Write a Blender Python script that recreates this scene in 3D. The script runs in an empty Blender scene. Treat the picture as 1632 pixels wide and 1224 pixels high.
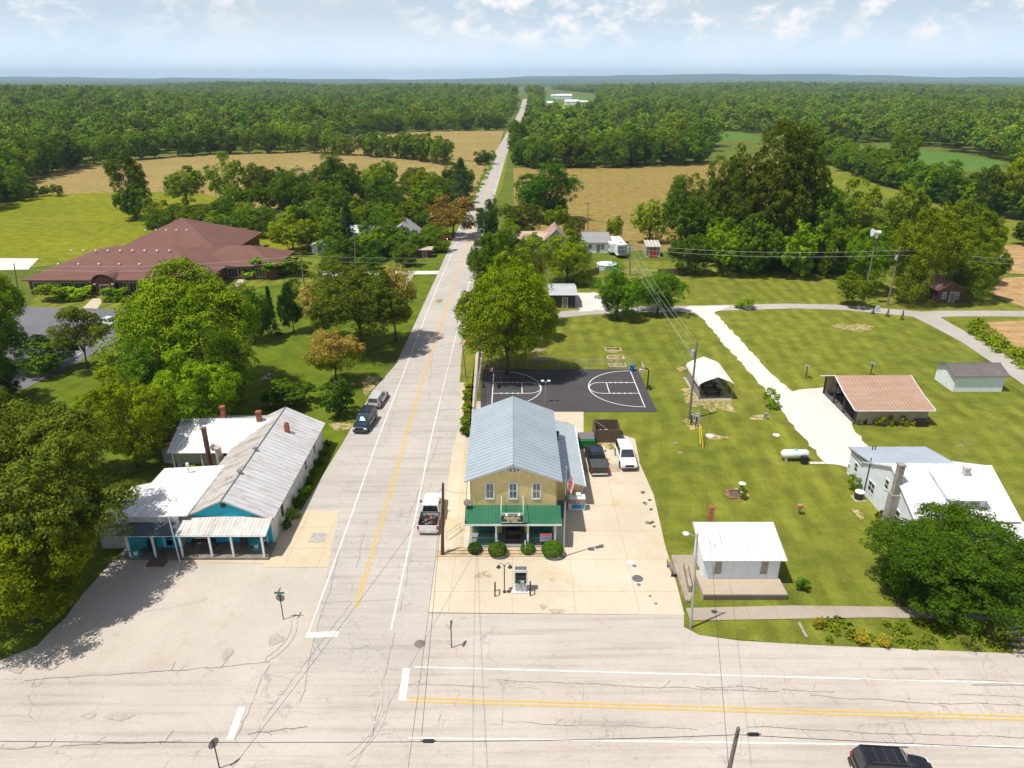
import bpy, math, random
import numpy as np
from mathutils import Vector, Matrix
R = math.radians
random.seed(7)
S = bpy.context.scene
C = S.collection

# ------------------------------------------------------------------ camera, world, sun
F, CX, CY = 1132.0, 816.0, 612.0
PITCH = math.atan((612 - 126) / F)
cp, sp = math.cos(PITCH), math.sin(PITCH)
CAMZ = 40.0
cd = bpy.data.cameras.new('camera'); cam = bpy.data.objects.new('camera', cd); C.objects.link(cam)
cam.location = (0, 0, CAMZ); cam.rotation_euler = (math.pi / 2 - PITCH, 0, 0)
cd.sensor_width = 36.0; cd.lens = F / 1632 * 36.0
cd.clip_start = 0.5; cd.clip_end = 60000
S.camera = cam

SUN_EL = 66.0
SUN_TO = Vector((-1.0, -0.48, 0)).normalized()          # horizontal direction towards the sun
world = bpy.data.worlds.new('World'); S.world = world; world.use_nodes = True
wt = world.node_tree; wn = wt.nodes; wl = wt.links; wn.clear()
wo = wn.new('ShaderNodeOutputWorld'); bg = wn.new('ShaderNodeBackground')
sky = wn.new('ShaderNodeTexSky'); sky.sky_type = 'NISHITA'; sky.sun_disc = False
sky.sun_elevation = R(SUN_EL); sky.sun_rotation = math.atan2(SUN_TO.x, SUN_TO.y)
sky.air_density = 1.0; sky.dust_density = 1.6; sky.ozone_density = 2.2; sky.altitude = 150
bg.inputs[1].default_value = 0.083
# thin summer haze veil, strongest near the horizon, and small broken cumulus, all in the sky's own directions
tc = wn.new('ShaderNodeTexCoord')
sepd = wn.new('ShaderNodeSeparateXYZ'); wl.new(tc.outputs['Generated'], sepd.inputs[0])
scl = wn.new('ShaderNodeVectorMath'); scl.operation = 'MULTIPLY'; scl.inputs[1].default_value = (1.0, 1.0, 1.7); wl.new(tc.outputs['Generated'], scl.inputs[0])
def wnoise(sc, det, rough, off, dist=0.0):
    n = wn.new('ShaderNodeTexNoise'); n.inputs['Scale'].default_value = sc; n.inputs['Detail'].default_value = det
    n.inputs['Roughness'].default_value = rough; n.inputs['Distortion'].default_value = dist
    a = wn.new('ShaderNodeVectorMath'); a.operation = 'ADD'; a.inputs[1].default_value = off
    wl.new(scl.outputs[0], a.inputs[0]); wl.new(a.outputs[0], n.inputs['Vector']); return n
def wramp(src, a, b, c=0.0, d=1.0):
    m = wn.new('ShaderNodeMapRange'); m.inputs[1].default_value = a; m.inputs[2].default_value = b
    m.inputs[3].default_value = c; m.inputs[4].default_value = d
    m.interpolation_type = 'SMOOTHSTEP'; wl.new(src, m.inputs[0]); return m
def wmul(a, b):
    m = wn.new('ShaderNodeMath'); m.operation = 'MULTIPLY'; wl.new(a, m.inputs[0])
    if isinstance(b, float): m.inputs[1].default_value = b
    else: wl.new(b, m.inputs[1])
    return m.outputs[0]
n1 = wnoise(19.0, 10, 0.58, (3.1, 1.7, 0.4), 0.2); r1 = wramp(n1.outputs[0], 0.47, 0.66)
n3 = wnoise(3.0, 4, 0.5, (1.3, 5.7, 2.4)); r3 = wramp(n3.outputs[0], 0.30, 0.52)
n2 = wnoise(5.0, 7, 0.6, (8.1, 2.7, 4.4)); r2 = wramp(n2.outputs[0], 0.35, 0.7)
elev = wramp(sepd.outputs[2], 0.024, 0.055)
cumf = wmul(wmul(wmul(r1.outputs[0], r3.outputs[0]), elev.outputs[0]), 0.92)
low = wramp(sepd.outputs[2], 0.08, 0.26, 0.96, 0.05)
mixv = wn.new('ShaderNodeMix'); mixv.data_type = 'RGBA'; wl.new(low.outputs[0], mixv.inputs[0]); wl.new(sky.outputs[0], mixv.inputs[6])
veilc = wn.new('ShaderNodeMix'); veilc.data_type = 'RGBA'; wl.new(r2.outputs[0], veilc.inputs[0])
veilc.inputs[6].default_value = (6.9, 8.5, 9.9, 1); veilc.inputs[7].default_value = (8.0, 9.1, 10.0, 1); wl.new(veilc.outputs[2], mixv.inputs[7])
hb_ = wramp(sepd.outputs[2], 0.0, 0.085, 1.55, 1.0); vb_ = wn.new('ShaderNodeVectorMath'); vb_.operation = 'SCALE'; wl.new(mixv.outputs[2], vb_.inputs[0]); wl.new(hb_.outputs[0], vb_.inputs['Scale'])
mixc = wn.new('ShaderNodeMix'); mixc.data_type = 'RGBA'; wl.new(cumf, mixc.inputs[0]); wl.new(vb_.outputs[0], mixc.inputs[6])
mixc.inputs[7].default_value = (13.0, 12.6, 12.5, 1)
wl.new(mixc.outputs[2], bg.inputs[0]); wl.new(bg.outputs[0], wo.inputs[0])

sl = bpy.data.lights.new('sun', 'SUN'); sl.energy = 5.0; sl.angle = R(0.5); sl.color = (1.0, 0.955, 0.88)
sun = bpy.data.objects.new('sun', sl); C.objects.link(sun)
sd = Vector((SUN_TO.x * math.cos(R(SUN_EL)), SUN_TO.y * math.cos(R(SUN_EL)), math.sin(R(SUN_EL))))
sun.rotation_euler = sd.to_track_quat('Z', 'Y').to_euler(); sun.location = sd * 200
vs = S.view_settings; vs.view_transform = 'Standard'; vs.look = 'None'; vs.exposure = 0.06; vs.gamma = 1.0; vs.use_curve_mapping = False
S.display_settings.display_device = 'sRGB'
cy = S.cycles
cy.max_bounces = 6; cy.diffuse_bounces = 2; cy.glossy_bounces = 2; cy.transmission_bounces = 3
cy.transparent_max_bounces = 4; cy.volume_bounces = 0; cy.use_denoising = True

# ------------------------------------------------------------------ pixel <-> ground
def ray(x, y):
    u = (x - CX) / F; v = -(y - CY) / F
    return Vector((u, cp + v * sp, -sp + v * cp))
def G(x, y, z=0.0):
    r = ray(x, y); t = (z - CAMZ) / r.z
    return Vector((r.x * t, r.y * t, z))
def WY(x, y, Y):                                    # the point over world Y seen at this pixel
    r = ray(x, y); t = Y / r.y
    return Vector((r.x * t, Y, CAMZ + r.z * t))
def PX(X, Y, Z):
    Z = Z - CAMZ; d = Y * cp - Z * sp; v = Y * sp + Z * cp
    return CX + F * X / d, CY - F * v / d, d
def depth(y): return CAMZ * F / (cp * (y - 126.0))

# ------------------------------------------------------------------ mesh builder
class MB:
    def __init__(s): s.v = []; s.f = []; s.m = []; s.M = Matrix.Identity(4)
    def at(s, x=0, y=0, z=0, rz=0.0, rx=0.0): s.M = Matrix.Translation((x, y, z)) @ Matrix.Rotation(rz, 4, 'Z') @ Matrix.Rotation(rx, 4, 'X'); return s
    def add(s, vs, fs, mi=0):
        b = len(s.v); s.v += [tuple(s.M @ Vector(p)) for p in vs]
        s.f += [tuple(b + i for i in f) for f in fs]; s.m += [mi] * len(fs); return s
    def box(s, x0, x1, y0, y1, z0, z1, mi=0):
        return s.hexa([(x0, y0, z0), (x1, y0, z0), (x1, y1, z0), (x0, y1, z0), (x0, y0, z1), (x1, y0, z1), (x1, y1, z1), (x0, y1, z1)], mi)
    def hexa(s, p, mi=0):
        return s.add(p, [(3, 2, 1, 0), (4, 5, 6, 7), (0, 1, 5, 4), (1, 2, 6, 5), (2, 3, 7, 6), (3, 0, 4, 7)], mi)
    def prism(s, poly, z0, z1, mi=0):
        n = len(poly); vs = [(p[0], p[1], z0) for p in poly] + [(p[0], p[1], z1) for p in poly]
        return s.add(vs, [tuple(range(n - 1, -1, -1)), tuple(range(n, 2 * n))] + [(i, (i + 1) % n, n + (i + 1) % n, n + i) for i in range(n)], mi)
    def extr(s, poly, d, mi=0):                       # 3-D polygon extruded along d
        n = len(poly); d = Vector(d); vs = [tuple(Vector(p)) for p in poly] + [tuple(Vector(p) + d) for p in poly]
        return s.add(vs, [tuple(range(n - 1, -1, -1)), tuple(range(n, 2 * n))] + [(i, (i + 1) % n, n + (i + 1) % n, n + i) for i in range(n)], mi)
    def sheet(s, poly, z=0.0, mi=0):
        return s.add([(p[0], p[1], z) for p in poly], [tuple(range(len(poly)))], mi)
    def ring(s, rings, mi=0, cap=True, closed=False):
        n = len(rings[0]); vs = [tuple(p) for r in rings for p in r]; fs = []
        for k in range(len(rings) - 1):
            for i in range(n): fs.append((k * n + i, k * n + (i + 1) % n, (k + 1) * n + (i + 1) % n, (k + 1) * n + i))
        if cap: fs.append(tuple(range(n - 1, -1, -1))); fs.append(tuple((len(rings) - 1) * n + i for i in range(n)))
        return s.add(vs, fs, mi)
    def lathe(s, prof, n=12, x=0, y=0, mi=0):          # prof: (r, z)
        return s.ring([[(x + r * math.cos(2 * math.pi * i / n), y + r * math.sin(2 * math.pi * i / n), z) for i in range(n)] for r, z in prof], mi)
    def cyl(s, x, y, z0, z1, r, n=10, r2=None, mi=0): return s.lathe([(r, z0), (r if r2 is None else r2, z1)], n, x, y, mi)
    def tube(s, pts, r, n=6, mi=0, r2=None):
        pts = [Vector(p) for p in pts]; rings = []; N = len(pts)
        for k, p in enumerate(pts):
            t = (pts[min(k + 1, N - 1)] - pts[max(k - 1, 0)]).normalized()
            a = Vector((0, 0, 1)) if abs(t.z) < 0.9 else Vector((1, 0, 0))
            u = t.cross(a).normalized(); w = t.cross(u)
            q = r if r2 is None else r + (r2 - r) * k / max(1, N - 1)
            rings.append([p + (u * math.cos(2 * math.pi * i / n) - w * math.sin(2 * math.pi * i / n)) * q for i in range(n)])
        return s.ring(rings, mi)
    def strip(s, pts, w, z, mi=0):                     # flat band along a ground path
        pts = [Vector((p[0], p[1])) for p in pts]; L = []; N = len(pts)
        for k, p in enumerate(pts):
            t = (pts[min(k + 1, N - 1)] - pts[max(k - 1, 0)]).normalized(); nn = Vector((-t.y, t.x))
            ww = w[k] if isinstance(w, (list, tuple)) else w
            L.append((p + nn * ww / 2, p - nn * ww / 2))
        for a, b in zip(L, L[1:]): s.add([(a[1].x, a[1].y, z), (b[1].x, b[1].y, z), (b[0].x, b[0].y, z), (a[0].x, a[0].y, z)], [(0, 1, 2, 3)], mi)
        return s
    def sphere(s, c, r, n=10, m=6, mi=0, sq=1.0):
        return s.lathe_at(c, [(max(1e-3, r * math.sin(math.pi * k / m)), -r * sq * math.cos(math.pi * k / m)) for k in range(m + 1)], n, mi)
    def lathe_at(s, c, prof, n, mi=0):
        return s.ring([[(c[0] + q * math.cos(2 * math.pi * i / n), c[1] + q * math.sin(2 * math.pi * i / n), c[2] + z) for i in range(n)] for q, z in prof], mi)
    def build(s, name, mats, parent=None, smooth=False, bevel=0.0, **kw):
        me = bpy.data.meshes.new(name); me.from_pydata(s.v, [], s.f)
        if not isinstance(mats, (list, tuple)): mats = [mats]
        for m in mats: me.materials.append(m)
        if len(mats) > 1: me.polygons.foreach_set('material_index', s.m)
        if smooth: me.polygons.foreach_set('use_smooth', [True] * len(me.polygons))
        me.update()
        o = bpy.data.objects.new(name, me); C.objects.link(o)
        if parent is not None: o.parent = parent
        if bevel:
            b = o.modifiers.new('bevel', 'BEVEL'); b.width = bevel; b.segments = 2; b.limit_method = 'ANGLE'
        for k, v in kw.items(): o[k] = v
        return o

def thing(name, label, cat, loc=(0, 0, 0), rz=0.0, group=None, kind=None):
    o = bpy.data.objects.new(name, None); C.objects.link(o); o.empty_display_size = 0.3
    o.location = loc; o.rotation_euler = (0, 0, rz); o['label'] = label; o['category'] = cat
    if group: o['group'] = group
    if kind: o['kind'] = kind
    return o
def tag(o, label, cat, group=None, kind=None):
    o['label'] = label; o['category'] = cat
    if group: o['group'] = group
    if kind: o['kind'] = kind
    return o
def kids(o): return [c for c in bpy.data.objects if c.parent == o]
def dup(o, loc=None, rz=None, label=None, scale=None, color=None, parent=None, ch=None):
    c = o.copy(); C.objects.link(c)
    if parent is not None: c.parent = parent
    if loc is not None: c.location = loc
    if rz is not None: c.rotation_euler = (0, 0, rz)
    if label: c['label'] = label
    if scale is not None: c.scale = scale
    for k in (ch if ch is not None else kids(o)):
        if k.parent != o: continue
        d = dup(k, parent=c)
        if color is not None: d.color = color
    return c

# ------------------------------------------------------------------ materials
def newmat(name):
    m = bpy.data.materials.new(name); m.use_nodes = True; t = m.node_tree
    return m, t.nodes, t.links, t.nodes['Principled BSDF']
def noise(n, l, vec, sc, det=4, rough=0.55, dist=0.0):
    x = n.new('ShaderNodeTexNoise'); x.inputs['Scale'].default_value = sc; x.inputs['Detail'].default_value = det
    x.inputs['Roughness'].default_value = rough; x.inputs['Distortion'].default_value = dist
    if vec is not None: l.new(vec, x.inputs['Vector'])
    return x.outputs[0]
def rng(n, l, src, a, b, c=0.0, d=1.0, smooth=True):
    x = n.new('ShaderNodeMapRange'); x.inputs[1].default_value = a; x.inputs[2].default_value = b
    x.inputs[3].default_value = c; x.inputs[4].default_value = d
    if smooth: x.interpolation_type = 'SMOOTHSTEP'
    l.new(src, x.inputs[0]); return x.outputs[0]
def mix(n, l, fac, a, b, mode='MIX'):
    x = n.new('ShaderNodeMix'); x.data_type = 'RGBA'; x.blend_type = mode
    if isinstance(fac, (int, float)): x.inputs[0].default_value = fac
    else: l.new(fac, x.inputs[0])
    for k, q in ((6, a), (7, b)):
        if isinstance(q, (tuple, list)): x.inputs[k].default_value = (*q[:3], 1)
        else: l.new(q, x.inputs[k])
    return x.outputs[2]
def math2(n, l, op, a, b=None):
    x = n.new('ShaderNodeMath'); x.operation = op
    for k, q in ((0, a), (1, b)):
        if q is None: continue
        if isinstance(q, (int, float)): x.inputs[k].default_value = q
        else: l.new(q, x.inputs[k])
    return x.outputs[0]
def pos(n, l, rz=0.0, sc=(1, 1, 1), obj=False):
    if obj: t = n.new('ShaderNodeTexCoord'); v = t.outputs['Object']
    else: t = n.new('ShaderNodeNewGeometry'); v = t.outputs['Position']
    m = n.new('ShaderNodeMapping'); m.inputs['Rotation'].default_value = (0, 0, rz); m.inputs['Scale'].default_value = sc
    l.new(v, m.inputs[0]); return m.outputs[0]
def bump(n, l, b, h, dist=0.02, st=0.5):
    x = n.new('ShaderNodeBump'); x.inputs['Strength'].default_value = st; x.inputs['Distance'].default_value = dist
    l.new(h, x.inputs['Height']); l.new(x.outputs[0], b.inputs['Normal'])
def spec(b, rough, sp_=0.3, metal=0.0):
    b.inputs['Roughness'].default_value = rough; b.inputs['Specular IOR Level'].default_value = sp_; b.inputs['Metallic'].default_value = metal

_pc = {}
def paint(name, col, rough=0.5, metal=0.0, var=0.12, sc=1.5, dirt=None, amt=0.3, coat=0.0, spl=0.4):
    if name in _pc: return _pc[name]
    m, n, l, b = newmat(name); p = pos(n, l, obj=True)
    f = rng(n, l, noise(n, l, p, sc, 6, 0.6), 0.3, 0.7)
    c = mix(n, l, f, tuple(x * (1 - var) for x in col), tuple(min(1, x * (1 + var)) for x in col))
    if dirt:
        g = rng(n, l, noise(n, l, pos(n, l, sc=(1, 1, 0.35), obj=True), sc * 2.3, 8, 0.65), 0.52, 0.75, 0, amt)
        c = mix(n, l, g, c, dirt)
    l.new(c, b.inputs['Base Color']); spec(b, rough, spl, metal); b.inputs['Coat Weight'].default_value = coat; b.inputs['Coat Roughness'].default_value = 0.05
    _pc[name] = m; return m

def grass_mat(name, ca, cb_, dry, stripes=None, dryamt=0.5, far=False):
    m, n, l, b = newmat(name); p = pos(n, l)
    big = rng(n, l, noise(n, l, p, 0.035, 4, 0.6), 0.3, 0.7)
    med = rng(n, l, noise(n, l, p, 0.35, 5, 0.65), 0.3, 0.72)
    fine = noise(n, l, p, 7.0, 3, 0.7)
    c = mix(n, l, big, ca, cb_)
    c = mix(n, l, math2(n, l, 'MULTIPLY', rng(n, l, noise(n, l, p, 0.09, 5, 0.62, 0.6), 0.5, 0.74), dryamt), c, dry)
    c = mix(n, l, 0.45, c, mix(n, l, med, tuple(x * 0.62 for x in ca), tuple(x * 1.32 for x in cb_)))
    if stripes:
        for k, (ang, wdt, st) in enumerate(stripes):
            w = n.new('ShaderNodeTexWave'); w.bands_direction = 'Y'; w.inputs['Scale'].default_value = 1.0 / wdt * 0.314; w.inputs['Distortion'].default_value = 1.5
            w.inputs['Detail'].default_value = 2; w.inputs['Detail Scale'].default_value = 0.3
            l.new(pos(n, l, rz=-ang), w.inputs['Vector'])
            g = rng(n, l, w.outputs[0], 0.2, 0.8, 1 - st, 1 + st)
            msk = rng(n, l, noise(n, l, p, 0.05 + 0.02 * k, 2), 0.35, 0.6)
            x = n.new('ShaderNodeVectorMath'); x.operation = 'SCALE'; l.new(c, x.inputs[0]); l.new(g, x.inputs['Scale'])
            c = mix(n, l, msk, c, x.outputs[0])
    x = n.new('ShaderNodeVectorMath'); x.operation = 'SCALE'; l.new(c, x.inputs[0]); l.new(rng(n, l, fine, 0.25, 0.75, 0.74, 1.24), x.inputs['Scale'])
    l.new(x.outputs[0], b.inputs['Base Color']); spec(b, 0.95, 0.08)
    bump(n, l, b, math2(n, l, 'ADD', fine, math2(n, l, 'MULTIPLY', noise(n, l, p, 1.6, 4), 1.5)), 0.12, 0.55)
    return m

def pave_mat(name, ca, cb_, stain=(0.12, 0.1, 0.08), samt=0.35, cracks=0.0, csc=0.35, joints=None, rust=None, streak=None):
    m, n, l, b = newmat(name); p = pos(n, l)
    c = mix(n, l, rng(n, l, noise(n, l, p, 0.11, 6, 0.6), 0.3, 0.7), ca, cb_)
    c = mix(n, l, rng(n, l, noise(n, l, p, 0.55, 8, 0.68, 0.4), 0.56, 0.80, 0, samt), c, stain)
    if rust: c = mix(n, l, rng(n, l, noise(n, l, p, 0.23, 6, 0.6, 0.5), 0.54, 0.74, 0, 0.7), c, rust)
    if streak:
        c = mix(n, l, rng(n, l, noise(n, l, pos(n, l, rz=streak, sc=(0.05, 1.0, 1)), 1.5, 6, 0.65), 0.45, 0.75, 0, 0.30), c, stain)
    if cracks:
        v = n.new('ShaderNodeTexVoronoi'); v.feature = 'DISTANCE_TO_EDGE'; v.inputs['Scale'].default_value = csc
        ad_ = n.new('ShaderNodeVectorMath'); ad_.operation = 'MULTIPLY_ADD'
        nn = n.new('ShaderNodeTexNoise'); nn.inputs['Scale'].default_value = 1.1; nn.inputs['Detail'].default_value = 5; l.new(p, nn.inputs['Vector'])
        l.new(nn.outputs['Color'], ad_.inputs[0]); ad_.inputs[1].default_value = (1.6, 1.6, 0); l.new(p, ad_.inputs[2]); l.new(ad_.outputs[0], v.inputs['Vector'])
        g = math2(n, l, 'MULTIPLY', rng(n, l, v.outputs[0], 0.004, 0.016, 1, 0), rng(n, l, noise(n, l, p, 0.16, 3), 0.46, 0.60, 0, cracks))
        c = mix(n, l, g, c, (0.09, 0.08, 0.075))
    if joints:
        jx, jy, rot = joints; q = pos(n, l, rz=rot); s_ = n.new('ShaderNodeSeparateXYZ'); l.new(q, s_.inputs[0])
        for o_, sp__ in ((s_.outputs[0], jx), (s_.outputs[1], jy)):
            f = math2(n, l, 'FRACT', math2(n, l, 'DIVIDE', o_, sp__)); w = 0.05 / sp__
            g = math2(n, l, 'MULTIPLY', math2(n, l, 'LESS_THAN', f, w), 0.38)
            c = mix(n, l, g, c, (0.16, 0.13, 0.1))
            # slabs poured at different times
    fine = noise(n, l, p, 9.0, 4, 0.7)
    x = n.new('ShaderNodeVectorMath'); x.operation = 'SCALE'; l.new(c, x.inputs[0]); l.new(rng(n, l, fine, 0.25, 0.75, 0.90, 1.09), x.inputs['Scale'])
    l.new(x.outputs[0], b.inputs['Base Color']); spec(b, 0.88, 0.22); bump(n, l, b, fine, 0.015, 0.4)
    return m

def leaf_mat(name, base, hi, trans=0.12, hs=0.0):
    # crown colour: tint per tree (object colour and random) and per clump (noise through the crown)
    m, n, l, b = newmat(name); oi = n.new('ShaderNodeObjectInfo'); p = pos(n, l)
    cl = rng(n, l, noise(n, l, p, 0.55, 3, 0.6), 0.32, 0.68)
    lf = rng(n, l, noise(n, l, p, 3.5, 2, 0.6), 0.3, 0.7)
    c = mix(n, l, cl, base, hi)
    c = mix(n, l, math2(n, l, 'MULTIPLY', lf, 0.55), c, tuple(min(1, x * 1.45) for x in hi))
    c = mix(n, l, rng(n, l, noise(n, l, p, 0.014, 4, .65), .36, .64), c, mix(n, l, 1.0, c, (1.38, 1.28, 1.1), 'MULTIPLY'))
    c = mix(n, l, 1.0, c, oi.outputs['Color'], 'MULTIPLY')
    h = n.new('ShaderNodeHueSaturation'); l.new(c, h.inputs['Color'])
    l.new(rng(n, l, oi.outputs['Random'], 0, 1, 0.478, 0.514, False), h.inputs['Hue'])
    rr = math2(n, l, 'FRACT', math2(n, l, 'MULTIPLY', oi.outputs['Random'], 7.31))
    l.new(rng(n, l, rr, 0, 1, 0.66, 1.34, False), h.inputs['Value'])
    d = n.new('ShaderNodeBsdfDiffuse'); t = n.new('ShaderNodeBsdfTranslucent'); g = n.new('ShaderNodeBsdfGlossy'); g.inputs['Roughness'].default_value = 0.5
    l.new(h.outputs[0], d.inputs[0]); tm = mix(n, l, 1.0, h.outputs[0], (1.25, 1.2, 0.4), 'MULTIPLY'); l.new(tm, t.inputs[0])
    ms = n.new('ShaderNodeMixShader'); ms.inputs[0].default_value = trans; l.new(d.outputs[0], ms.inputs[1]); l.new(t.outputs[0], ms.inputs[2])
    m2 = n.new('ShaderNodeMixShader'); m2.inputs[0].default_value = 0.004; l.new(ms.outputs[0], m2.inputs[1]); l.new(g.outputs[0], m2.inputs[2])
    n.remove(b); l.new(m2.outputs[0], n['Material Output'].inputs[0])
    return m

def roof_metal(name, col, stain, samt, rough=0.45, metal=0.25, ax=(1, 1, 1), sc=0.8, thr=0.5):
    m, n, l, b = newmat(name)
    c = mix(n, l, rng(n, l, noise(n, l, pos(n, l, obj=True), 0.4, 4), 0.3, 0.7), tuple(x * 0.92 for x in col), tuple(min(1, x * 1.06) for x in col))
    g = rng(n, l, noise(n, l, pos(n, l, sc=ax, obj=True), sc, 8, 0.7, 0.3), thr, thr + 0.22, 0, samt)
    c = mix(n, l, g, c, stain); l.new(c, b.inputs['Base Color']); spec(b, rough, 0.4, metal); return m
# ------------------------------------------------------------------ ground, roads, fields
YEL = (0.175, 0.205, 0.012)
sd_ang = math.atan2(*(lambda d: (d.y, d.x))(G(1632, 600) - G(1490, 520)))
M_ground = grass_mat('ground_grass', (0.085, 0.12, 0.018), (0.13, 0.16, 0.02), (0.24, 0.2, 0.07))
M_lawn = grass_mat('lawn_grass', (0.122, 0.150, 0.019), (0.192, 0.202, 0.026), (0.26, 0.215, 0.05), [(sd_ang, 3.0, 0.09), (R(78), 2.2, 0.06)], 0.55)
M_lawn2 = grass_mat('green_lawn_grass', (0.085, 0.130, 0.010), (0.125, 0.165, 0.012), (0.26, 0.24, 0.05), [(R(60), 2.5, 0.08)], 0.25)  # grass of the left lawn, a deeper green than the right lawn
M_meadow = grass_mat('meadow_grass', (0.135, 0.165, 0.010), (0.225, 0.225, 0.012), (0.24, 0.215, 0.04), None, 0.5)
M_rough = grass_mat('rough_grass', (0.12, 0.16, 0.015), (0.20, 0.21, 0.02), (0.33, 0.27, 0.09), None, 0.6)
M_stub = grass_mat('stubble', (0.250, 0.185, 0.062), (0.320, 0.240, 0.090), (0.17, 0.185, 0.03), [(R(8), 6.0, 0.10)], 0.45)
M_stub2 = grass_mat('stubble_right', (0.235, 0.170, 0.048), (0.28, 0.205, 0.062), (0.16, 0.190, 0.025), [(R(-20), 5.0, 0.08)], 0.8)
M_crop = grass_mat('crop', (0.075, 0.16, 0.03), (0.10, 0.19, 0.035), (0.13, 0.2, 0.04), [(R(15), 4.0, 0.1)], 0.3)
M_soil = grass_mat('soil', (0.36, 0.23, 0.10), (0.43, 0.285, 0.14), (0.36, 0.24, 0.1), [(R(5), 3.0, 0.06)], 0.4)
M_lot = pave_mat('lot_surface', (0.445, 0.39, 0.33), (0.515, 0.46, 0.395), samt=0.30, rust=(0.40, 0.33, 0.24))
M_road = pave_mat('road_surface', (0.41, 0.375, 0.335), (0.475, 0.435, 0.39), samt=0.28, cracks=0.3, csc=0.42, streak=R(90))
M_cross = pave_mat('cross_road_surface', (0.44, 0.39, 0.34), (0.505, 0.455, 0.40), samt=0.22, cracks=0.28, csc=0.36, streak=R(2))
M_conc = pave_mat('forecourt_concrete', (0.50, 0.43, 0.32), (0.58, 0.51, 0.40), (0.34, 0.25, 0.15), 0.35, joints=(5.2, 4.4, 0.0), rust=(0.52, 0.385, 0.20))
M_pad = pave_mat('pad_concrete', (0.50, 0.415, 0.28), (0.56, 0.475, 0.335), (0.34, 0.26, 0.15), 0.3, joints=(2.9, 3.4, 0.0))
M_walk = pave_mat('walk_concrete', (0.46, 0.39, 0.28), (0.52, 0.45, 0.33), (0.28, 0.22, 0.15), 0.4, joints=(1.6, 1.6, 0.0))
M_walkg = pave_mat('grey_walk_concrete', (0.32, 0.27, 0.21), (0.40, 0.34, 0.27), (0.16, 0.13, 0.1), 0.5, joints=(2.4, 60.0, 0.0))
M_grav = pave_mat('white_gravel', (0.60, 0.55, 0.50), (0.66, 0.61, 0.55), (0.38, 0.32, 0.24), 0.55, rust=(0.52, 0.46, 0.38))
M_lane = pave_mat('lane_surface', (0.36, 0.33, 0.29), (0.42, 0.39, 0.35), (0.24, 0.22, 0.15), 0.4)
M_court = pave_mat('court_asphalt', (0.060, 0.056, 0.060), (0.078, 0.072, 0.074), (0.11, 0.10, 0.09), 0.4)
M_blk = pave_mat('office_lot_asphalt', (0.13, 0.13, 0.14), (0.17, 0.165, 0.17), (0.09, 0.09, 0.09), 0.3, cracks=0.4, csc=0.12)

def poly_px(l): return [tuple(G(*p))[:2] for p in l]
def sheet(name, pts, z, m, px=True):
    mb = MB(); P = poly_px(pts) if px else pts
    a = sum(P[i][0] * P[(i + 1) % len(P)][1] - P[(i + 1) % len(P)][0] * P[i][1] for i in range(len(P)))
    mb.sheet(P if a > 0 else P[::-1], z); return mb.build(name, m, kind='structure')
def rough_edge(pts, step=1.2, amp=0.25, seed=1):       # a ground outline with an uneven edge, as grass meets gravel
    rr = random.Random(seed); P = poly_px(pts); out = []
    for i in range(len(P)):
        a = Vector(P[i]); b = Vector(P[(i + 1) % len(P)]); L = (b - a).length
        if L > 400: out.append(tuple(a)); continue
        k = max(1, int(L / step)); nn = Vector((-(b - a).y, (b - a).x)) / max(L, 1e-6)
        for j in range(k): out.append(tuple(a.lerp(b, j / k) + nn * rr.uniform(-amp, amp)))
    return out

mb = MB(); N = 48
mb.add([(15500 * math.cos(2 * math.pi * i / N), 15500 * math.sin(2 * math.pi * i / N), 0) for i in range(N)], [tuple(range(N))])
mb.build('ground', M_ground, kind='structure')

# fields and lawns, back to front
sheet('meadow', rough_edge([(-600, 308), (0, 310), (130, 308), (240, 306), (330, 310), (420, 335), (500, 390), (470, 418), (300, 400), (60, 425), (-600, 425)], 4, 1.0), 0.03, M_meadow, False)
sheet('stubble_field', [(-200, 330), (40, 283), (130, 262), (240, 250), (350, 244), (470, 241), (560, 241), (640, 246), (700, 252), (786, 262), (772, 300), (762, 345), (600, 345), (400, 335), (300, 312), (130, 309)], 0.02, M_stub)
sheet('upper_stubble_field', [(560, 218), (650, 210.5), (720, 209), (803, 208), (795, 236), (788, 259), (700, 252), (640, 246), (560, 241), (490, 240)], 0.04, M_stub)
sheet('right_stubble_field', [(818, 268), (900, 266), (1000, 262), (1130, 259), (1250, 256), (1270, 330), (1240, 400), (1000, 400), (880, 385), (820, 345)], 0.02, M_stub2)
sheet('field_strip', [(1250, 256), (1300, 254), (1340, 264), (1400, 290), (1500, 322), (1640, 352), (1900, 420), (1750, 440), (1590, 400), (1480, 330), (1380, 310), (1270, 320)], 0.03, M_rough)
sheet('crop_field', [(1380, 232), (1450, 238), (1540, 247), (1605, 260), (1570, 274), (1500, 268), (1430, 255)], 0.03, M_crop)
sheet('sliver_field', [(950, 206), (1060, 207), (1180, 212), (1230, 222), (1140, 222), (960, 216)], 0.03, M_crop)
sheet('far_field', [(868, 153), (950, 153), (945, 161), (930, 166), (868, 164)], 0.3, M_crop)
sheet('far_meadow', [(850, 168), (945, 167), (942, 176), (930, 184), (905, 187), (860, 178)], 0.3, M_meadow)
sheet('soil_field', [(1583, 392), (1760, 388), (1800, 450), (1640, 438), (1590, 434), (1580, 415)], 0.05, M_soil)
sheet('lower_soil_field', [(1600, 443), (1700, 438), (1850, 520), (1700, 505), (1632, 490), (1600, 478), (1576, 466)], 0.05, M_soil)
sheet('garden_soil', [(1553, 515), (1700, 508), (1800, 600), (1640, 562), (1590, 540)], 0.05, M_soil)
sheet('roadside_verge', [(806, 208), (818, 208), (812, 240), (800, 300), (778, 345), (752, 345), (775, 300), (790, 260)], 0.05, M_rough)
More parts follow.
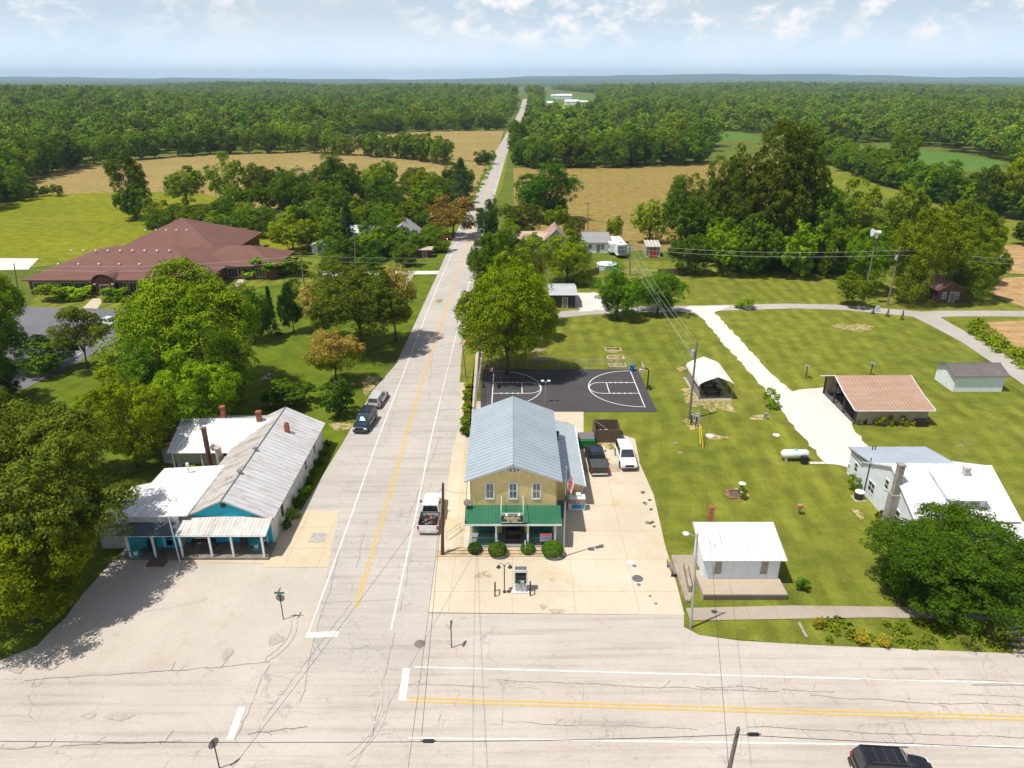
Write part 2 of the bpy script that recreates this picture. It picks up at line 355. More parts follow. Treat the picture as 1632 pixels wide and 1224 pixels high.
sheet('right_lawn', [(720, 480), (880, 475), (1000, 415), (1350, 425), (1600, 470), (1900, 560), (2300, 900), (2000, 1060), (1632, 1043), (1300, 1030), (1110, 1013), (1075, 985), (1060, 880), (1010, 700), (745, 690), (735, 600)], 0.02, M_lawn)
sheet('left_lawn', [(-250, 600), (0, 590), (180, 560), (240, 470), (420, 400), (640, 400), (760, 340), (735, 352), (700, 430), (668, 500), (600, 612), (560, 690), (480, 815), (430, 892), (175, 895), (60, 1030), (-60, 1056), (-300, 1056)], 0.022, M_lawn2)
sheet('office_lawn', [(40, 492), (60, 470), (330, 430), (480, 410), (640, 425), (560, 445), (420, 455), (330, 485), (205, 493)], 0.03, M_lawn)

# main road: edge lines follow the road far away over the rise
RL = [(500, 1000), (601, 700), (651, 547 + 20), (732, 380), (765, 308), (793, 240), (803, 205), (825, 178), (831, 160)]
RR = [(628, 1000), (685, 700), (713, 567), (766, 380), (785, 308), (806, 240), (815, 205), (834, 178), (839, 160)]
lw = [G(*p) for p in RL]; rw = [G(*p) for p in RR]
XL, XR = -16.1, -9.7
_ry = [0, 60, 76, 130, 194, 300, 453, 661, 900, 1150, 1650]; _rx = [-12.6, -12.8, -13.0, -12.6, -11.5, -9.5, -6.3, 2.0, 9.5, 17.0, 28.0]
def rx(y): return float(np.interp(y, _ry, _rx))       # road centre line
ys = [235, 270, 340, 430, 550, 700, 900, 1150]
mb = MB(); mb.strip([(rx(y), y) for y in ys], 7.4, 0.06); mb.build('distant_road', M_lane, kind='structure')
mb = MB(); mb.strip([(rx(y), y) for y in (1150, 1300, 1450, 1650)], 9, 0.6); mb.build('distant_road', M_lane, kind='structure')
sheet('road', [(495, 1060), (505, 1000), (540, 815), (480, 815), (550, 700), (594, 623), (631, 581), (647, 547), (673, 490), (696, 440), (720, 385), (737, 350), (752, 322), (778, 322), (769, 380), (752, 480), (736, 563), (733, 610), (731, 682), (722, 715), (712, 780), (700, 862), (683, 977), (670, 1070)], 0.055, M_road)
sheet('parking_lot', rough_edge([(-500, 1062), (0, 1052), (60, 1030), (105, 985), (150, 925), (180, 893), (300, 890), (430, 893), (520, 905), (545, 905), (500, 1070), (520, 1150), (-500, 1150)], 1.5, 0.15, 3), 0.04, M_lot, False)
sheet('cross_road', [(-500, 1094), (0, 1082), (430, 1056), (500, 1040), (683, 978), (1090, 981), (1090, 1000), (1115, 1013), (1180, 1022), (1300, 1029), (1632, 1043), (2200, 1056), (2400, 1500), (-900, 1500)], 0.048, M_cross)
sheet('forecourt', [(683, 977), (700, 862), (712, 780), (722, 715), (731, 682), (745, 640), (930, 640), (930, 690), (975, 688), (1012, 700), (1020, 740), (1042, 790), (1060, 870), (1078, 930), (1091, 981)], 0.060, M_conc)
sheet('concrete_pad', [(470, 815), (541, 815), (523, 905), (420, 905), (424, 893), (447, 840)], 0.066, M_pad)
sheet('porch_apron', [(300, 889), (425, 889), (424, 905 - 6), (300, 896)], 0.068, M_pad)
sheet('sidewalk', [(733, 610), (742, 610), (737, 690), (731, 690)], 0.07, M_walk)
sheet('sidewalk', [(758, 560), (770, 560), (756, 665), (742, 700), (722, 880), (738, 880), (748, 700), (752, 652)], 0.072, M_walk)
sheet('sidewalk', [(1093, 970), (1260, 966), (1420, 968), (1632, 975), (1760, 980), (1760, 997), (1632, 991), (1400, 985), (1100, 990)], 0.075, M_walkg)
sheet('path', [(510, 432), (700, 432), (700, 437), (512, 440)], 0.05, M_grav)
sheet('path', [(655, 432), (663, 432), (650, 455), (642, 455)], 0.055, M_walkg)
sheet('office_path', [(148, 476), (166, 476), (155, 493), (130, 493)], 0.06, M_walk)
sheet('office_path', [(385, 440), (395, 436), (385, 455), (370, 458)], 0.06, M_walk)
sheet('office_lot', [(-300, 484), (35, 489), (205, 494), (208, 515), (185, 545), (130, 575), (40, 620), (-300, 640)], 0.06, M_blk)
sheet('rear_office_lot', [(-300, 412), (62, 412), (45, 430), (-300, 436)], 0.06, M_grav)
# gravel lanes on the right
def lane(name, cl, w, m, z):
    mb = MB(); mb.strip([G(*p) for p in cl], w, z); return mb.build(name, m, kind='structure')
lane('farm_lane', [(820, 512), (880, 503), (940, 497), (1020, 493), (1110, 492), (1180, 490), (1260, 488), (1340, 490), (1420, 497), (1480, 503)], [3.2, 3.4, 3.6, 3.6, 3.6, 3.4, 3.2, 3.4, 3.8, 4.2], M_lane, 0.05)
lane('farm_lane', [(1440, 499), (1475, 502), (1510, 500), (1580, 500), (1700, 501)], 3.6, M_lane, 0.056)
lane('farm_lane', [(1470, 502), (1500, 518), (1550, 545), (1600, 578), (1650, 612), (1760, 690)], [5, 4.2, 3.8, 3.8, 3.8, 3.8], M_lane, 0.062)
sheet('driveway', rough_edge([(1083, 497), (1100, 488), (1165, 488), (1139, 499), (1167, 528), (1204, 570), (1240, 605), (1262, 624), (1290, 620), (1312, 618), (1358, 672), (1365, 690), (1386, 717), (1388, 724), (1352, 745), (1317, 740), (1280, 698), (1245, 655), (1215, 617), (1173, 570), (1149, 544), (1124, 512), (1112, 502)], 1.0, 0.22, 5), 0.07, M_grav, False)
sheet('gravel_patch', rough_edge([(915, 468), (950, 466), (965, 480), (985, 492), (925, 497), (912, 480)], 1.0, 0.5, 6), 0.06, M_grav, False)
# bare dirt patches
M_dirt = grass_mat('bare_dirt', (0.36, 0.27, 0.13), (0.46, 0.36, 0.21), (0.17, 0.18, 0.02), None, 0.0)
n_, l_m = M_dirt.node_tree.nodes, M_dirt.node_tree.links
bs_ = n_['Principled BSDF']; src_ = bs_.inputs['Base Color'].links[0].from_socket
l_m.new(mix(n_, l_m, rng(n_, l_m, noise(n_, l_m, pos(n_, l_m), 1.3, 5, .7), .46, .58), src_, (0.165, 0.180, 0.018)), bs_.inputs['Base Color'])
def blob(cx, cy_, rx_, ry_, seed, m=None, name='dirt_patch', z=0.05):
    rr = random.Random(seed); c = G(cx, cy_); px = depth(cy_) / F; a = rx_ * px; b_ = abs(G(cx, cy_ - ry_).y - G(cx, cy_ + ry_).y) / 2
    P = []
    for i in range(54):
        t = 2 * math.pi * i / 54; k = 1 + 0.16 * math.sin(3 * t + seed) + .09 * math.sin(7 * t + 2 * seed) + rr.uniform(-.13, .13)
        P.append((c.x + a * k * math.cos(t), c.y + b_ * k * math.sin(t)))
    return sheet(name, P, z, m or M_dirt, False)
for i, (x, y, a, b_) in enumerate([(1360, 522, 30, 6), (1102, 676, 12, 8), (1140, 697, 17, 4), (1212, 666, 17, 4), (1128, 662 - 30, 36, 24), (1176, 788, 18, 9), (590, 632 - 20, 12, 14), (545, 673 + 7, 22, 6), (978, 560, 12, 3), (982, 571, 15, 5), (985, 583, 11, 4), (890, 683, 22, 10), (966, 700, 24, 14), (1280, 935, 10, 6), (1085, 588, 8, 5), (742, 545, 9, 4), (858, 560, 10, 4), (858, 573, 8, 3), (700, 480, 6, 3), (1395, 775, 8, 18), (1368, 820, 6, 10), (1412, 848, 6, 9)]):
    blob(x, y, a, b_, i, z=0.052 + 0.001 * i)

# basketball court and its lines
sheet('basketball_court', [(766, 589), (1016, 589), (1047, 657), (766, 657)], 0.085, M_court)
def worn(name, col, base, thr=0.62):
    m, n, l, b = newmat(name); p = pos(n, l)
    g = rng(n, l, noise(n, l, p, 3.2, 8, 0.75), thr - 0.06, thr + 0.1)
    c = mix(n, l, g, mix(n, l, rng(n, l, noise(n, l, p, 0.7, 4), .3, .7), tuple(x * 0.9 for x in col), col), base)
    l.new(c, b.inputs['Base Color']); spec(b, 0.8, 0.25); return m
M_white = worn('white_road_paint', (0.69, 0.67, 0.63), (0.46, 0.43, 0.385), 0.57)
M_yel = worn('yellow_road_paint', (0.66, 0.41, 0.07), (0.48, 0.41, 0.28), 0.55)
M_cw = worn('court_paint', (0.75, 0.74, 0.72), (0.2, 0.2, 0.2), 0.66)
mb = MB(); x0, x1, y0, y1 = -3.1, 18.2, 84.9, 98.0; yc = 91.6; z = 0.094
for side, xb, sg in ((0, -2.7, 1), (1, 17.6, -1)):
    mb.strip([(xb, yc - 6.5), (xb, yc + 6.5)], 0.12, z)
    for yy in (yc - 1.9, yc + 1.9): mb.strip([(xb, yy), (xb + sg * 5.0, yy)], 0.12, z + .002)
    mb.strip([(xb + sg * 4.1, yc - 1.84), (xb + sg * 4.1, yc + 1.84)], 0.12, z + .004)
    arc = [(xb + sg * (5.0 + 1.75 * math.sin(t)), yc + 1.9 * math.cos(t)) for t in [math.pi * k / 14 for k in range(15)]]
    mb.strip(arc, 0.12, z + .006)
    arc = [(xb + sg * (0.2 + 6.6 * math.sin(t)), yc + 6.3 * math.cos(t)) for t in [math.pi * k / 30 for k in range(31)]]
    mb.strip(arc, 0.12, z + .008)
    for yy in (yc - 1.9, yc + 1.9):
        for q in (1.2, 2.0, 2.8, 3.5): mb.strip([(xb + sg * q, yy - .25), (xb + sg * q, yy + .25)], 0.1, z + .01)
mb.build('court_markings', M_cw, kind='structure')

# road markings
mb = MB(); z = 0.066
for xs, y0_, y1_ in ((XL, 43.2, 400), (XR, 43.8, 400)):
    off = xs + 12.9
    yy = []; y = y0_
    while y < y1_: yy.append(y); y *= 1.07
    mb.strip([(rx(y) + off, y) for y in yy], 0.15, z if y1_ else z)
mb.strip([(-16.1, 43.25), (-13.6, 43.4)], 0.62, z + 0.002)
a, b_ = G(660, 1064), G(2300, 1108); mb.strip([a, b_], 0.14, z)
a, b_ = G(650, 1177), G(2300, 1201); mb.strip([a, b_], 0.14, z)
mb.strip([G(648, 1066), G(641, 1118)], 0.55, z + 0.002)
mb.strip([G(386, 1128), G(367, 1180)], 0.5, z + 0.002)
mb.build('road_markings', M_white, kind='structure')
mb = MB()
for off in (-0.13, 0.13):
    yy = [46.5, 50, 56, 62, 70, 80, 92, 106, 122, 140, 160, 184, 211, 243, 280, 330]
    mb.strip([(rx(y) + off + 0.1 * math.sin(y * .11), y) for y in yy], 0.12, z)
    a, b_ = G(652, 1116), G(2300, 1166); mb.strip([(a.x, a.y + off * 1.2), (b_.x, b_.y + off * 1.2)], 0.13, z)
mb.build('road_centre_lines', M_yel, kind='structure')
# disabled-parking mark on the pad: blue square, white wheelchair figure
M_blue = worn('blue_road_paint', (0.30, 0.32, 0.35), (0.5, 0.42, 0.28), 0.5)
mb = MB(); c = G(507, 858); mb.box(c.x - .75, c.x + .75, c.y - .75, c.y + .75, 0.066, 0.074)
mb.build('parking_square', M_blue, kind='structure')
mb = MB(); zz = 0.079
mb.strip([(c.x - .05 + .33 * math.cos(t), c.y - .22 + .33 * math.sin(t)) for t in [R(60 + 20 * k) for k in range(16)]], .08, zz)
mb.strip([(c.x - .12, c.y + .32), (c.x - .08, c.y - .05), (c.x + .22, c.y - .08), (c.x + .38, c.y - .45)], .1, zz + .002)
mb.sheet([(c.x - .15 + .11 * math.cos(t), c.y + .48 + .11 * math.sin(t)) for t in [R(30 * k) for k in range(12)]], zz + .004)
mb.build('parking_symbol', worn('faded_white_paint', (0.60, 0.58, 0.54), (0.33, 0.34, 0.35), 0.5), kind='structure')
# office lot lines
mb = MB()
for p, q in (((186, 540), (205, 532)), ((186, 518), (205, 512)), ((112, 566), (126, 560)), ((118, 570), (130, 562)), ((60, 575), (75, 568)), ((28, 588), (42, 580))): mb.strip([G(*p), G(*q)], 0.15, 0.07)
mb.build('lot_markings', M_white, kind='structure')

# cracks in the old paving, each a thin irregular dark seam
M_crack = paint('crack_tar', (0.20, 0.175, 0.15), 0.9)
def wander(mb, a, b_, w, seed, z, amp=0.12, br=0.25, depth_=0):
    rr = random.Random(seed); a = Vector(a[:2]); b_ = Vector(b_[:2]); L = (b_ - a).length; k = max(2, int(L / (0.35 if L > 4 else 0.12))); nn = Vector((-(b_ - a).y, (b_ - a).x)) / L
    o = 0; pts = []
    for i in range(k + 1):
        o += rr.uniform(-amp, amp); o *= 0.93; pts.append(a.lerp(b_, i / k) + nn * o)
        if depth_ < 1 and rr.random() < br * 0.25:
            t = (b_ - a).normalized(); an = rr.choice([-1, 1]) * rr.uniform(.7, 1.6); d = Vector((t.x * math.cos(an) - t.y * math.sin(an), t.x * math.sin(an) + t.y * math.cos(an)))
            q = pts[-1]; wander(mb, q, q + d * rr.uniform(.25, .9), w * .6, seed * 31 + i, z, amp * .7, 0, depth_ + 1)
    gap = 0
    seg = []
    for i, p in enumerate(pts):
        if gap > 0: gap -= 1; continue
        seg.append(p)
        if rr.random() < 0.02 and depth_ == 0 and len(seg) > 1:
            mb.strip(seg, [w * rr.uniform(.4, 1.2) for _ in seg], z); seg = []; gap = rr.randint(1, 5)
    if len(seg) > 1: mb.strip(seg, [w * rr.uniform(.4, 1.2) for _ in seg], z)
mb = MB(); z = 0.0745
for i, (a, b_, w) in enumerate([((40, 1085), (430, 1056), .05), ((0, 1193), (290, 1181), .06), ((395, 1172), (490, 1158), .07), ((790, 1084), (1632, 1128), .04), ((640, 1090), (860, 1096), .025), ((800, 1150), (1110, 1160), .03),
        ((1110, 1095), (1330, 1104), .045), ((1190, 1160), (1632, 1176), .04), ((1520, 1108), (1632, 1110), .03), ((1370, 1084), (1632, 1086), .03), ((700, 700), (640, 860), .03), ((688, 770), (662, 850), .025), ((585, 830), (560, 940), .03), ((640, 600), (622, 690), .025),
        ((720, 560), (700, 650), .03), ((690, 560), (683, 640), .025), ((540, 880), (480, 1120), .03), ((560, 960), (420, 1150), .03), ((630, 1010), (590, 1180), .03), ((560, 990), (620, 1060), .02), ((655, 880), (640, 975), .03), ((430, 1060), (375, 1180), .03), ((150, 990), (330, 958), .02)]):
    wander(mb, G(*a), G(*b_), w, i + 3, z, 0.07, .7)
rr = random.Random(5)
for i in range(84):      # short cross cracks over both roads
    if i % 2: a = Vector((rr.uniform(-8, 38), rr.uniform(33.5, 39.5))); d = Vector((rr.uniform(-.3, .3), rr.choice([-1, 1]) * rr.uniform(.5, 1.6)))
    else: y = rr.uniform(34, 150); a = Vector((rx(y) + rr.uniform(-3.2, 6.0 if y < 90 else 3.4), y)); d = Vector((rr.uniform(-1.6, 1.6), rr.uniform(-.4, .4)))
    wander(mb, a, a + d, .018, 900 + i, z, .055, .3)
for k in range(17):       # regular transverse seams of the main road
    y = 47 + k * 6.1; wander(mb, (rx(y) - 3.4, y), (rx(y) + 3.4, y + rr.uniform(-.4, .4)), .025, 500 + k, z, .04, .3)
mb.build('pavement_cracks', M_crack, kind='structure')
# tyre marks and oil stains
M_stain = worn('oil_stain', (0.35, 0.28, 0.19), (0.52, 0.44, 0.31), 0.50)
for i, (x, y, a, b_) in enumerate([(770, 918, 14, 5), (775, 914, 5, 3), (880, 925, 4, 3), (866, 968, 5, 5), (886, 975, 12, 4), (960, 745, 40, 8), (965, 748, 22, 6)]):
    blob(x, y, a, b_, 60 + i, M_stain, 'oil_stain', 0.064 + .001 * i)
M_patch = pave_mat('patched_concrete', (0.60, 0.52, 0.38), (0.66, 0.58, 0.44), (0.4, 0.3, 0.2), 0.2)
M_dark_st = worn('dark_stain', (0.38, 0.335, 0.28), (0.45, 0.40, 0.34), 0.50)
for i, (x, y, a, b_) in enumerate([(141, 1142, 13, 4), (190, 1144, 22, 5), (362, 1043, 8, 9), (440, 1020, 12, 8), (1455, 1066, 18, 2), (1590, 1092, 40, 2), (30, 1068, 10, 6)]):
    blob(x, y, a, b_, 80 + i, M_dark_st, 'road_stain', 0.077 + .001 * i)
mb = MB()
for r0, c in ((4.4, (505, 1130)), (3.0, (400, 1010))):
    o = G(*c)
    for k in range(2): mb.strip([(o.x + (r0 + .45 * k) * math.cos(t), o.y + (r0 + .45 * k) * 1.1 * math.sin(t)) for t in [R(-50 + 6 * j) for j in range(17)]], .12, 0.076)
mb.build('tyre_marks', worn('tyre_mark', (0.41, 0.37, 0.32), (0.48, 0.43, 0.375), 0.44), kind='structure')
# ------------------------------------------------------------------ trees
def quads(cs, ns, size, rs, asp=0.7):
    N = len(cs); ns = ns / np.linalg.norm(ns, axis=1, keepdims=True)
    r = rs.normal(size=(N, 3)); t = np.cross(ns, r); t /= np.linalg.norm(t, axis=1, keepdims=True) + 1e-9
    b_ = np.cross(ns, t); s = (size * rs.uniform(0.6, 1.35, N))[:, None]
    t = t * s; b_ = b_ * s * asp
    return np.stack([cs - t, cs - b_ * .9 + t * .1, cs + t, cs + b_ * .9 - t * .1], 1).reshape(-1, 3)
def quad_mesh(name, V, mats, mi=None):
    N = len(V) // 4; me = bpy.data.meshes.new(name)
    me.vertices.add(4 * N); me.vertices.foreach_set('co', V.astype(np.float32).ravel())
    me.loops.add(4 * N); me.loops.foreach_set('vertex_index', np.arange(4 * N, dtype=np.int32))
    me.polygons.add(N); me.polygons.foreach_set('loop_start', np.arange(0, 4 * N, 4, dtype=np.int32))
    try: me.polygons.foreach_set('loop_total', np.full(N, 4, dtype=np.int32))
    except Exception: pass
    for m in mats: me.materials.append(m)
    if mi is not None: me.polygons.foreach_set('material_index', mi.astype(np.int32))
    me.update(calc_edges=True); me.validate(); return me
def lobes_of(rs, n, zc, rz, spread=0.62, low=-0.55):
    L = []; k = 0
    while len(L) < n:
        k += 1; i = len(L) + .5; ph = k * 2.39996 + rs.uniform(-.5, .5); z = rs.uniform(low, 0.95)
        r = math.sqrt(max(0, 1 - z * z)); q = spread * rs.uniform(0.62, 1.16)
        L.append((np.array([r * q * math.cos(ph) * .5, r * q * math.sin(ph) * .5, zc + z * q * rz]), rs.uniform(0.13, 0.24)))
    L.append((np.array([0, 0, zc]), 0.26)); return L
def crown_pts(seed, nl=16, ns=15, nq=80, zc=0.55, rz=0.45, leaf=0.011, low=-0.8, sub=(0.26, 0.42), flat=1.0, spread=0.66, core=0.22):
    # big boughs -> rounded leaf clumps on each bough -> leaves; gaps between the clumps stay open and shaded
    rs = np.random.RandomState(seed); C_, N_ = [], []; k3 = rz / .5
    for c, r in lobes_of(rs, nl, zc, rz, spread, low):
        out = (c - np.array([0, 0, zc])) / np.array([1, 1, k3]); out /= np.linalg.norm(out) + 1e-6
        d = rs.normal(size=(ns, 3)) + out * 0.95 + np.array([0, 0, .30]); d /= np.linalg.norm(d, axis=1, keepdims=True)
        sc_ = c + d * r * rs.uniform(0.78, 1.12, (ns, 1)) * np.array([1, 1, k3 * flat])
        sr = r * rs.uniform(sub[0], sub[1], ns)
        for j in range(ns):
            e = rs.normal(size=(nq, 3)) + d[j] * .45 + np.array([0, 0, .55]); e /= np.linalg.norm(e, axis=1, keepdims=True)
            p = sc_[j] + e * sr[j] * rs.uniform(0.72, 1.1, (nq, 1)) * np.array([1, 1, .72 * k3])
            C_.append(p); N_.append(e * 1.25 + rs.normal(size=(nq, 3)) * .42 + np.array([0, 0, .2]))
        m_ = int(ns * nq * core); e = rs.normal(size=(m_, 3)); e /= np.linalg.norm(e, axis=1, keepdims=True)
        C_.append(c + e * r * rs.uniform(.3, .95, (m_, 1)) * np.array([1, 1, k3])); N_.append(e + rs.normal(size=(m_, 3)) * .5)
    P_ = np.concatenate(C_); q = np.percentile(np.hypot(P_[:, 0], P_[:, 1]), 98.5); P_[:, :2] *= .5 / q
    t_ = np.percentile(P_[:, 2], 99.7); P_[:, 2] *= .985 / t_
    return P_, np.concatenate(N_), rs
def conifer_pts(seed, tiers=26, per=9, nq=70):
    rs = np.random.RandomState(seed); C_, N_ = [], []
    for k in range(tiers):
        z = 0.06 + 0.90 * k / tiers; r = 0.5 * (1 - (z - .06) / .97) ** .85 * rs.uniform(.82, 1.1)
        for j in range(per):
            a = rs.uniform(0, 6.283); rr_ = r * rs.uniform(.75, 1.15); t = rs.uniform(0.15, 1, nq) ** .7
            w = .05 * (1 - t * .4)
            p = np.stack([np.cos(a) * t * rr_ + rs.normal(0, 1, nq) * w * .6, np.sin(a) * t * rr_ + rs.normal(0, 1, nq) * w * .6, z - t * .05 + rs.normal(0, .008, nq)], 1)
            C_.append(p); N_.append(rs.normal(size=(nq, 3)) * .5 + np.array([math.cos(a) * .5, math.sin(a) * .5, .9]))
    return np.concatenate(C_), np.concatenate(N_), rs
LM_maple = leaf_mat('maple_leaves', (0.030, 0.072, 0.003), (0.150, 0.232, 0.004))
LM_olive = leaf_mat('olive_leaves', (0.030, 0.056, 0.007), (0.100, 0.132, 0.011))
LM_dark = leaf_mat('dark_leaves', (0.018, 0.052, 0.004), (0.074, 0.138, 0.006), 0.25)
LM_con = leaf_mat('conifer_needles', (0.022, 0.048, 0.018), (0.040, 0.075, 0.022), 0.15)
LM_blos = leaf_mat('blossom', (0.36, 0.29, 0.09), (0.52, 0.42, 0.16), 0.3)
LM_red = leaf_mat('bronze_leaves', (0.10, 0.05, 0.02), (0.22, 0.10, 0.035), 0.3)
LM_wood = leaf_mat('wood_leaves', (0.030, 0.072, 0.006), (0.120, 0.190, 0.008), 0.3)
LM_yel = leaf_mat('golden_leaves', (0.20, 0.20, 0.02), (0.34, 0.31, 0.025), 0.3)
LM_far = leaf_mat('far_wood_leaves', (0.046, 0.098, 0.012), (0.160, 0.245, 0.018), .22)
M_bark = paint('bark', (0.10, 0.078, 0.058), 0.95, var=.3, sc=6)

def trunk_mb(seed, zc=0.6, rz=.4, th=0.022, limbs=7):
    rr = random.Random(seed); mb = MB(); fork = max(.1, zc - rz * .75)
    mb.tube([(0, 0, -0.01), (rr.uniform(-.01, .01), rr.uniform(-.01, .01), fork * .5), (rr.uniform(-.02, .02), rr.uniform(-.02, .02), fork), (0, 0, zc)], th, 7, r2=th * .55)
    for i in range(limbs):
        a = 2 * math.pi * i / limbs + rr.uniform(-.4, .4); q = rr.uniform(.22, .36); z = zc + rr.uniform(-.2, .5) * rz
        mb.tube([(0, 0, fork * rr.uniform(.75, 1)), (math.cos(a) * q * .45, math.sin(a) * q * .45, (fork + z) / 2 + .03), (math.cos(a) * q, math.sin(a) * q, z)], th * .5, 5, r2=th * .14)
    return mb
TEMPL = {}
def template(key, pts, leaf, mats, trunk, mi=None):
    c, nn, rs = pts; V = quads(c, nn, leaf, rs)
    f = None
    if mi is not None: f = (rs.uniform(size=len(c)) < mi(c, rs)).astype(int)
    me = quad_mesh('crown_' + key, V, mats, f)
    tm = None
    if trunk is not None:
        o = trunk.build('trunk', M_bark, smooth=True); tm = o.data; bpy.data.objects.remove(o)
    TEMPL[key] = (me, tm)
template('maple0', crown_pts(1, 28, 24, 84, zc=.52, rz=.48, low=-.97), .0082, [LM_maple], trunk_mb(1))
template('maple1', crown_pts(2, 20, 22, 84, zc=.53, rz=.47), .0092, [LM_maple], trunk_mb(2, .54, .44))
template('olive0', crown_pts(3, 28, 30, 66, sub=(.2, .34)), .0078, [LM_olive], trunk_mb(3))
template('dark0', crown_pts(4, 20, 20, 66, zc=.52, rz=.48, low=-.95), .0105, [LM_dark], trunk_mb(4))
template('broad0', crown_pts(5, 30, 26, 84, zc=.50, rz=.50, low=-.95, sub=(.22, .36)), .0078, [LM_dark], trunk_mb(5, .5, .45, .03))
template('oak0', crown_pts(31, 34, 22, 64, zc=.52, rz=.48, low=-.9, sub=(.2, .34)), .0098, [LM_dark], trunk_mb(31))
template('mid0', crown_pts(6, 16, 14, 50, zc=.52, rz=.48, low=-.97), .0155, [LM_maple], trunk_mb(6))
template('mid1', crown_pts(7, 14, 13, 50, zc=.51, rz=.49, low=-1.0, spread=.72), .016, [LM_maple], trunk_mb(7))
template('mid2', crown_pts(8, 18, 16, 44, zc=.51, rz=.49, low=-1.0, sub=(.22, .38)), .015, [LM_wood], trunk_mb(8))
template('mid3', crown_pts(9, 12, 14, 50, zc=.51, rz=.49, low=-1.0), .0165, [LM_wood], trunk_mb(9))
template('pine0', conifer_pts(10), .012, [LM_con], trunk_mb(10, .5, .45, .018, 0))
template('cedar0', conifer_pts(11, 18, 7, 40), .018, [LM_con], trunk_mb(11, .5, .45, .018, 0))
top_blossom = lambda c, rs: np.clip((c[:, 2] - .52) * 2.0 + .10, 0.04, .5)
template('mimosa0', crown_pts(12, 18, 18, 56, flat=.7), .0112, [LM_maple, LM_blos], trunk_mb(12, .6, .35, .02), top_blossom)
template('bronze0', crown_pts(13, 18, 16, 44), .014, [LM_maple, LM_red], trunk_mb(13), lambda c, rs: np.full(len(c), .62))
template('airy0', crown_pts(14, 18, 14, 50, sub=(.28, .5), flat=.5, spread=.72, low=-.5, core=.3), .0125, [LM_olive], trunk_mb(14, .6, .35, .016, 9))
template('shrub0', crown_pts(15, 14, 13, 40, zc=.45, rz=.48, low=-.9, spread=.7), .020, [LM_dark], trunk_mb(15, .4, .4, .02))
template('shrub1', crown_pts(16, 10, 9, 24, zc=.45, rz=.48, low=-.9, spread=.7), .032, [LM_maple], None)
template('gold0', crown_pts(17, 10, 8, 26, zc=.45, rz=.48, low=-.9, spread=.7), .03, [LM_yel], None)
for k in range(5):
    template('far%d' % k, crown_pts(20 + k, 8, 9, 18, zc=.52 + .01 * k, rz=.48, sub=(.3, .5), low=-.75), .033, [LM_far], None)
def plant(key, x, y, w_, h, label, cat='tree', name='tree', rz=0, group=None, color=(1, 1, 1, 1), z=0.0):
    me, tm = TEMPL[key]; t = thing(name, label, cat, (x, y, z), rz, group)
    t.scale = (w_, w_, h)
    o = bpy.data.objects.new('crown', me); C.objects.link(o); o.parent = t; o.color = color
    if tm is not None: q = bpy.data.objects.new('trunk', tm); C.objects.link(q); q.parent = t
    return t
_rt = random.Random(11)
def tree_px(key, xl, xr, ytop, bx, by, label, group=None, tint=(1, 1, 1), cat='tree', name=None, wk=1.0):
    # a tree standing on the ground point seen at (bx, by) whose crown spans xl..xr and whose top reaches ytop
    b_ = G(bx, by); e = math.atan2(CAMZ, b_.y); d = depth(by); k_ = .46
    ce, se = math.cos(e), math.sin(e); h = 8.0
    for _ in range(6):                                # crown size and height whose seen outline matches, viewed from above
        dd = d - h * .55 * sp; a_ = (xr - xl) * dd / F / 2; T_ = (by - ytop) / F * (d - h * .5 * sp) / math.cos(math.atan((by - CY) / F) * .6)
        lo_, hi_ = .3, 45.0
        for _ in range(24):
            h = (lo_ + hi_) / 2
            if .53 * h * ce + math.sqrt((.455 * h * ce) ** 2 + (a_ * .9 * se) ** 2) > T_: hi_ = h
            else: lo_ = h
    w_ = 2 * a_ * wk; h = max(h, .42 * w_, .5)
    cxp = (xl + xr) / 2; sh = (cxp - bx) * (d - h * .5 * sp) / F
    nm = name or ('shrub' if cat == 'shrub' else 'conifer_tree' if key[:4] in ('pine', 'ceda') else 'broadleaf_tree')
    return plant(key, b_.x + (0 if abs(sh) > w_ else sh * .5 + (WY(cxp, by, b_.y).x - b_.x) * .5), b_.y, w_, h, label, cat, nm, _rt.uniform(0, 6.28), group, (*tint, 1))
Y_ = (1.02, .98, .8); DK = (.75, .8, .9); LT = (1.05, 1.03, .95)
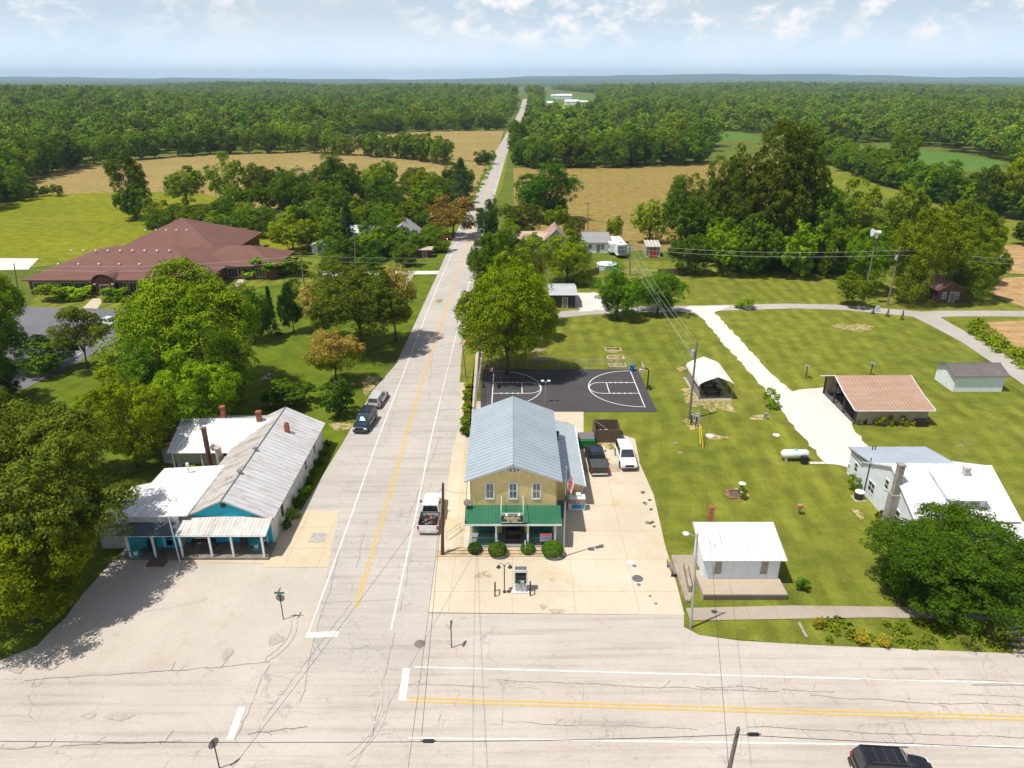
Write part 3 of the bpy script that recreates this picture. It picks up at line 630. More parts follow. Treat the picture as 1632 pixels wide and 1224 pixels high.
for a in [
  ('olive0', -75, 240, 655, 85, 925, 'huge dusky green tree spreading over the west side of the turquoise cafe', None, (1.15, 1.12, 1.0)),
  ('maple1', -60, 172, 815, 55, 990, 'lower leafy tree at the lot edge in front of the huge dusky tree', None, (1.05, 1.02, .85)),
  ('maple0', 192, 424, 424, 318, 630, 'tall bright maple between the office building and the white-roofed cafe', None, (1.0, 1.03, .88)),
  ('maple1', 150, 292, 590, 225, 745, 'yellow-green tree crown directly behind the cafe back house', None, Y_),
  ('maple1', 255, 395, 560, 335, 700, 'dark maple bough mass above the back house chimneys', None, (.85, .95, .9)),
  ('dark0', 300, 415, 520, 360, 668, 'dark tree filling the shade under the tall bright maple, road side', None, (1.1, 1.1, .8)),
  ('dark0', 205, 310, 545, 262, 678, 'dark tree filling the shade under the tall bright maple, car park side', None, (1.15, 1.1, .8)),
  ('olive0', 498, 655, 414, 578, 560, 'large olive-brown tree overhanging the main road shoulder', None, (.95, 1.0, .85)),
  ('mimosa0', 588, 674, 425, 625, 545, 'cream-blossomed tree on the road side of the large olive-brown tree', None, (1.1, 1.0, .85)),
  ('mimosa0', 476, 562, 447, 520, 545, 'cream-blossomed tree on the lawn side of the large olive-brown tree'),
  ('mimosa0', 490, 583, 525, 562, 612, 'small pale-trunked blossom tree alone on the lawn in front', None, (1.1, 1, .8)),
  ('dark0', 372, 440, 452, 405, 545, 'round dark tree beside the pair of pointed cedars'),
  ('pine0', 422, 450, 452, 436, 535, 'slender pointed cedar beside the round dark tree', None, (.8, .9, .9)),
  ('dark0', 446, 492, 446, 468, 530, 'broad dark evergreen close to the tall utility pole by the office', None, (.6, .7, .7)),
  ('maple1', -60, 66, 423, 2, 590, 'big leafy tree rising at the near end of the office car park', None, (1.05, 1.05, .9)),
  ('maple1', -70, 32, 500, -25, 660, 'dark leafy tree below the office car park, cut by the picture edge', None, (.8, .9, .9)),
  ('airy0', 94, 188, 487, 150, 588, 'feathery spreading tree in front of the parked white car', None, (1.1, 1.1, 1)),
  ('mid2', 34, 128, 533, 80, 592, 'feathery low tree at the south kerb of the office car park', None, (.95, 1.05, .95)),
  ('dark0', -50, 48, 566, 0, 640, 'dark rounded tree below the corner of the office car park'),
  ('olive0', -30, 45, 610, 5, 700, 'dusky tree behind the huge tree beside the cafe', None, (1, 1, .9)),
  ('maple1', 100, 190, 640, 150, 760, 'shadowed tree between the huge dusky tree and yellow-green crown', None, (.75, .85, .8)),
  # right of the road
  ('maple1', 742, 832, 374, 790, 485, 'paler maple close to the road, behind the big maple over the court', None, (.92, .9, .85)),
  ('maple0', 726, 890, 424, 805, 598, 'big bright maple overhanging the basketball court fence', None, (1.05, 1.08, .85)),
  ('maple1', 765, 868, 398, 815, 545, 'deep green maple filling the gap behind the big maple over the court', None, (.85, .92, .85)),
  ('olive0', 790, 868, 395, 835, 520, 'greyish tree crown squeezed between the big maple and the grey shed', None, (1.0, .95, .9)),
  ('maple1', 860, 947, 370, 905, 452, 'rounded green tree in front of the rusty-roofed house', None, (1.1, 1.1, .9)),
  ('dark0', 945, 1022, 425, 985, 508, 'low broad tree on the lane corner, half nearest the gravel patch', None, (1.35, 1.35, 1.1)),
  ('dark0', 1005, 1090, 430, 1048, 500, 'low broad tree on the lane corner, half nearest the driveway fork', None, (1.15, 1.2, 1)),
  ('mid1', 1003, 1066, 318, 1037, 386, 'rounded tree right behind the white greenhouse shed', None, (1.1, 1.1, .9)),
  ('mid0', 964, 993, 345, 980, 388, 'small bright tree behind the white caravan', None, Y_),
  ('dark0', 818, 920, 262, 868, 352, 'dense dark round tree at the edge of the stubble field', None, (.8, .95, .8)),
  ('dark0', 757, 800, 318, 778, 383, 'dark tree leaning over the road where it dips from view', None, (.95, .95, .9)),
  ('mid2', 797, 868, 325, 832, 375, 'greyish tree right of the road dip in front of the dense dark round tree'),
  ('mid0', 862, 908, 328, 885, 372, 'bright bush-like tree behind the rusty gable', None, Y_),
  ('mid2', 893, 934, 347, 912, 385, 'greyish small tree beside the rusty gable'),
  ('mid0', 800, 830, 350, 815, 395, 'leafy tree between the road and rusty roof', None, LT),
  ('mid0', 828, 868, 372, 846, 408, 'low leafy tree directly before the rusty-roofed house', None, (.95, 1, .8)),
  ('mid2', 806, 838, 376, 820, 412, 'greyish tree at the roadside before the rusty-roofed house'),
  # big group right
  ('oak0', 1138, 1288, 207, 1214, 428, 'giant dark oak towering above all trees behind the back lawn', None, (1.25, 1.1, 1)),
  ('oak0', 1092, 1185, 258, 1138, 415, 'tall rounded dark tree leaning on the west flank of the giant oak', None, (1.1, 1.05, 1)),
  ('oak0', 1232, 1300, 268, 1262, 425, 'tall dark tree on the east flank of the giant oak', None, (1.1, 1.0, 1)),
  ('oak0', 1048, 1130, 285, 1090, 412, 'tall dark tree beside the giant oak, over the greenhouse', None, (1.15, 1.15, 1)),
  ('mid2', 1060, 1130, 373, 1100, 437, 'low rounded tree behind the fence, nearest the greenhouse', None, (1.1, 1.1, .9)),
  ('mid0', 1118, 1185, 352, 1150, 438, 'leafy tree at the foot of the giant oak', None, (.95, 1, .9)),
  ('mid2', 1165, 1240, 342, 1205, 440, 'bushy tree on the back lawn edge below the giant oak', None, (1.05, 1.05, .9)),
  ('mid1', 1228, 1300, 352, 1265, 443, 'bushy tree on the back lawn edge with rounded top', None, (1, 1.05, .9)),
  ('mid2', 1255, 1345, 283, 1300, 430, 'tall greyish tree between the giant oak and the yellow-green group', None, (1.05, 1, .9)),
  ('mid3', 1320, 1405, 290, 1362, 420, 'tall feathery tree behind the storm siren pole', None, (1.05, 1, .9)),
  ('mid2', 1395, 1480, 300, 1438, 415, 'rounded greyish tree at the back of the wooded corner', None, LT),
  ('mid1', 1290, 1345, 350, 1318, 442, 'leafy tree left of the storm siren', None, LT),
  ('maple1', 1335, 1420, 362, 1380, 466, 'broad bright tree around the storm siren pole', None, (1.1, 1.1, .85)),
  ('mid0', 1328, 1385, 434, 1356, 488, 'small round bright tree standing forward on the lawn by the siren', None, Y_),
  ('maple1', 1400, 1520, 330, 1462, 482, 'broad sunlit tree behind the leaning utility pole', None, (1.0, .98, .8)),
  ('maple1', 1470, 1580, 325, 1520, 452, 'broad golden-green tree at the top of the wooded corner', None, (1.05, 1.0, .8)),
  ('maple1', 1505, 1592, 380, 1550, 478, 'dark-hearted tree beside the brown porch roof', None, (.95, 1, .8)),
  ('broad0', 1370, 1640, 799, 1512, 952, 'large domed dark green tree in front of the white farmhouse', None, (.78, .80, .72)),
  # left background
  ('mid2', 184, 250, 243, 214, 346, 'tall slender grey-green tree alone in the bright meadow'),
  ('shrub0', 190, 248, 290, 220, 350, 'dark round bush at the foot of the tall slender meadow tree'),
  ('mid0', 266, 334, 267, 300, 332, 'spreading green tree at the far corner of the meadow', None, LT),
  ('mid3', 338, 398, 249, 368, 338, 'tall pale-green tree at the stubble field edge', None, (1.0, 1.05, .95)),
  ('dark0', 504, 582, 246, 545, 335, 'dark rounded evergreen above the village trees'),
  ('pine0', 712, 760, 250, 737, 335, 'large dark spruce close to the road beyond the village trees'),
  ('bronze0', 682, 764, 314, 722, 378, 'bronze-leaved tree shading the road beside the red pickup'),
  ('pine0', 536, 578, 316, 556, 398, 'dark spruce in the middle of the village trees'),
  ('mid0', 430, 506, 345, 468, 402, 'bright loose tree behind the end of the office roof', None, Y_),
]:
    tree_px(*a)
# bushes seen one by one
for a in [
  ('shrub0', 512, 573, 600, 545, 663, 'large dark rounded shrub beside the silver wagon'), ('shrub0', 420, 505, 600, 466, 648, 'broad dark shrub on the lawn behind the cafe'),
  ('shrub0', 1266, 1290, 919, 1278, 941, 'single small round bush in the lawn beside the white block building', None, (1.4, 1.5, 1)),
  ('shrub1', 1170, 1204, 478, 1187, 491, 'low grey-green bush at the driveway fork', None, (.8, .9, 1.1)),
  ('gold0', 1292, 1314, 982, 1303, 1001, 'golden bush on the verge nearest the white block building'), ('gold0', 1360, 1382, 1003, 1371, 1027, 'golden bush in the middle of the verge'),
  ('gold0', 1397, 1420, 1012, 1408, 1030, 'low golden bush at the verge edge near the tree shade'), ('shrub1', 1348, 1372, 757, 1360, 780, 'leafy shrub by the white farmhouse wall', None, (.9, 1.2, .6)),
  ('shrub1', 1394, 1406, 812, 1400, 824, 'small reddish shrub at the farmhouse wall corner', None, (1.2, .6, .5)), ('shrub1', 1175, 1190, 775, 1182, 795, 'small plant growing in the square timber planter', None, (.8, 1, .8)),
  ('shrub1', 290, 322, 735, 304, 752, 'sunlit bush at the wall of the back house', None, Y_), ('shrub1', 1215, 1242, 620, 1228, 650, 'weedy bush along the gravel driveway', None, (.8, 1.1, .8))]:
    tree_px(*a, cat='shrub')
for i, x in enumerate((1391, 1414, 1437)):
    tree_px('cedar0', x - 4, x + 4, 488 + i * 3, x, 500 + i * 5, ['small pointed evergreen beside the lane, nearest the siren', 'small pointed evergreen beside the lane, middle of three', 'small pointed evergreen beside the lane, nearest the road fork'][i], 'little evergreens along the lane', (.8, .9, .8), 'tree', 'cedar_sapling')
ORD = 'first second third fourth fifth sixth seventh eighth ninth tenth eleventh twelfth thirteenth fourteenth fifteenth sixteenth seventeenth eighteenth nineteenth twentieth'.split()
def ordn(i): return ORD[i] if i < 20 else ['twenty', 'thirty', 'forty', 'fifty'][(i + 1) // 10 - 2] + ('-' + ORD[(i + 1) % 10 - 1] if (i + 1) % 10 else 'th')
def relabel(ts, what, tail):
    ts.sort(key=lambda t: PX(t.location.x, t.location.y, 0)[0])
    for i, t in enumerate(ts): t['label'] = f'{ordn(i)} {what} from the west {tail}'
# village trees and thickets: a random but filled band between meadow, houses and road
rr = random.Random(21)
LOT_OF = ['mid0', 'mid1', 'mid2', 'mid3', 'dark0', 'mid2']
def scatter(n, xr, yr, wr, hr, label, group, tints=((1, 1, 1), Y_, LT, DK), keys=LOT_OF, avoid=()):
    pts = []; tries = 0; made = []
    while len(pts) < n and tries < n * 60:
        tries += 1; x = rr.uniform(*xr); y = rr.uniform(*yr)
        if any(a[0] < x < a[1] and a[2] < y < a[3] for a in avoid): continue
        g = G(x, y)
        if any((g - q).length < 4.5 for q in pts): continue
        pts.append(g); w_ = rr.uniform(*wr)
        made += [plant(rr.choice(keys), g.x, g.y, w_, w_ * rr.uniform(*hr), label, 'tree', 'broadleaf_tree', rr.uniform(0, 6.28), group, (*rr.choice(tints), 1))]
    w0, w1 = label.split(' | '); relabel(made, w0, w1)
scatter(34, (395, 745), (300, 348), (9, 13), (.8, 1.1), 'leafy tree | in the belt between stubble field and village', 'village tree belt by the field', ((1, 1, 1), Y_, LT, (1, .95, .85)))
scatter(24, (480, 700), (345, 402), (7, 10.5), (.75, 1.0), 'leafy garden tree | among the village houses', 'garden trees among the houses', avoid=((578, 604, 380, 398), (632, 655, 380, 398)))
scatter(13, (525, 665), (402, 432), (5, 8), (.7, 1.0), 'thick hedge tree | before the village houses', 'hedge trees before the village houses', ((1, 1, 1), DK, LT), ['mid0', 'mid2', 'dark0'])
scatter(14, (240, 410), (352, 378), (7, 10), (.65, .9), 'bushy tree | in the thicket behind the brick office roof', 'thicket behind the brick office', ((1, 1, 1), LT, DK))
scatter(6, (410, 480), (330, 380), (5, 8), (.8, 1.0), 'light tree | between the office thicket and the village', 'light trees by the thicket', (Y_, LT))
scatter(5, (0, 42), (305, 322), (7, 10), (1.0, 1.4), 'tree | in the clump at the meadow corner', 'clump at the meadow corner')
scatter(4, (50, 125), (310, 316), (4, 6), (.8, 1.1), 'small bushy tree | on the meadow edge', 'bushy trees on the meadow edge', (LT, DK))
scatter(14, (1280, 1560), (392, 436), (10, 13), (.8, 1.0), 'tall tree | in the wooded corner behind the back lawn', 'wooded corner trees', ((1, 1, 1), LT, (1, .95, .8)))
scatter(7, (1120, 1270), (395, 430), (8, 12), (1.0, 1.3), 'tree | in the dense wood around the giant oak', 'wood around the giant oak', ((.9, .95, .9), DK))
scatter(5, (790, 900), (340, 352), (5, 7), (.6, .9), 'scrubby tree | on the field edge by the rusty-roofed house', 'scrub by the rusty-roofed house', (LT, Y_))
scatter(7, (764, 806), (395, 470), (5, 8), (.9, 1.1), 'leafy tree | lining the road beyond the paler maple', 'trees lining the road')
# tree rows seen at their feet
def row(pts, step, w_, hk, label, group, keys=('mid2', 'mid3', 'mid1'), tints=((.85, .95, .9), (1, 1, 1), (.8, .9, .85)), rows=1, back=9):
    P = [G(*p) for p in pts]
    for r_ in range(rows):
        made = []
        acc = rr.uniform(0, step)
        for a, b_ in zip(P, P[1:]):
            L = (b_ - a).length; t = (b_ - a) / L
            while acc < L:
                p = a + t * acc + Vector((rr.uniform(-1.5, 1.5), r_ * back + rr.uniform(-2, 2), 0)); ww = rr.uniform(*w_)
                made += [plant(rr.choice(keys), p.x, p.y, ww, ww * rr.uniform(*hk), label, 'tree', 'broadleaf_tree', rr.uniform(0, 6.28), group, (*rr.choice(tints), 1))]
                acc += step * rr.uniform(.8, 1.25)
            acc -= L
        w0, w1 = label.split(' | '); relabel(made, w0 if rows == 1 else ('front ' if r_ == 0 else 'rear ') + w0, w1)
row([(492, 243), (560, 247), (640, 252), (712, 262)], 7, (11, 14), (.95, 1.15), 'dark tree | in the row dividing the two stubble fields', 'field-dividing tree row', rows=1)
row([(722, 262), (735, 262)], 9, (6, 8), (1.8, 2.2), 'narrow tree | near the road end of the dividing row', 'narrow trees by the row')
row([(745, 263), (786, 262)], 7, (8, 10), (.8, 1), 'low tree | at the road end of the dividing row', 'low trees by the row')
row([(-40, 340), (0, 303), (40, 286), (130, 264), (240, 252), (350, 245), (470, 243), (495, 239)], 10.0, (13, 17), (.9, 1.15), 'tree | on the near edge of the western wood', 'edge of the western wood', rows=1, tints=((.85, .95, .85), (1, 1, 1), (1.15, 1.1, .9)))
row([(570, 217), (650, 210), (720, 208.5), (806, 207.5)], 11, (12, 16), (.9, 1.2), 'tree | on the wood edge beyond the upper stubble field', 'wood edge beyond the upper field')
row([(818, 262), (845, 268), (875, 268)], 7, (9, 12), (1.0, 1.3), 'tree | in the clump east of the road bend', 'clump east of the road bend', rows=2, keys=('mid2', 'mid3', 'dark0'))
row([(822, 225), (830, 236), (826, 250)], 10, (9, 12), (1.2, 1.5), 'tall tree | hiding the road beyond the bend', 'trees hiding the road')
row([(885, 268), (960, 267), (1040, 264), (1120, 261)], 9, (12, 16), (1.0, 1.25), 'tree | along the north side of the eastern stubble field', 'row north of the eastern field', rows=2)
row([(1268, 253), (1330, 261), (1398, 289), (1450, 306), (1510, 327), (1570, 339), (1650, 358)], 8, (10, 14), (.8, 1.1), 'tree | in the diagonal hedge beyond the green strip', 'diagonal hedge trees', rows=2, tints=((.85, .95, .85), (1, 1, 1), (.95, 1, .85)))
for a in [('mid1', 1408, 1458, 207, 1433, 285, 'tall bright tree standing out of the diagonal hedge', None, LT), ('mid2', 1545, 1600, 268, 1572, 345, 'rounded tree at the east end of the diagonal hedge'), ('mid0', 1585, 1650, 243, 1615, 350, 'tall tree at the east end of the hedge, cut by the picture edge', None, LT), ('shrub0', 1610, 1660, 355, 1635, 392, 'dark bush by the bare soil field')]: tree_px(*a)

# ------------------------------------------------------------------ the far woods: one mass, too many trees to count
def inside(P, x, y):
    n = len(P); r = np.zeros(len(x), bool); j = n - 1
    for i in range(n):
        xi, yi = P[i]; xj, yj = P[j]
        c = ((yi > y) != (yj > y)) & (x < (xj - xi) * (y - yi) / (yj - yi + 1e-12) + xi); r ^= c; j = i
    return r
WOODS = [
 [(-1200, 330), (-40, 333), (0, 299), (40, 281), (130, 260), (240, 247), (350, 241), (470, 239), (498, 234), (575, 214), (650, 208), (806, 205.5), (815, 190), (823, 176), (830, 160), (832, 136), (-1200, 136)],
 [(838, 136), (842, 158), (838, 178), (828, 206), (838, 222), (845, 262), (960, 260), (1110, 256), (1150, 232), (950, 221), (950, 205), (1060, 205), (1180, 210), (1250, 219), (1300, 238), (1390, 225), (1460, 236), (1545, 245), (1610, 257), (1640, 300), (2600, 420), (2600, 136)]]
HOLES = [[(860, 140), (952, 150), (955, 163), (945, 186), (905, 190), (858, 182), (862, 150)], [(1070, 148), (1130, 148), (1128, 154), (1070, 154)], [(820, 150), (845, 150), (842, 185), (818, 185)], [(760, 146), (835, 146), (835, 152), (780, 152)]]
WG = [[tuple(G(*p))[:2] for p in w_] for w_ in WOODS]; HG = [[tuple(G(*p))[:2] for p in w_] for w_ in HOLES]
rs = np.random.RandomState(3); xs, ys2, ws = [], [], []
y = 300.0
while y < 3300:
    step = 12.5 if y < 900 else 12.5 * (y / 900) ** .4
    half = y * 0.80 + 60; n_ = int(2 * half / step)
    xs.append(np.linspace(-half, half, n_) + rs.uniform(-.45, .45, n_) * step); ys2.append(y + rs.uniform(-.45, .45, n_) * step); ws.append(np.full(n_, step)); y += step * .95
X = np.concatenate(xs); Y = np.concatenate(ys2); W = np.concatenate(ws)
ok = np.zeros(len(X), bool)
for p in WG: ok |= inside(p, X, Y)
for p in HG: ok &= ~inside(p, X, Y)
ok &= np.abs(X - np.interp(Y, _ry, _rx)) > 13
X, Y, W = X[ok], Y[ok], W[ok]
def hz(x, y): # low swells of the land under the far woods
    k = np.clip((y - 480) / 500, 0, 1)
    return k * (8 * np.sin(x / 310 + 1.2) * np.cos(y / 300) + 6 * np.sin(x / 150 + y / 190) - 1)
Z = np.maximum(hz(X, Y), -2.0)
me = bpy.data.meshes.new('forest'); me.vertices.add(len(X)); me.vertices.foreach_set('co', np.stack([X, Y, Z], 1).astype(np.float32).ravel())
patch = np.sin(X / 47 + 1.3 * np.sin(Y / 61)) * np.cos(Y / 53 + X / 97)
wv = W * rs.uniform(1.0, 1.7, len(X)); hv = np.clip((rs.normal(14.0, 4.2, len(X)) + 2.2 * patch) * (1 + .10 * (W / 10 - 1)), 7, 23)
at_ = me.attributes.new('siz', 'FLOAT_VECTOR', 'POINT'); at_.data.foreach_set('vector', np.stack([wv, wv, hv], 1).astype(np.float32).ravel())
at_ = me.attributes.new('rot', 'FLOAT_VECTOR', 'POINT'); at_.data.foreach_set('vector', np.stack([wv * 0, wv * 0, rs.uniform(0, 6.28, len(X))], 1).astype(np.float32).ravel())
at_ = me.attributes.new('idx', 'INT', 'POINT'); at_.data.foreach_set('value', rs.randint(0, 5, len(X)).astype(np.int32))
forest = bpy.data.objects.new('forest', me); C.objects.link(forest)
tag(forest, 'mass of far broadleaf woods rolling to the horizon on both sides of the road', 'woods', kind='stuff')
ng = bpy.data.node_groups.new('woods', 'GeometryNodeTree')
ng.interface.new_socket('Geometry', in_out='INPUT', socket_type='NodeSocketGeometry'); ng.interface.new_socket('Geometry', in_out='OUTPUT', socket_type='NodeSocketGeometry')
gi = ng.nodes.new('NodeGroupInput'); go = ng.nodes.new('NodeGroupOutput')
iop = ng.nodes.new('GeometryNodeInstanceOnPoints'); iop.inputs['Pick Instance'].default_value = True
jn = ng.nodes.new('GeometryNodeJoinGeometry')
for k in range(5):
    po = bpy.data.objects.new('far_tree_source', TEMPL['far%d' % k][0])      # never linked to the scene
    oi = ng.nodes.new('GeometryNodeObjectInfo'); oi.inputs['Object'].default_value = po; oi.inputs['As Instance'].default_value = False
    g2 = ng.nodes.new('GeometryNodeGeometryToInstance'); ng.links.new(oi.outputs['Geometry'], g2.inputs[0]); ng.links.new(g2.outputs[0], jn.inputs[0])
ng.links.new(gi.outputs[0], iop.inputs['Points']); ng.links.new(jn.outputs[0], iop.inputs['Instance'])
for nm, sock, typ in (('siz', 'Scale', 'FLOAT_VECTOR'), ('rot', 'Rotation', 'FLOAT_VECTOR'), ('idx', 'Instance Index', 'INT')):
    a_ = ng.nodes.new('GeometryNodeInputNamedAttribute'); a_.data_type = typ; a_.inputs['Name'].default_value = nm
    out = [q for q in a_.outputs if q.enabled and q.name == 'Attribute'][0]; ng.links.new(out, iop.inputs[sock])
ng.links.new(iop.outputs[0], go.inputs[0])
md = forest.modifiers.new('woods', 'NODES'); md.node_group = ng
print('forest trees', len(X))
def woodmask(x, y):
    x = np.array(x, float); y = np.array(y, float); k = np.zeros(len(x), bool)
    for p in WG: k |= inside(p, x, y)
    for p in HG: k &= ~inside(p, x, y)
    return k & (np.abs(x - np.interp(y, _ry, _rx)) > 30)
gx = np.arange(-2700, 2701, 45.0); gy = np.arange(480, 3350, 45.0); GX, GY = np.meshgrid(gx, gy); GX, GY = GX.ravel(), GY.ravel()
GZ = np.where(woodmask(GX, GY), hz(GX, GY) - 1.2, -2.5); n_ = len(gx)
mb = MB(); mb.add(list(zip(GX.tolist(), GY.tolist(), GZ.tolist())), [(j * n_ + i, j * n_ + i + 1, (j + 1) * n_ + i + 1, (j + 1) * n_ + i) for j in range(len(gy) - 1) for i in range(n_ - 1)])
mb.build('terrain', M_ground, smooth=True, kind='structure')
# rolling land beyond: distant wooded plain and blue ridges
M_hill = grass_mat('far_hills', (0.040, 0.075, 0.020), (0.055, 0.092, 0.022), (0.10, 0.13, 0.04), None, 0.5)
def ridge(d, amp, base, seed, w_=2600):
    rr_ = random.Random(seed); ph = [rr_.uniform(0, 6.28) for _ in range(8)]; mb = MB(); n_ = 150; rows_ = []
    def hh(x): return base + amp * (sum(math.sin(x / s_ + p) / k for k, (s_, p) in enumerate(zip((2600, 1300, 700, 420, 230, 130), ph), 1)) / 1.9 + (1.0 if seed == 2 else 0) * math.exp(-((x - .33 * d) / (.22 * d)) ** 2))
    for j in range(9):
        t = j / 8; y = d + (t - .5) * w_; k = math.sin(math.pi * t) ** 1.3
        rows_.append([((i / (n_ - 1) - .5) * 2.2 * d, y + 90 * math.sin(i * .7 + j), max(-3, hh((i / (n_ - 1) - .5) * 2.2 * d + j * 40)) * k - 2) for i in range(n_)])
    vs = [p for r in rows_ for p in r]; fs = [(j * n_ + i, j * n_ + i + 1, (j + 1) * n_ + i + 1, (j + 1) * n_ + i) for j in range(8) for i in range(n_ - 1)]
    mb.add(vs, fs); mb.build('hills', M_hill, smooth=True, kind='structure')
ridge(5200, 5, 8, 1); ridge(7000, 7, 14, 5); ridge(9200, 12, 30, 4); ridge(12500, 34, 66, 2)

# low ground cover: weeds and leafy plants nobody could count
def cover(name, label, cat, polys, n, h, m, leaf=.14, seed=1, clump=.9, z=.03):
    rs_ = np.random.RandomState(seed); C_, N_ = [], []
    for P in polys:
        Q = [tuple(G(*p))[:2] for p in P]; xs_ = [q[0] for q in Q]; ys_ = [q[1] for q in Q]; A = (max(xs_) - min(xs_)) * (max(ys_) - min(ys_))
        k = int(n * A); cx_ = rs_.uniform(min(xs_), max(xs_), k); cy_ = rs_.uniform(min(ys_), max(ys_), k); ok_ = inside(Q, cx_, cy_); cx_, cy_ = cx_[ok_], cy_[ok_]
        for x, y in zip(cx_, cy_):
            hh = h * rs_.uniform(.3, 1.2); r = clump * rs_.uniform(.3, .7); q = 26
            e = rs_.normal(size=(q, 3)); e[:, 2] = np.abs(e[:, 2]); e /= np.linalg.norm(e, axis=1, keepdims=True)
            C_.append(np.array([x, y, z]) + e * np.array([r, r, hh])); N_.append(e + rs_.normal(size=(q, 3)) * .5 + np.array([0, 0, .3]))
    c_ = np.concatenate(C_); me_ = quad_mesh(name, quads(c_, np.concatenate(N_), leaf, rs_), m, (rs_.uniform(size=len(c_)) < .12).astype(int) if len(m) > 1 else None)
    o = bpy.data.objects.new(name, me_); C.objects.link(o); return tag(o, label, cat, kind='stuff')
cover('ground_cover', 'leafy green ground cover spreading over the east half of the verge', 'ground cover', [[(1318, 988), (1632, 994), (1632, 1038), (1300, 1024)]], 1.5, .45, [LM_maple, LM_yel], .13, 4)
cover('weeds', 'tall yellow-flowered weeds between the lane and the garden soil', 'weeds', [[(1545, 512), (1560, 510), (1600, 545), (1660, 575), (1800, 640), (1800, 690), (1632, 592), (1575, 555), (1540, 530)]], .9, 1.2, [LM_maple, LM_yel], .22, 5, 1.3)
cover('weeds', 'rough tall grass along the ditch west of the falling road', 'weeds', [[(748, 335), (760, 318), (783, 268), (790, 246), (786, 246), (768, 280), (750, 315)]], .25, .9, [LM_maple], .3, 6, 1.6)
cover('weeds', 'thin weeds growing through the forecourt joints by the lawn', 'weeds', [[(1022, 782), (1034, 782), (1044, 850), (1034, 848)]], 1.6, .06, [LM_olive], .09, 7, .4, .06)
cover('undergrowth', 'dark undergrowth beneath the wooded corner trees', 'undergrowth', [[(1120, 425), (1330, 436), (1420, 462), (1500, 470), (1580, 460), (1560, 430), (1400, 420), (1200, 400)]], .12, 2.0, [LM_dark], .3, 8, 2.6)
cover('undergrowth', 'low undergrowth beneath the village trees', 'undergrowth', [[(400, 345), (560, 345), (740, 345), (690, 380), (560, 400), (480, 395)]], .06, 1.5, [LM_maple], .34, 9, 2.6)
# ------------------------------------------------------------------ building helpers
M_ribw = paint('rib_grey', (.52, .49, .46), .5, .2); M_ribb = paint('rib_blue_grey', (.39, .445, .485), .45, .3); M_ribg = paint('rib_green', (.02, .15, .07), .4, .2); M_ribs = paint('rib_salmon', (.34, .17, .12), .5)
def slab(mb, a, b_, c, d, th=0.10, rib=None, rh=0.04, rw=0.05, mi=0, mr=1):
    # roof plane a-b (eave) to d-c (ridge), with standing ribs running up the slope
    a, b_, c, d = map(Vector, (a, b_, c, d)); nn = (b_ - a).cross(d - a).normalized()
    if nn.z < 0: nn = -nn
    lo = [p - nn * th for p in (a, b_, c, d)]
    mb.hexa([*lo, a, b_, c, d], mi)
    if rib:
        L = (b_ - a).length; k = max(2, int(round(L / rib)))
        for i in range(k + 1):
            t = i / k; p = a.lerp(b_, t); q = d.lerp(c, t); u = (b_ - a).normalized() * rw / 2
            if i == 0: p += u; q += u
            if i == k: p -= u; q -= u
            e = nn * 0.002
            mb.hexa([p - u + e, p + u + e, q + u + e, q - u + e, p - u + nn * rh, p + u + nn * rh, q + u + nn * rh, q - u + nn * rh], mr)
    return mb
def gable_walls(mb, x0, x1, y0, y1, z0, ze, zr, axis='x', pr=None):
    if axis == 'x':
        m_ = (y0 + y1) / 2 if pr is None else pr
        return mb.extr([(x0, y0, z0), (x0, y0, ze), (x0, m_, zr), (x0, y1, ze), (x0, y1, z0)], (x1 - x0, 0, 0))
    m_ = (x0 + x1) / 2 if pr is None else pr
    return mb.extr([(x0, y0, z0), (x1, y0, z0), (x1, y0, ze), (m_, y0, zr), (x0, y0, ze)], (0, y1 - y0, 0))
def gable_roof(mb, x0, x1, y0, y1, ze, zr, axis='x', oh=.35, og=.3, pr=None, rib=.6, th=.1, rh=.04):
    lift = 0.11
    if axis == 'x':
        m_ = (y0 + y1) / 2 if pr is None else pr
        for yy in (y0, y1):
            s_ = (zr - ze) / (m_ - yy); sg = -1 if yy < m_ else 1; ye = yy + sg * oh; z_ = ze + s_ * (ye - yy)
            slab(mb, (x0 - og, ye, z_ + lift), (x1 + og, ye, z_ + lift), (x1 + og, m_, zr + lift), (x0 - og, m_, zr + lift), th, rib, rh)
        mb.tube([(x0 - og, m_, zr + lift), (x1 + og, m_, zr + lift)], .07, 6)
    else:
        m_ = (x0 + x1) / 2 if pr is None else pr
        for xx in (x0, x1):
            s_ = (zr - ze) / (m_ - xx); sg = -1 if xx < m_ else 1; xe = xx + sg * oh; z_ = ze + s_ * (xe - xx)
            slab(mb, (xe, y0 - og, z_ + lift), (xe, y1 + og, z_ + lift), (m_, y1 + og, zr + lift), (m_, y0 - og, zr + lift), th, rib, rh)
        mb.tube([(m_, y0 - og, zr + lift), (m_, y1 + og, zr + lift)], .07, 6)
    return mb
M_glass = paint('window_glass', (0.035, 0.045, 0.05), 0.08, spl=.8, var=.3)
M_wglass = paint('pale_glass', (0.14, 0.17, 0.19), 0.10, spl=.8, var=.4, sc=3)
M_wt = paint('white_trim', (0.74, 0.74, 0.73), 0.5, dirt=(.4, .38, .34), amt=.25)
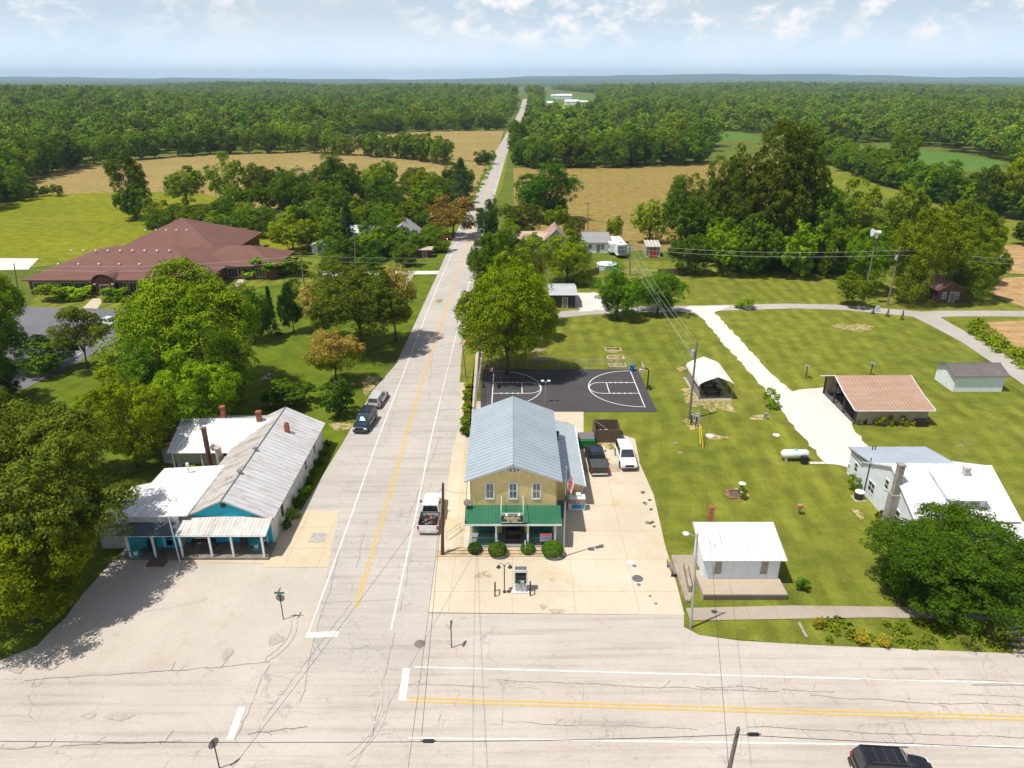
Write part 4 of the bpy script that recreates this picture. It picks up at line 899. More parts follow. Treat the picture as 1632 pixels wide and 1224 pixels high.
def window(par, x, y, z, az, w_, h, fm=None, pm=None, fr=.09, mun=(1, 1), name='window', sub='pane', dep=.05):
    mb = MB().at(x, y, z, az)
    a, b_ = w_ / 2, h / 2
    mb.box(-a - fr, -a, -dep, 0, -b_ - fr, b_ + fr); mb.box(a, a + fr, -dep, 0, -b_ - fr, b_ + fr)
    mb.box(-a, a, -dep, 0, b_, b_ + fr); mb.box(-a, a, -dep - .03, 0, -b_ - fr, -b_)
    for i in range(mun[0]): u = -a + w_ * (i + 1) / (mun[0] + 1); mb.box(u - .022, u + .022, -dep * .8, -.004, -b_, b_)
    for i in range(mun[1]): u = -b_ + h * (i + 1) / (mun[1] + 1); mb.box(-a, a, -dep * .7, -.008, u - .025, u + .025)
    f = mb.build(name, fm or M_wt, par)
    MB().at(x, y, z, az).box(-a, a, -.02, -.001, -b_, b_).build(sub, pm or M_glass, f)
    return f
def door(par, x, y, z, az, w_, h, m, fm=None, name='door'):
    mb = MB().at(x, y, z, az); fr = .08
    mb.box(-w_ / 2 - fr, -w_ / 2, -.05, 0, 0, h + fr); mb.box(w_ / 2, w_ / 2 + fr, -.05, 0, 0, h + fr); mb.box(-w_ / 2, w_ / 2, -.05, 0, h, h + fr)
    fo = mb.build('door_frame', fm or M_wt, par)
    d = MB().at(x, y, z, az).box(-w_ / 2, w_ / 2, -.03, -.001, 0, h).box(-w_ * .32, w_ * .32, -.04, -.03, h * .1, h * .42).box(-w_ * .32, w_ * .32, -.04, -.03, h * .5, h * .92).build(name, m, par)
    MB().at(x, y, z, az).sphere((w_ * .38, -.07, h * .47), .035, 6, 4).build('handle', M_steel, d)
M_steel = paint('steel', (0.42, 0.43, 0.44), 0.35, .8)
M_dsteel = paint('dark_steel', (0.05, 0.05, 0.055), 0.5, .3)
M_brick = paint('chimney_brick', (0.30, 0.10, 0.06), 0.9, var=.35, sc=5)
M_wsid = paint('white_siding', (.76, .79, .85), 0.55, dirt=(.45, .45, .42), amt=.35, var=.05)
M_black = paint('black_paint', (0.02, 0.02, 0.022), 0.4)
def text(body, size, mat, parent, loc, rx_=math.pi / 2, rz=0.0, ext=.01, name='lettering', sx=1.0, bold=0.0):
    c = bpy.data.curves.new(name, 'FONT'); c.body = body; c.size = size; c.extrude = ext; c.offset = bold; c.align_x = 'CENTER'; c.align_y = 'CENTER'; c.resolution_u = 3
    o = bpy.data.objects.new(name, c); C.objects.link(o)
    dg = bpy.context.evaluated_depsgraph_get(); me = bpy.data.meshes.new_from_object(o.evaluated_get(dg)); bpy.data.objects.remove(o)
    me.materials.clear(); me.materials.append(mat); q = bpy.data.objects.new(name, me); C.objects.link(q); q.parent = parent
    q.location = loc; q.rotation_euler = (rx_, 0, rz); q.scale = (sx, 1, 1); return q

def siding(name, col, step=.16, dirt=(.4, .38, .33), amt=.25, vert=False, rough=.6, lo=.74):
    m, n, l, b = newmat(name); tcn = n.new('ShaderNodeTexCoord'); s_ = n.new('ShaderNodeSeparateXYZ'); l.new(tcn.outputs['Object'], s_.inputs[0])
    src = s_.outputs[2] if not vert else math2(n, l, 'ADD', s_.outputs[0], s_.outputs[1])
    f = math2(n, l, 'FRACT', math2(n, l, 'DIVIDE', src, step)); g = rng(n, l, f, 0, .12, lo, 1)
    p = tcn.outputs['Object']
    c = mix(n, l, rng(n, l, noise(n, l, p, 1.2, 6, .6), .3, .7), tuple(x * .93 for x in col), tuple(min(1, x * 1.05) for x in col))
    c = mix(n, l, rng(n, l, noise(n, l, pos(n, l, sc=(1, 1, .4), obj=True), 1.6, 8, .7), .52, .76, 0, amt), c, dirt)
    x = n.new('ShaderNodeVectorMath'); x.operation = 'SCALE'; l.new(c, x.inputs[0]); l.new(g, x.inputs['Scale']); l.new(x.outputs[0], b.inputs['Base Color'])
    spec(b, rough, .3); bump(n, l, b, f, .02, .6); return m

# ================================================================== general store
M_yw = siding('yellow_siding', (0.80, 0.62, 0.29), .14, (.45, .34, .17), .3)
M_green = roof_metal('green_roof_metal', (0.032, 0.155, 0.082), (0.09, 0.22, 0.14), .35, .4, .2)
M_grn = paint('green_trim', (0.02, 0.13, 0.075), .5)
M_sroof = roof_metal('blue_grey_roof_metal', (0.46, 0.52, 0.56), (0.36, 0.40, 0.43), .35, .42, .35)
M_step = paint('step_concrete', (0.46, 0.36, 0.23), .9, var=.2, dirt=(.25, .18, .1), amt=.5)
M_porchf = paint('porch_floor_paint', (0.22, 0.235, 0.225), .7, var=.1)
st = thing('general_store', 'yellow two-storey shop with grey metal roof and green porch roof facing the junction', 'shop', (0, 56.3, 0))
W0, W1 = -3.8, 4.05
mb = MB(); gable_walls(mb, W0, W1, 0, 14.1, 0, 6.45, 8.0, 'y', pr=.1); mb.build('wall', M_yw, st)
mb = MB(); gable_roof(mb, W0, W1, 0, 14.1, 6.45, 8.0, 'y', .55, .45, .1, .62, .1, .04); rf = mb.build('roof', [M_sroof, M_ribb], st)
mb = MB()                                            # white bargeboards under the roof edge
for xx, sg in ((W0 - .5, 1), (W1 + .5, -1)):
    mb.hexa([(xx, -.42, 6.24), (xx, -.38, 6.24), (.1, -.38, 7.88), (.1, -.42, 7.88), (xx, -.42, 6.38), (xx, -.38, 6.38), (.1, -.38, 8.03), (.1, -.42, 8.03)])
for x in (-1.35, 1.55): mb.box(x - .04, x + .04, -.3, -.002, 6.85, 7.35)
mb.build('bargeboard', M_wt, st)
mb = MB()
for x in (W0, W1): mb.box(x - .06, x + .06, -.04, .1, 0.4, 6.4)
mb.tube([(W1 + .12, .35, 6.2), (W1 + .12, .35, .4)], .05, 6); mb.build('corner_board', paint('tan_trim', (.55, .42, .22), .6), st)
mb = MB(); mb.box(-.62, .82, -.07, -.01, 7.12, 7.5); sg_ = mb.build('lodge_sign', M_wt, st)
text('I O O F', .34, M_black, sg_, (.1, -.082, 7.3), bold=.014, name='letters')
for x in (-2.05, .1, 2.25): window(st, x, 0, 5.1, 0, .62, 1.55, M_wt, M_wglass, .13, (1, 1))
# porch
mb = MB(); slab(mb, (-4.3, -2.2, 2.95), (4.5, -2.2, 2.95), (4.5, 0, 3.55), (-4.3, 0, 3.55), .08, .30, .03, .035); prf = mb.build('porch_roof', [M_green, M_ribg], st)
MB().box(-4.3, 4.5, -2.23, -2.205, 2.78, 2.96).build('fascia', M_wt, st)
mb = MB(); mb.box(-4.0, 4.2, -2.15, 0, 0, .5); mb.build('porch_floor', M_porchf, st)
for x in (-3.75, -1.45, 1.45, 3.95): MB().box(x - .09, x + .09, -2.05, -1.87, .5, 2.87).build('porch_post', M_wt, st)
for x0_, x1_ in ((-3.66, -1.54), (1.54, 3.86)):
    mb = MB(); mb.box(x0_, x1_, -1.99, -1.93, 1.28, 1.36); mb.box(x0_, x1_, -1.99, -1.93, .6, .66)
    k = int((x1_ - x0_) / .16)
    for i in range(k): u = x0_ + (i + .5) * (x1_ - x0_) / k; mb.box(u - .02, u + .02, -1.98, -1.94, .66, 1.28)
    mb.build('porch_railing', M_grn, st)
for x in (-1.3, 1.2): mb = MB(); mb.tube([(x, -2.2, .2), (x, -2.2, 1.2), (x, -2.9, .9), (x, -2.9, .05)], .025, 6); mb.build('handrail', M_wt, st)
for x in (-2.55, 2.75):
    window(st, x, 0, 1.95, 0, 2.0, 1.35, M_grn, M_glass, .12, (2, 0))
    MB().box(x - .5, x + .5, -.09, -.06, 2.3, 2.5).build('window_sign', paint('sign_white', (.5, .56, .52), .5), st)
    MB().box(x - 1.1, x + 1.1, -.04, -.001, .5, 1.1).build('wall_panel', M_grn, st)
mb = MB(); mb.box(-.95, 1.15, -.08, -.001, .5, 2.75); mb.build('door_recess', paint('doorway_brown', (.10, .065, .04), .7), st)
door(st, .1, -.09, .5, 0, 1.5, 2.0, M_black, paint('oak', (.3, .2, .1), .6))
mb = MB()
mb.box(-.6, .8, -1.6, -1.15, .5, .95); mb.box(-.6, .8, -1.15, -1.08, .5, 1.5); tag(mb.build('bench', paint('dark_bench_wood', (.045, .03, .022), .7)), 'dark wooden bench on the store porch before the doorway', 'bench').location = (0, 56.3, 0)
mb = MB()
for i, (y, z_) in enumerate(((-3.15, .13), (-2.85, .26), (-2.55, .39))): mb.box(-6.9 + i * .9, 4.9 - i * .15, y, -2.152, (0 if i == 0 else (.131 if i == 1 else .261)), z_)
mb.build('steps', M_step, st)
sg_ = thing('shop_sign', 'dark green framed shop sign reading GENERAL STORE above the green porch roof', 'sign', (.02, 54.02, 3.62))
mb = MB(); o8 = [(-1.12, -.25), (-1.0, -.42), (1.0, -.42), (1.12, -.25), (1.12, .25), (1.0, .42), (-1.0, .42), (-1.12, .25)]
mb.extr([(x, .06, z_) for x, z_ in o8], (0, -.08, 0)); mb.build('board', paint('sign_green', (.012, .07, .05), .4), sg_)
mb = MB()
for i in range(8):
    a, b_ = o8[i], o8[(i + 1) % 8]; mb.tube([(a[0] * .95, -.03, a[1] * .92), (b_[0] * .95, -.03, b_[1] * .92)], .018, 4)
mb.build('border', M_wt, sg_)
M_gold = paint('sign_gold', (.75, .58, .30), .5)
text('GENERAL', .34, M_gold, sg_, (0, -.03, .07), bold=.012); text('STORE', .32, M_gold, sg_, (0, -.03, -.21), bold=.012)
mb = MB()
for x in (-1.0, 1.0): mb.tube([(x, 2.25, .95), (x, .0, .78), (x, .0, .42)], .03, 6); mb.tube([(x, .03, -.42), (x, .25, -.62)], .03, 6)
mb.tube([(-1.0, 0, .56), (1.0, 0, .56)], .025, 6); mb.build('bracket', M_wt, sg_)
for x in (-.5, .62): MB().sphere((x, -.3, .58), .13, 8, 5).tube([(x, 0, .5), (x, -.3, .6)], .02).build('flood_lamp', M_wt, sg_)
# rear part and side wing
mb = MB(); mb.box(-3.3, 3.3, 14.1, 16.2, 0, 5.4); mb.build('wall', M_yw, st)
mb = MB(); slab(mb, (-3.5, 16.4, 5.45), (3.5, 16.4, 5.45), (3.5, 14.1, 5.8), (-3.5, 14.1, 5.8), .1, .42); mb.build('rear_roof', [M_sroof, M_ribb], st)
fx = G(916, 678, 2.5).y - 56.3
mb = MB(); mb.extr([(W1, 5.6, 0), (7.0, 5.6, 0), (7.0, 5.6, 2.45), (W1, 5.6, 3.25)], (0, fx - 6.0, 0)); mb.build('wing_wall', M_yw, st)
mb = MB(); slab(mb, (7.35, 5.1, 2.5), (7.35, fx, 2.5), (W1 + .002, fx, 3.45), (W1 + .002, 5.1, 3.45), .09, .42, .04); mb.build('wing_roof', [roof_metal('pale_roof_metal', (0.58, 0.63, 0.66), (0.45, 0.47, 0.48), .3, .42, .3), M_ribb], st)
MB().tube([(7.4, 5.1, 2.48), (7.4, fx, 2.48)], .07, 6).tube([(7.2, 5.3, 2.4), (7.05, 5.45, 1.8), (7.05, 5.45, 0.1)], .04, 6).build('gutter', M_wt, st)
MB().lathe([(.17, 0), (.17, .9), (.24, .9), (.24, 1.05)], 8, 5.0, 13.6).build('roof_vent', M_dsteel, st).location = (0, 0, 3.2)
window(st, 7.0, 9.0, 1.4, R(90), .9, .9); window(st, 7.0, 12.0, 1.4, R(90), .9, .9)
for y in (3, 7, 11): window(st, W0, y, 5.1, R(-90), .62, 1.5, M_wt, M_wglass); window(st, W0, y, 2.0, R(-90), .8, 1.3, M_wt, M_glass)
mb = MB(); mb.sphere((0, 0, 0), .34, 10, 4, sq=.25); ds = thing('satellite_dish', 'grey satellite dish on the street corner of the yellow shop', 'satellite dish', (-4.15, 55.9, 4.1)); ds.rotation_euler = (R(50), R(-15), 0)
mb.build('dish', paint('dish_grey', (.16, .15, .15), .6), ds); MB().tube([(0, 0, -.1), (.3, .3, -.5)], .03).tube([(0, 0, 0), (0, -.25, .4)], .015).build('arm', M_steel, ds)
# ice chest by the wing
c = G(919, 815); ic = thing('ice_chest', 'white ice chest with blue panel outside the shop side wing', 'ice machine', (c.x, c.y + .4, 0))
MB().box(-.85, .85, -.4, .45, .08, 1.5).build('cabinet', M_wt, ic, bevel=.03); MB().box(-.5, .75, -.43, -.402, .35, .8).build('front_panel', paint('ice_blue', (.04, .30, .52), .5), ic)
for x in (-.42, .42): MB().hexa([(x - .38, -.43, .86), (x + .38, -.43, .86), (x + .38, -.401, .86), (x - .38, -.401, .86), (x - .38, -.43, 1.42), (x + .38, -.43, 1.42), (x + .38, -.401, 1.42), (x - .38, -.401, 1.42)]).build('lid', paint('lid_grey', (.36, .30, .25), .5), ic)
MB().box(-.2, .4, -.1, .35, 1.5, 1.78).build('top_unit', M_wt, ic, bevel=.02)
mb = MB(); mb.box(-.3, .3, -.35, .35, 0, 1.75); mb.box(-.26, .26, -.38, -.351, .9, 1.65); tag(mb.build('vending_machine', paint('teal_paint', (.01, .09, .10), .4)), 'dark teal vending machine between the shop wall and ice chest', 'vending machine').location = (4.75, 59.6, 0)
mb = MB(); mb.box(-.55, .55, -.03, .03, .0, .28, 0); mb.box(-.55, .55, -.04, .02, .3, .58, 1); mb.box(-.55, .55, -.03, .03, .6, .8, 2)
for x in (-.5, .5): mb.box(x - .02, x + .02, -.01, .05, -.35, .9, 2)
o = mb.build('banner_board', [paint('banner_grey', (.42, .44, .52), .5), paint('banner_lilac', (.40, .28, .45), .5), paint('banner_red', (.62, .16, .14), .5)]); tag(o, 'small red and white notice board hung on the right porch railing', 'sign'); o.location = (3.1, 54.25, 1.0)

# ================================================================== turquoise cafe
M_turq = siding('turquoise_siding', (0.012, 0.42, 0.56), .18, (.02, .28, .36), .3, lo=.85)
M_croof = roof_metal('stained_roof_metal', (0.64, 0.635, 0.63), (0.36, 0.27, 0.19), .65, .5, .15, (.35, 1.6, 1), .9, .48)
M_croofd = roof_metal('dirty_roof_metal', (0.54, 0.51, 0.48), (0.22, 0.16, 0.12), .8, .55, .1, (.25, 1.5, 1), .9, .44)
M_wroof = roof_metal('white_roof_metal', (0.76, 0.76, 0.76), (0.45, 0.33, 0.24), .4, .4, .1, (.6, .6, 1), 1.3, .55)
M_proof = roof_metal('porch_roof_metal', (0.60, 0.57, 0.53), (0.30, 0.25, 0.21), .7, .5, .1, (1.8, .3, 1), 1.0, .46)
M_shing = roof_metal('dark_shingle', (0.085, 0.105, 0.125), (0.14, 0.15, 0.16), .5, .9, 0)
cf = thing('turquoise_cafe', 'long gabled cafe with turquoise front, stained white metal roof and posted porch', 'cafe', (-26.3, 55.1, 0))
mb = MB(); gable_walls(mb, -4.05, 4.0, .12, 19.4, 0, 2.95, 4.85, 'y'); mb.build('wall', paint('white_block', (.62, .61, .58), .7, dirt=(.35, .32, .27), amt=.45), cf)
mb = MB(); mb.extr([(-4.05, 0, .3), (4.02, 0, .3), (4.02, 0, 2.95), (-.02, 0, 4.85), (-4.05, 0, 2.95)], (0, .118, 0)); mb.build('front_wall', M_turq, cf)
for sg, mt in ((-1, M_croofd), (1, M_croof)):
    mb = MB(); slab(mb, (sg * 4.4, -.25, 2.88), (sg * 4.4, 19.7, 2.88), (0, 19.7, 4.98), (0, -.25, 4.98), .1, .62, .035)
    r_ = mb.build('roof', [mt, M_ribw], cf)
MB().tube([(0, -.25, 5.0), (0, 19.7, 5.0)], .06, 6).build('ridge_cap', M_steel, cf)
MB().box(-.22, .22, -.06, -.002, 4.1, 4.5).build('gable_vent', M_black, cf)
for y in (4.6, 9.2): MB().lathe([(.12, 0), (.12, .22), (.26, .26), (.20, .40), (.05, .45)], 8, -.05, y).build('roof_vent', M_steel, cf).location = (0, 0, 4.95)
mb = MB(); slab(mb, (-3.75, -2.25, 2.62), (4.35, -2.25, 2.62), (4.35, -.02, 3.12), (-3.75, -.02, 3.12), .07, .32, .02, .03); mb.build('porch_roof', [M_proof, M_ribw], cf)
mb = MB(); slab(mb, (-9.1, -2.3, 2.62), (-3.76, -2.3, 2.62), (-3.76, -.75, 3.1), (-8.3, -.75, 3.1), .08); mb.build('shingle_porch_roof', M_shing, cf)
MB().box(-9.1, 4.3, -2.3, -2.24, 2.5, 2.56).build('fascia', M_wt, cf)
MB().box(-9.3, 4.3, -2.4, -.001, 0, .28).build('porch_floor', paint('cafe_porch_concrete', (.20, .17, .145), .9, var=.25), cf)
for x in (-8.2, -5.9, -3.45, -.8, 1.15, 3.9): MB().box(x - .08, x + .08, -2.28, -2.12, .281, 2.5).build('porch_post', M_wt, cf)
door(cf, -2.7, 0, .3, 0, 1.0, 2.0, M_wt); window(cf, 1.2, 0, 1.55, 0, 1.7, 1.1, M_wt, paint('blind_white', (.62, .66, .68), .5), .08, (0, 4)); door(cf, -5.2, -.75, .3, 0, .9, 1.9, paint('door_brown', (.12, .07, .05), .6))
window(cf, -7.2, -.75, 1.7, 0, 1.9, .9, paint('window_brown', (.2, .13, .1), .6))
for y, z_ in ((15.5, 1.7), (11.9, 1.7)): window(cf, 4.0, y, z_, R(90), .75, 1.1)
MB().box(4.0, 4.12, 3.1, 3.5, 1.0, 2.2).build('meter_box', M_dsteel, cf)
MB().tube([(4.35, .5, 2.8), (4.35, 19, 2.8)], .05, 5).build('gutter', M_steel, cf)
mb = MB(); mb.box(-9.3, -4.06, -.75, 8.2, 0, 3.0); mb.build('wing_wall', paint('wing_grey', (.42, .42, .39), .8, dirt=(.2, .2, .17), amt=.5), cf)
MB().box(-9.0, -4.06, -.79, -.752, .3, 2.6).build('wing_front', M_turq, cf)
mb = MB(); slab(mb, (-9.6, -.55, 3.2), (-3.2, -.55, 3.6), (-3.2, 8.9, 3.45), (-9.6, 8.9, 3.05), .12, .9, .02, .03); mb.build('wing_roof', [M_wroof, M_ribw], cf)
MB().box(-8.6, -3.9, -.86, -.80, 3.02, 3.62).build('parapet', paint('parapet_white', (.5, .5, .48), .8, dirt=(.2, .2, .2), amt=.5), cf)
mb = MB(); mb.box(-11.6, -9.32, -.6, 6.0, 0, 2.3); mb.build('shed_wall', paint('wing_grey', (.4, .4, .4)), cf)
mb = MB(); slab(mb, (-12.1, -1.0, 2.35), (-12.1, 6.3, 2.35), (-9.3, 6.3, 3.0), (-9.3, -1.0, 3.0), .06, .3, .03); mb.build('shed_roof', [M_wroof, M_ribw], cf)
MB().lathe([(.09, 0), (.09, .9), (.16, .9), (.16, 1.12), (.05, 1.2)], 8, -6.5, 7.6).build('vent_pipe', M_wt, cf).location = (0, 0, 3.25)
MB().box(1.3, 1.75, 14.6, 15.0, 3.9, 5.25).box(1.36, 1.69, 14.66, 14.94, 5.251, 5.4).build('chimney', M_brick, cf)
for k, (a, b_) in enumerate(((-3.35, -2.75), (-3.0, -2.4))): MB().box(-6.2 if k else -6.4, -4.7, a, b_ if k else -2.41, 0 if not k else .131, .13 if not k else .26).build('step', paint('brown_step', (.16, .11, .08), .9, var=.2), cf)
# rear white house
hb = thing('back_house', 'low white house with ribbed white metal roof behind the turquoise cafe', 'house', (-32.4, 72.0, 0))
mb = MB(); gable_walls(mb, -4.8, 6.0, -3.0, 4.2, 0, 3.0, 4.4, 'x'); mb.build('wall', paint('cream_block', (.52, .53, .47), .7, dirt=(.3, .3, .25), amt=.4), hb)
mb = MB(); gable_roof(mb, -4.8, 6.0, -3.0, 4.2, 3.0, 4.4, 'x', 1.1, .35, .6, .42, .08, .035); mb.build('roof', [M_wroof, M_ribw], hb)
window(hb, 1.1, -3.0, 1.6, 0, 1.0, 1.2); 
for x in (-4.6, -1.5, 2.6): MB().box(x - .07, x + .07, -3.95, -3.81, 0, 2.66).build('porch_post', M_wt, hb)
MB().box(-7.0, -4.85, -1.6, 2.6, 0, 2.1).build('lean_to', paint('wing_grey', (.4, .4, .4)), hb)
mb = MB(); slab(mb, (-7.3, -1.9, 2.15), (-7.3, 2.8, 2.15), (-4.9, 2.8, 2.8), (-4.9, -1.9, 2.8), .06, .4); mb.build('lean_to_roof', roof_metal('rust_roof', (.42, .20, .13), (.6, .42, .32), .6, .7, .1), hb)
def W2(px, py, Y): return WY(px, py, Y)
for nm, (bx, by), ty, r_, mt, sq in (('brick_chimney', (357, 667), 649, .22, M_brick, 1), ('brick_chimney', (414, 673), 657, .24, M_brick, 1)):
    p = G(bx, by, 4.2); q = W2(bx, ty, p.y); MB().box(p.x - r_, p.x + r_, p.y - r_, p.y + r_, 3.4, q.z).box(p.x - r_ - .06, p.x + r_ + .06, p.y - r_ - .06, p.y + r_ + .06, q.z, q.z + .12).build('chimney', mt, hb).location = (32.4, -72.0, 0)
p = WY(336, 744, 66.9); zt = WY(323, 682, 66.9).z; tall = MB().lathe([(.26, 0), (.26, zt - .2), (.30, zt - .2), (.30, zt)], 10).build('stove_stack', paint('rusty_stack', (.14, .06, .045), .8, var=.3)); tall.location = (p.x, p.y, 0); tag(tall, 'tall rusty brown flue standing before the white back house roof', 'flue')
p = WY(351, 737, 66.8); zt = WY(348, 713, 66.8).z; s2 = MB().lathe([(.33, 0), (.33, zt - .2), (.38, zt - .2), (.38, zt)], 10).build('stove_stack', paint('pale_stack', (.42, .37, .33), .8, var=.2)); s2.location = (p.x, p.y, 0); tag(s2, 'shorter pale grey flue beside the tall rusty flue', 'flue')
ds2 = dup(ds, label='small satellite dish on the roof beside the pale grey flue'); p = G(339, 712, 3.2); ds2.location = p
# ================================================================== white block building and its platform
M_plat = pave_mat('platform_concrete', (0.34, 0.28, 0.20), (0.44, 0.37, 0.28), (0.13, 0.11, 0.08), 0.6)
pf = tag(MB().box(15.9, 22.95, 47.4, 50.6, 0, .6).build('platform', M_plat), 'raised stained concrete platform before the little white block building', 'platform')
pf.location = (0, 0, 0); MB().box(16.0, 22.93, 47.385, 47.398, .0, .5).build('front_face', pave_mat('dark_concrete', (.10, .085, .07), (.17, .145, .115), (.05, .04, .035), .6), pf)
wb = thing('block_building', 'little white windowed building with white ribbed roof on a concrete platform', 'outbuilding', (16.4, 49.45, 0))
mb = MB(); gable_walls(mb, 0, 6.4, 0, 3.5, .0, 2.2, 3.1, 'x', 3.3); mb.build('wall', paint('white_boards', (.75, .78, .84), .6, dirt=(.28, .22, .16), amt=.35, var=.04), wb)
wb.location.z = .602
mb = MB(); slab(mb, (-.38, -.45, 2.18), (6.78, -.45, 2.18), (6.78, 3.62, 3.29), (-.38, 3.62, 3.29), .1, .5, .04); mb.build('roof', [M_wroof, paint('rib_dark_grey', (.40, .38, .36), .6)], wb)  # ribs in a darker grey than the white sheet
for x in (1.15, 5.1): window(wb, x, 0, 1.25, 0, .62, 1.45, M_wt, paint('boarded_beige', (.34, .31, .26), .7), .06, (0, 0), sub='shutter')
door(wb, 0, 2.3, 0, R(-90), .85, 1.9, M_wt)
MB().box(1.1, 1.42, 3.65, 3.97, -.6, 4.7).box(1.06, 1.46, 3.61, 4.01, 4.701, 4.8).build('chimney', paint('red_brick', (.34, .09, .06), .85, var=.3), wb)
MB().tube([(.9, .9, 2.3), (.9, .9, 2.9), (1.02, .9, 2.95)], .03).build('vent_pipe', M_steel, wb)
M_pl = paint('rough_concrete', (.33, .28, .21), .9, var=.2, dirt=(.14, .11, .08), amt=.6)
sheet('platform_walk', [(1070, 885), (1108, 885), (1104, 945), (1098, 962), (1088, 950), (1075, 905)], 0.05, M_walkg)
for a, b_, h, lb in (((1072, 893), (1095, 962), .35, 'low stained concrete wall along the forecourt edge by the platform'), ((1091, 905), (1099, 945), .75, 'short concrete wall beside the platform steps')):
    p, q = G(*a), G(*b_); t = (q - p).normalized(); nn = Vector((-t.y, t.x, 0)) * .13
    mb = MB(); mb.hexa([tuple(p - nn), tuple(q - nn), tuple(q + nn), tuple(p + nn)] + [tuple(v + Vector((0, 0, h))) for v in (p - nn, q - nn, q + nn, p + nn)]); tag(mb.build('retaining_wall', M_pl), lb, 'wall')
p = G(1070, 912); bn = thing('park_bench', 'weathered grey bench at the forecourt edge below the little white building', 'bench', p, R(95))
MB().box(-.8, .8, -.2, .2, .42, .47).build('seat', paint('grey_wood', (.22, .19, .16), .8), bn); MB().box(-.8, .8, .2, .24, .5, .9).build('backrest', paint('grey_wood', (.2, .2, .2)), bn)
for x in (-.65, .65): MB().box(x - .05, x + .05, -.18, .22, 0, .42).build('leg', M_dsteel, bn)

# ================================================================== white farmhouse
M_ws = siding('white_clapboard', (0.78, 0.81, 0.88), .17, (.5, .5, .47), .2, lo=.8)
M_wr2 = roof_metal('white_seam_roof', (0.80, 0.795, 0.79), (0.60, 0.56, 0.52), .4, .45, .1)
fh = thing('white_farmhouse', 'white clapboard farmhouse with white metal roof, shed dormer and grey rear wing', 'house', (36.9, 54.9, 0))
mb = MB(); gable_walls(mb, 0, 9.3, 0, 10.2, 0, 3.1, 5.5, 'x', 5.1); mb.build('wall', M_ws, fh)
mb = MB(); gable_roof(mb, 0, 9.3, 0, 10.2, 3.1, 5.5, 'x', .45, .22, 5.1, 1.0, .1, .02); mb.build('roof', M_wr2, fh)
mb = MB(); mb.box(.05, 7.9, 10.2, 13.3, 0, 3.1); mb.build('rear_wall', M_ws, fh)
mb = MB(); slab(mb, (-.25, 13.6, 3.15), (8.2, 13.6, 3.15), (8.2, 8.2, 4.1), (-.25, 8.2, 4.1), .1, .9, .02); mb.build('rear_roof', roof_metal('grey_rear_roof', (.42, .47, .53), (.36, .39, .43), .4, .5, .15), fh)
mb = MB(); mb.extr([(3.3, .9, 3.4), (3.3, 5.1, 5.4), (3.3, .9, 4.55)], (3.4, 0, 0)); mb.build('dormer_wall', M_ws, fh)
mb = MB(); slab(mb, (3.1, .5, 4.6), (6.9, .5, 4.6), (6.9, 5.1, 5.68), (3.1, 5.1, 5.68), .08, 1.0, .02); mb.build('dormer_roof', M_wr2, fh)
for x in (4.3, 5.75): window(fh, x, .9, 4.15, 0, .8, .38, M_wt, M_wglass, .06)
for y, z_, w_, h in ((11.6, 1.7, .6, .95), (7.9, 1.5, 1.15, 1.1), (5.4, 3.35, .6, .95), (2.6, 1.5, .7, 1.2), (13.0, 1.0, .4, .5)): window(fh, 0 if y < 10.2 else .05, y, z_, R(-90), w_, h, M_wt, M_glass, .08, (1 if w_ > 1 else 0, 1))
mb = MB(); mb.box(-.75, -.02, 2.9, 3.7, 0, 3.6); mb.box(-.62, -.1, 3.05, 3.6, 3.601, 6.7); mb.box(-.68, -.04, 3.0, 3.66, 6.701, 6.85); mb.build('chimney', paint('grey_chimney', (.30, .27, .25), .9, var=.2), fh)
mb = MB(); mb.box(6.0, 6.5, 3.6, 4.1, 4.4, 6.1); mb.box(5.94, 6.56, 3.54, 4.16, 6.101, 6.25); mb.build('chimney', paint('pale_chimney', (.55, .50, .46), .9, var=.15), fh)
MB().tube([(-.12, 8.9, 4.4), (-.12, 8.9, .2)], .05).tube([(-.2, 10.1, 3.1), (-.2, 13.4, 3.1)], .05).build('downpipe', M_dsteel, fh)
mb = MB(); slab(mb, (7.6, -2.6, 2.35), (10.3, -2.6, 2.35), (10.3, -.1, 2.75), (7.6, -.1, 2.75), .08, .6, .02); mb.build('porch_roof', M_wr2, fh)
for x in (7.8, 10.1): MB().box(x - .06, x + .06, -2.5, -2.38, 0, 2.3).build('porch_post', M_wt, fh)
MB().tube([(1.9, 12.6, 3.3), (1.9, 12.6, 3.8)], .06).tube([(2.2, 12.6, 3.3), (2.2, 12.6, 3.8)], .06).build('roof_vent', M_dsteel, fh)
# ================================================================== garage with salmon roof (open to the drive)
gr = thing('farm_garage', 'tan garage with a salmon pink metal roof and an open side facing the gravel drive', 'garage', (43.1, 80.2, 0))
M_tan = siding('tan_siding', (0.40, 0.33, 0.25), .2, (.3, .26, .2), .3, lo=.8)
prof = [(-.6, 2.25), (2.9, 3.05), (6.2, 4.15), (10.2, 2.45)]
mb = MB(); mb.box(0, 9.0, 0, .12, 0, 2.35); mb.box(0, 9.0, 9.7, 9.82, 0, 2.5)
mb.extr([(8.88, .121, 0), (8.88, .121, 2.3), (8.88, 2.9, 2.95), (8.88, 6.2, 4.0), (8.88, 9.69, 2.55), (8.88, 9.69, 0)], (.12, 0, 0)); mb.build('wall', M_tan, gr)
M_sal = roof_metal('salmon_roof', (0.41, 0.27, 0.195), (0.50, 0.38, 0.29), .5, .5, .1, (.3, 2, 1), .6, .45)
mb = MB()
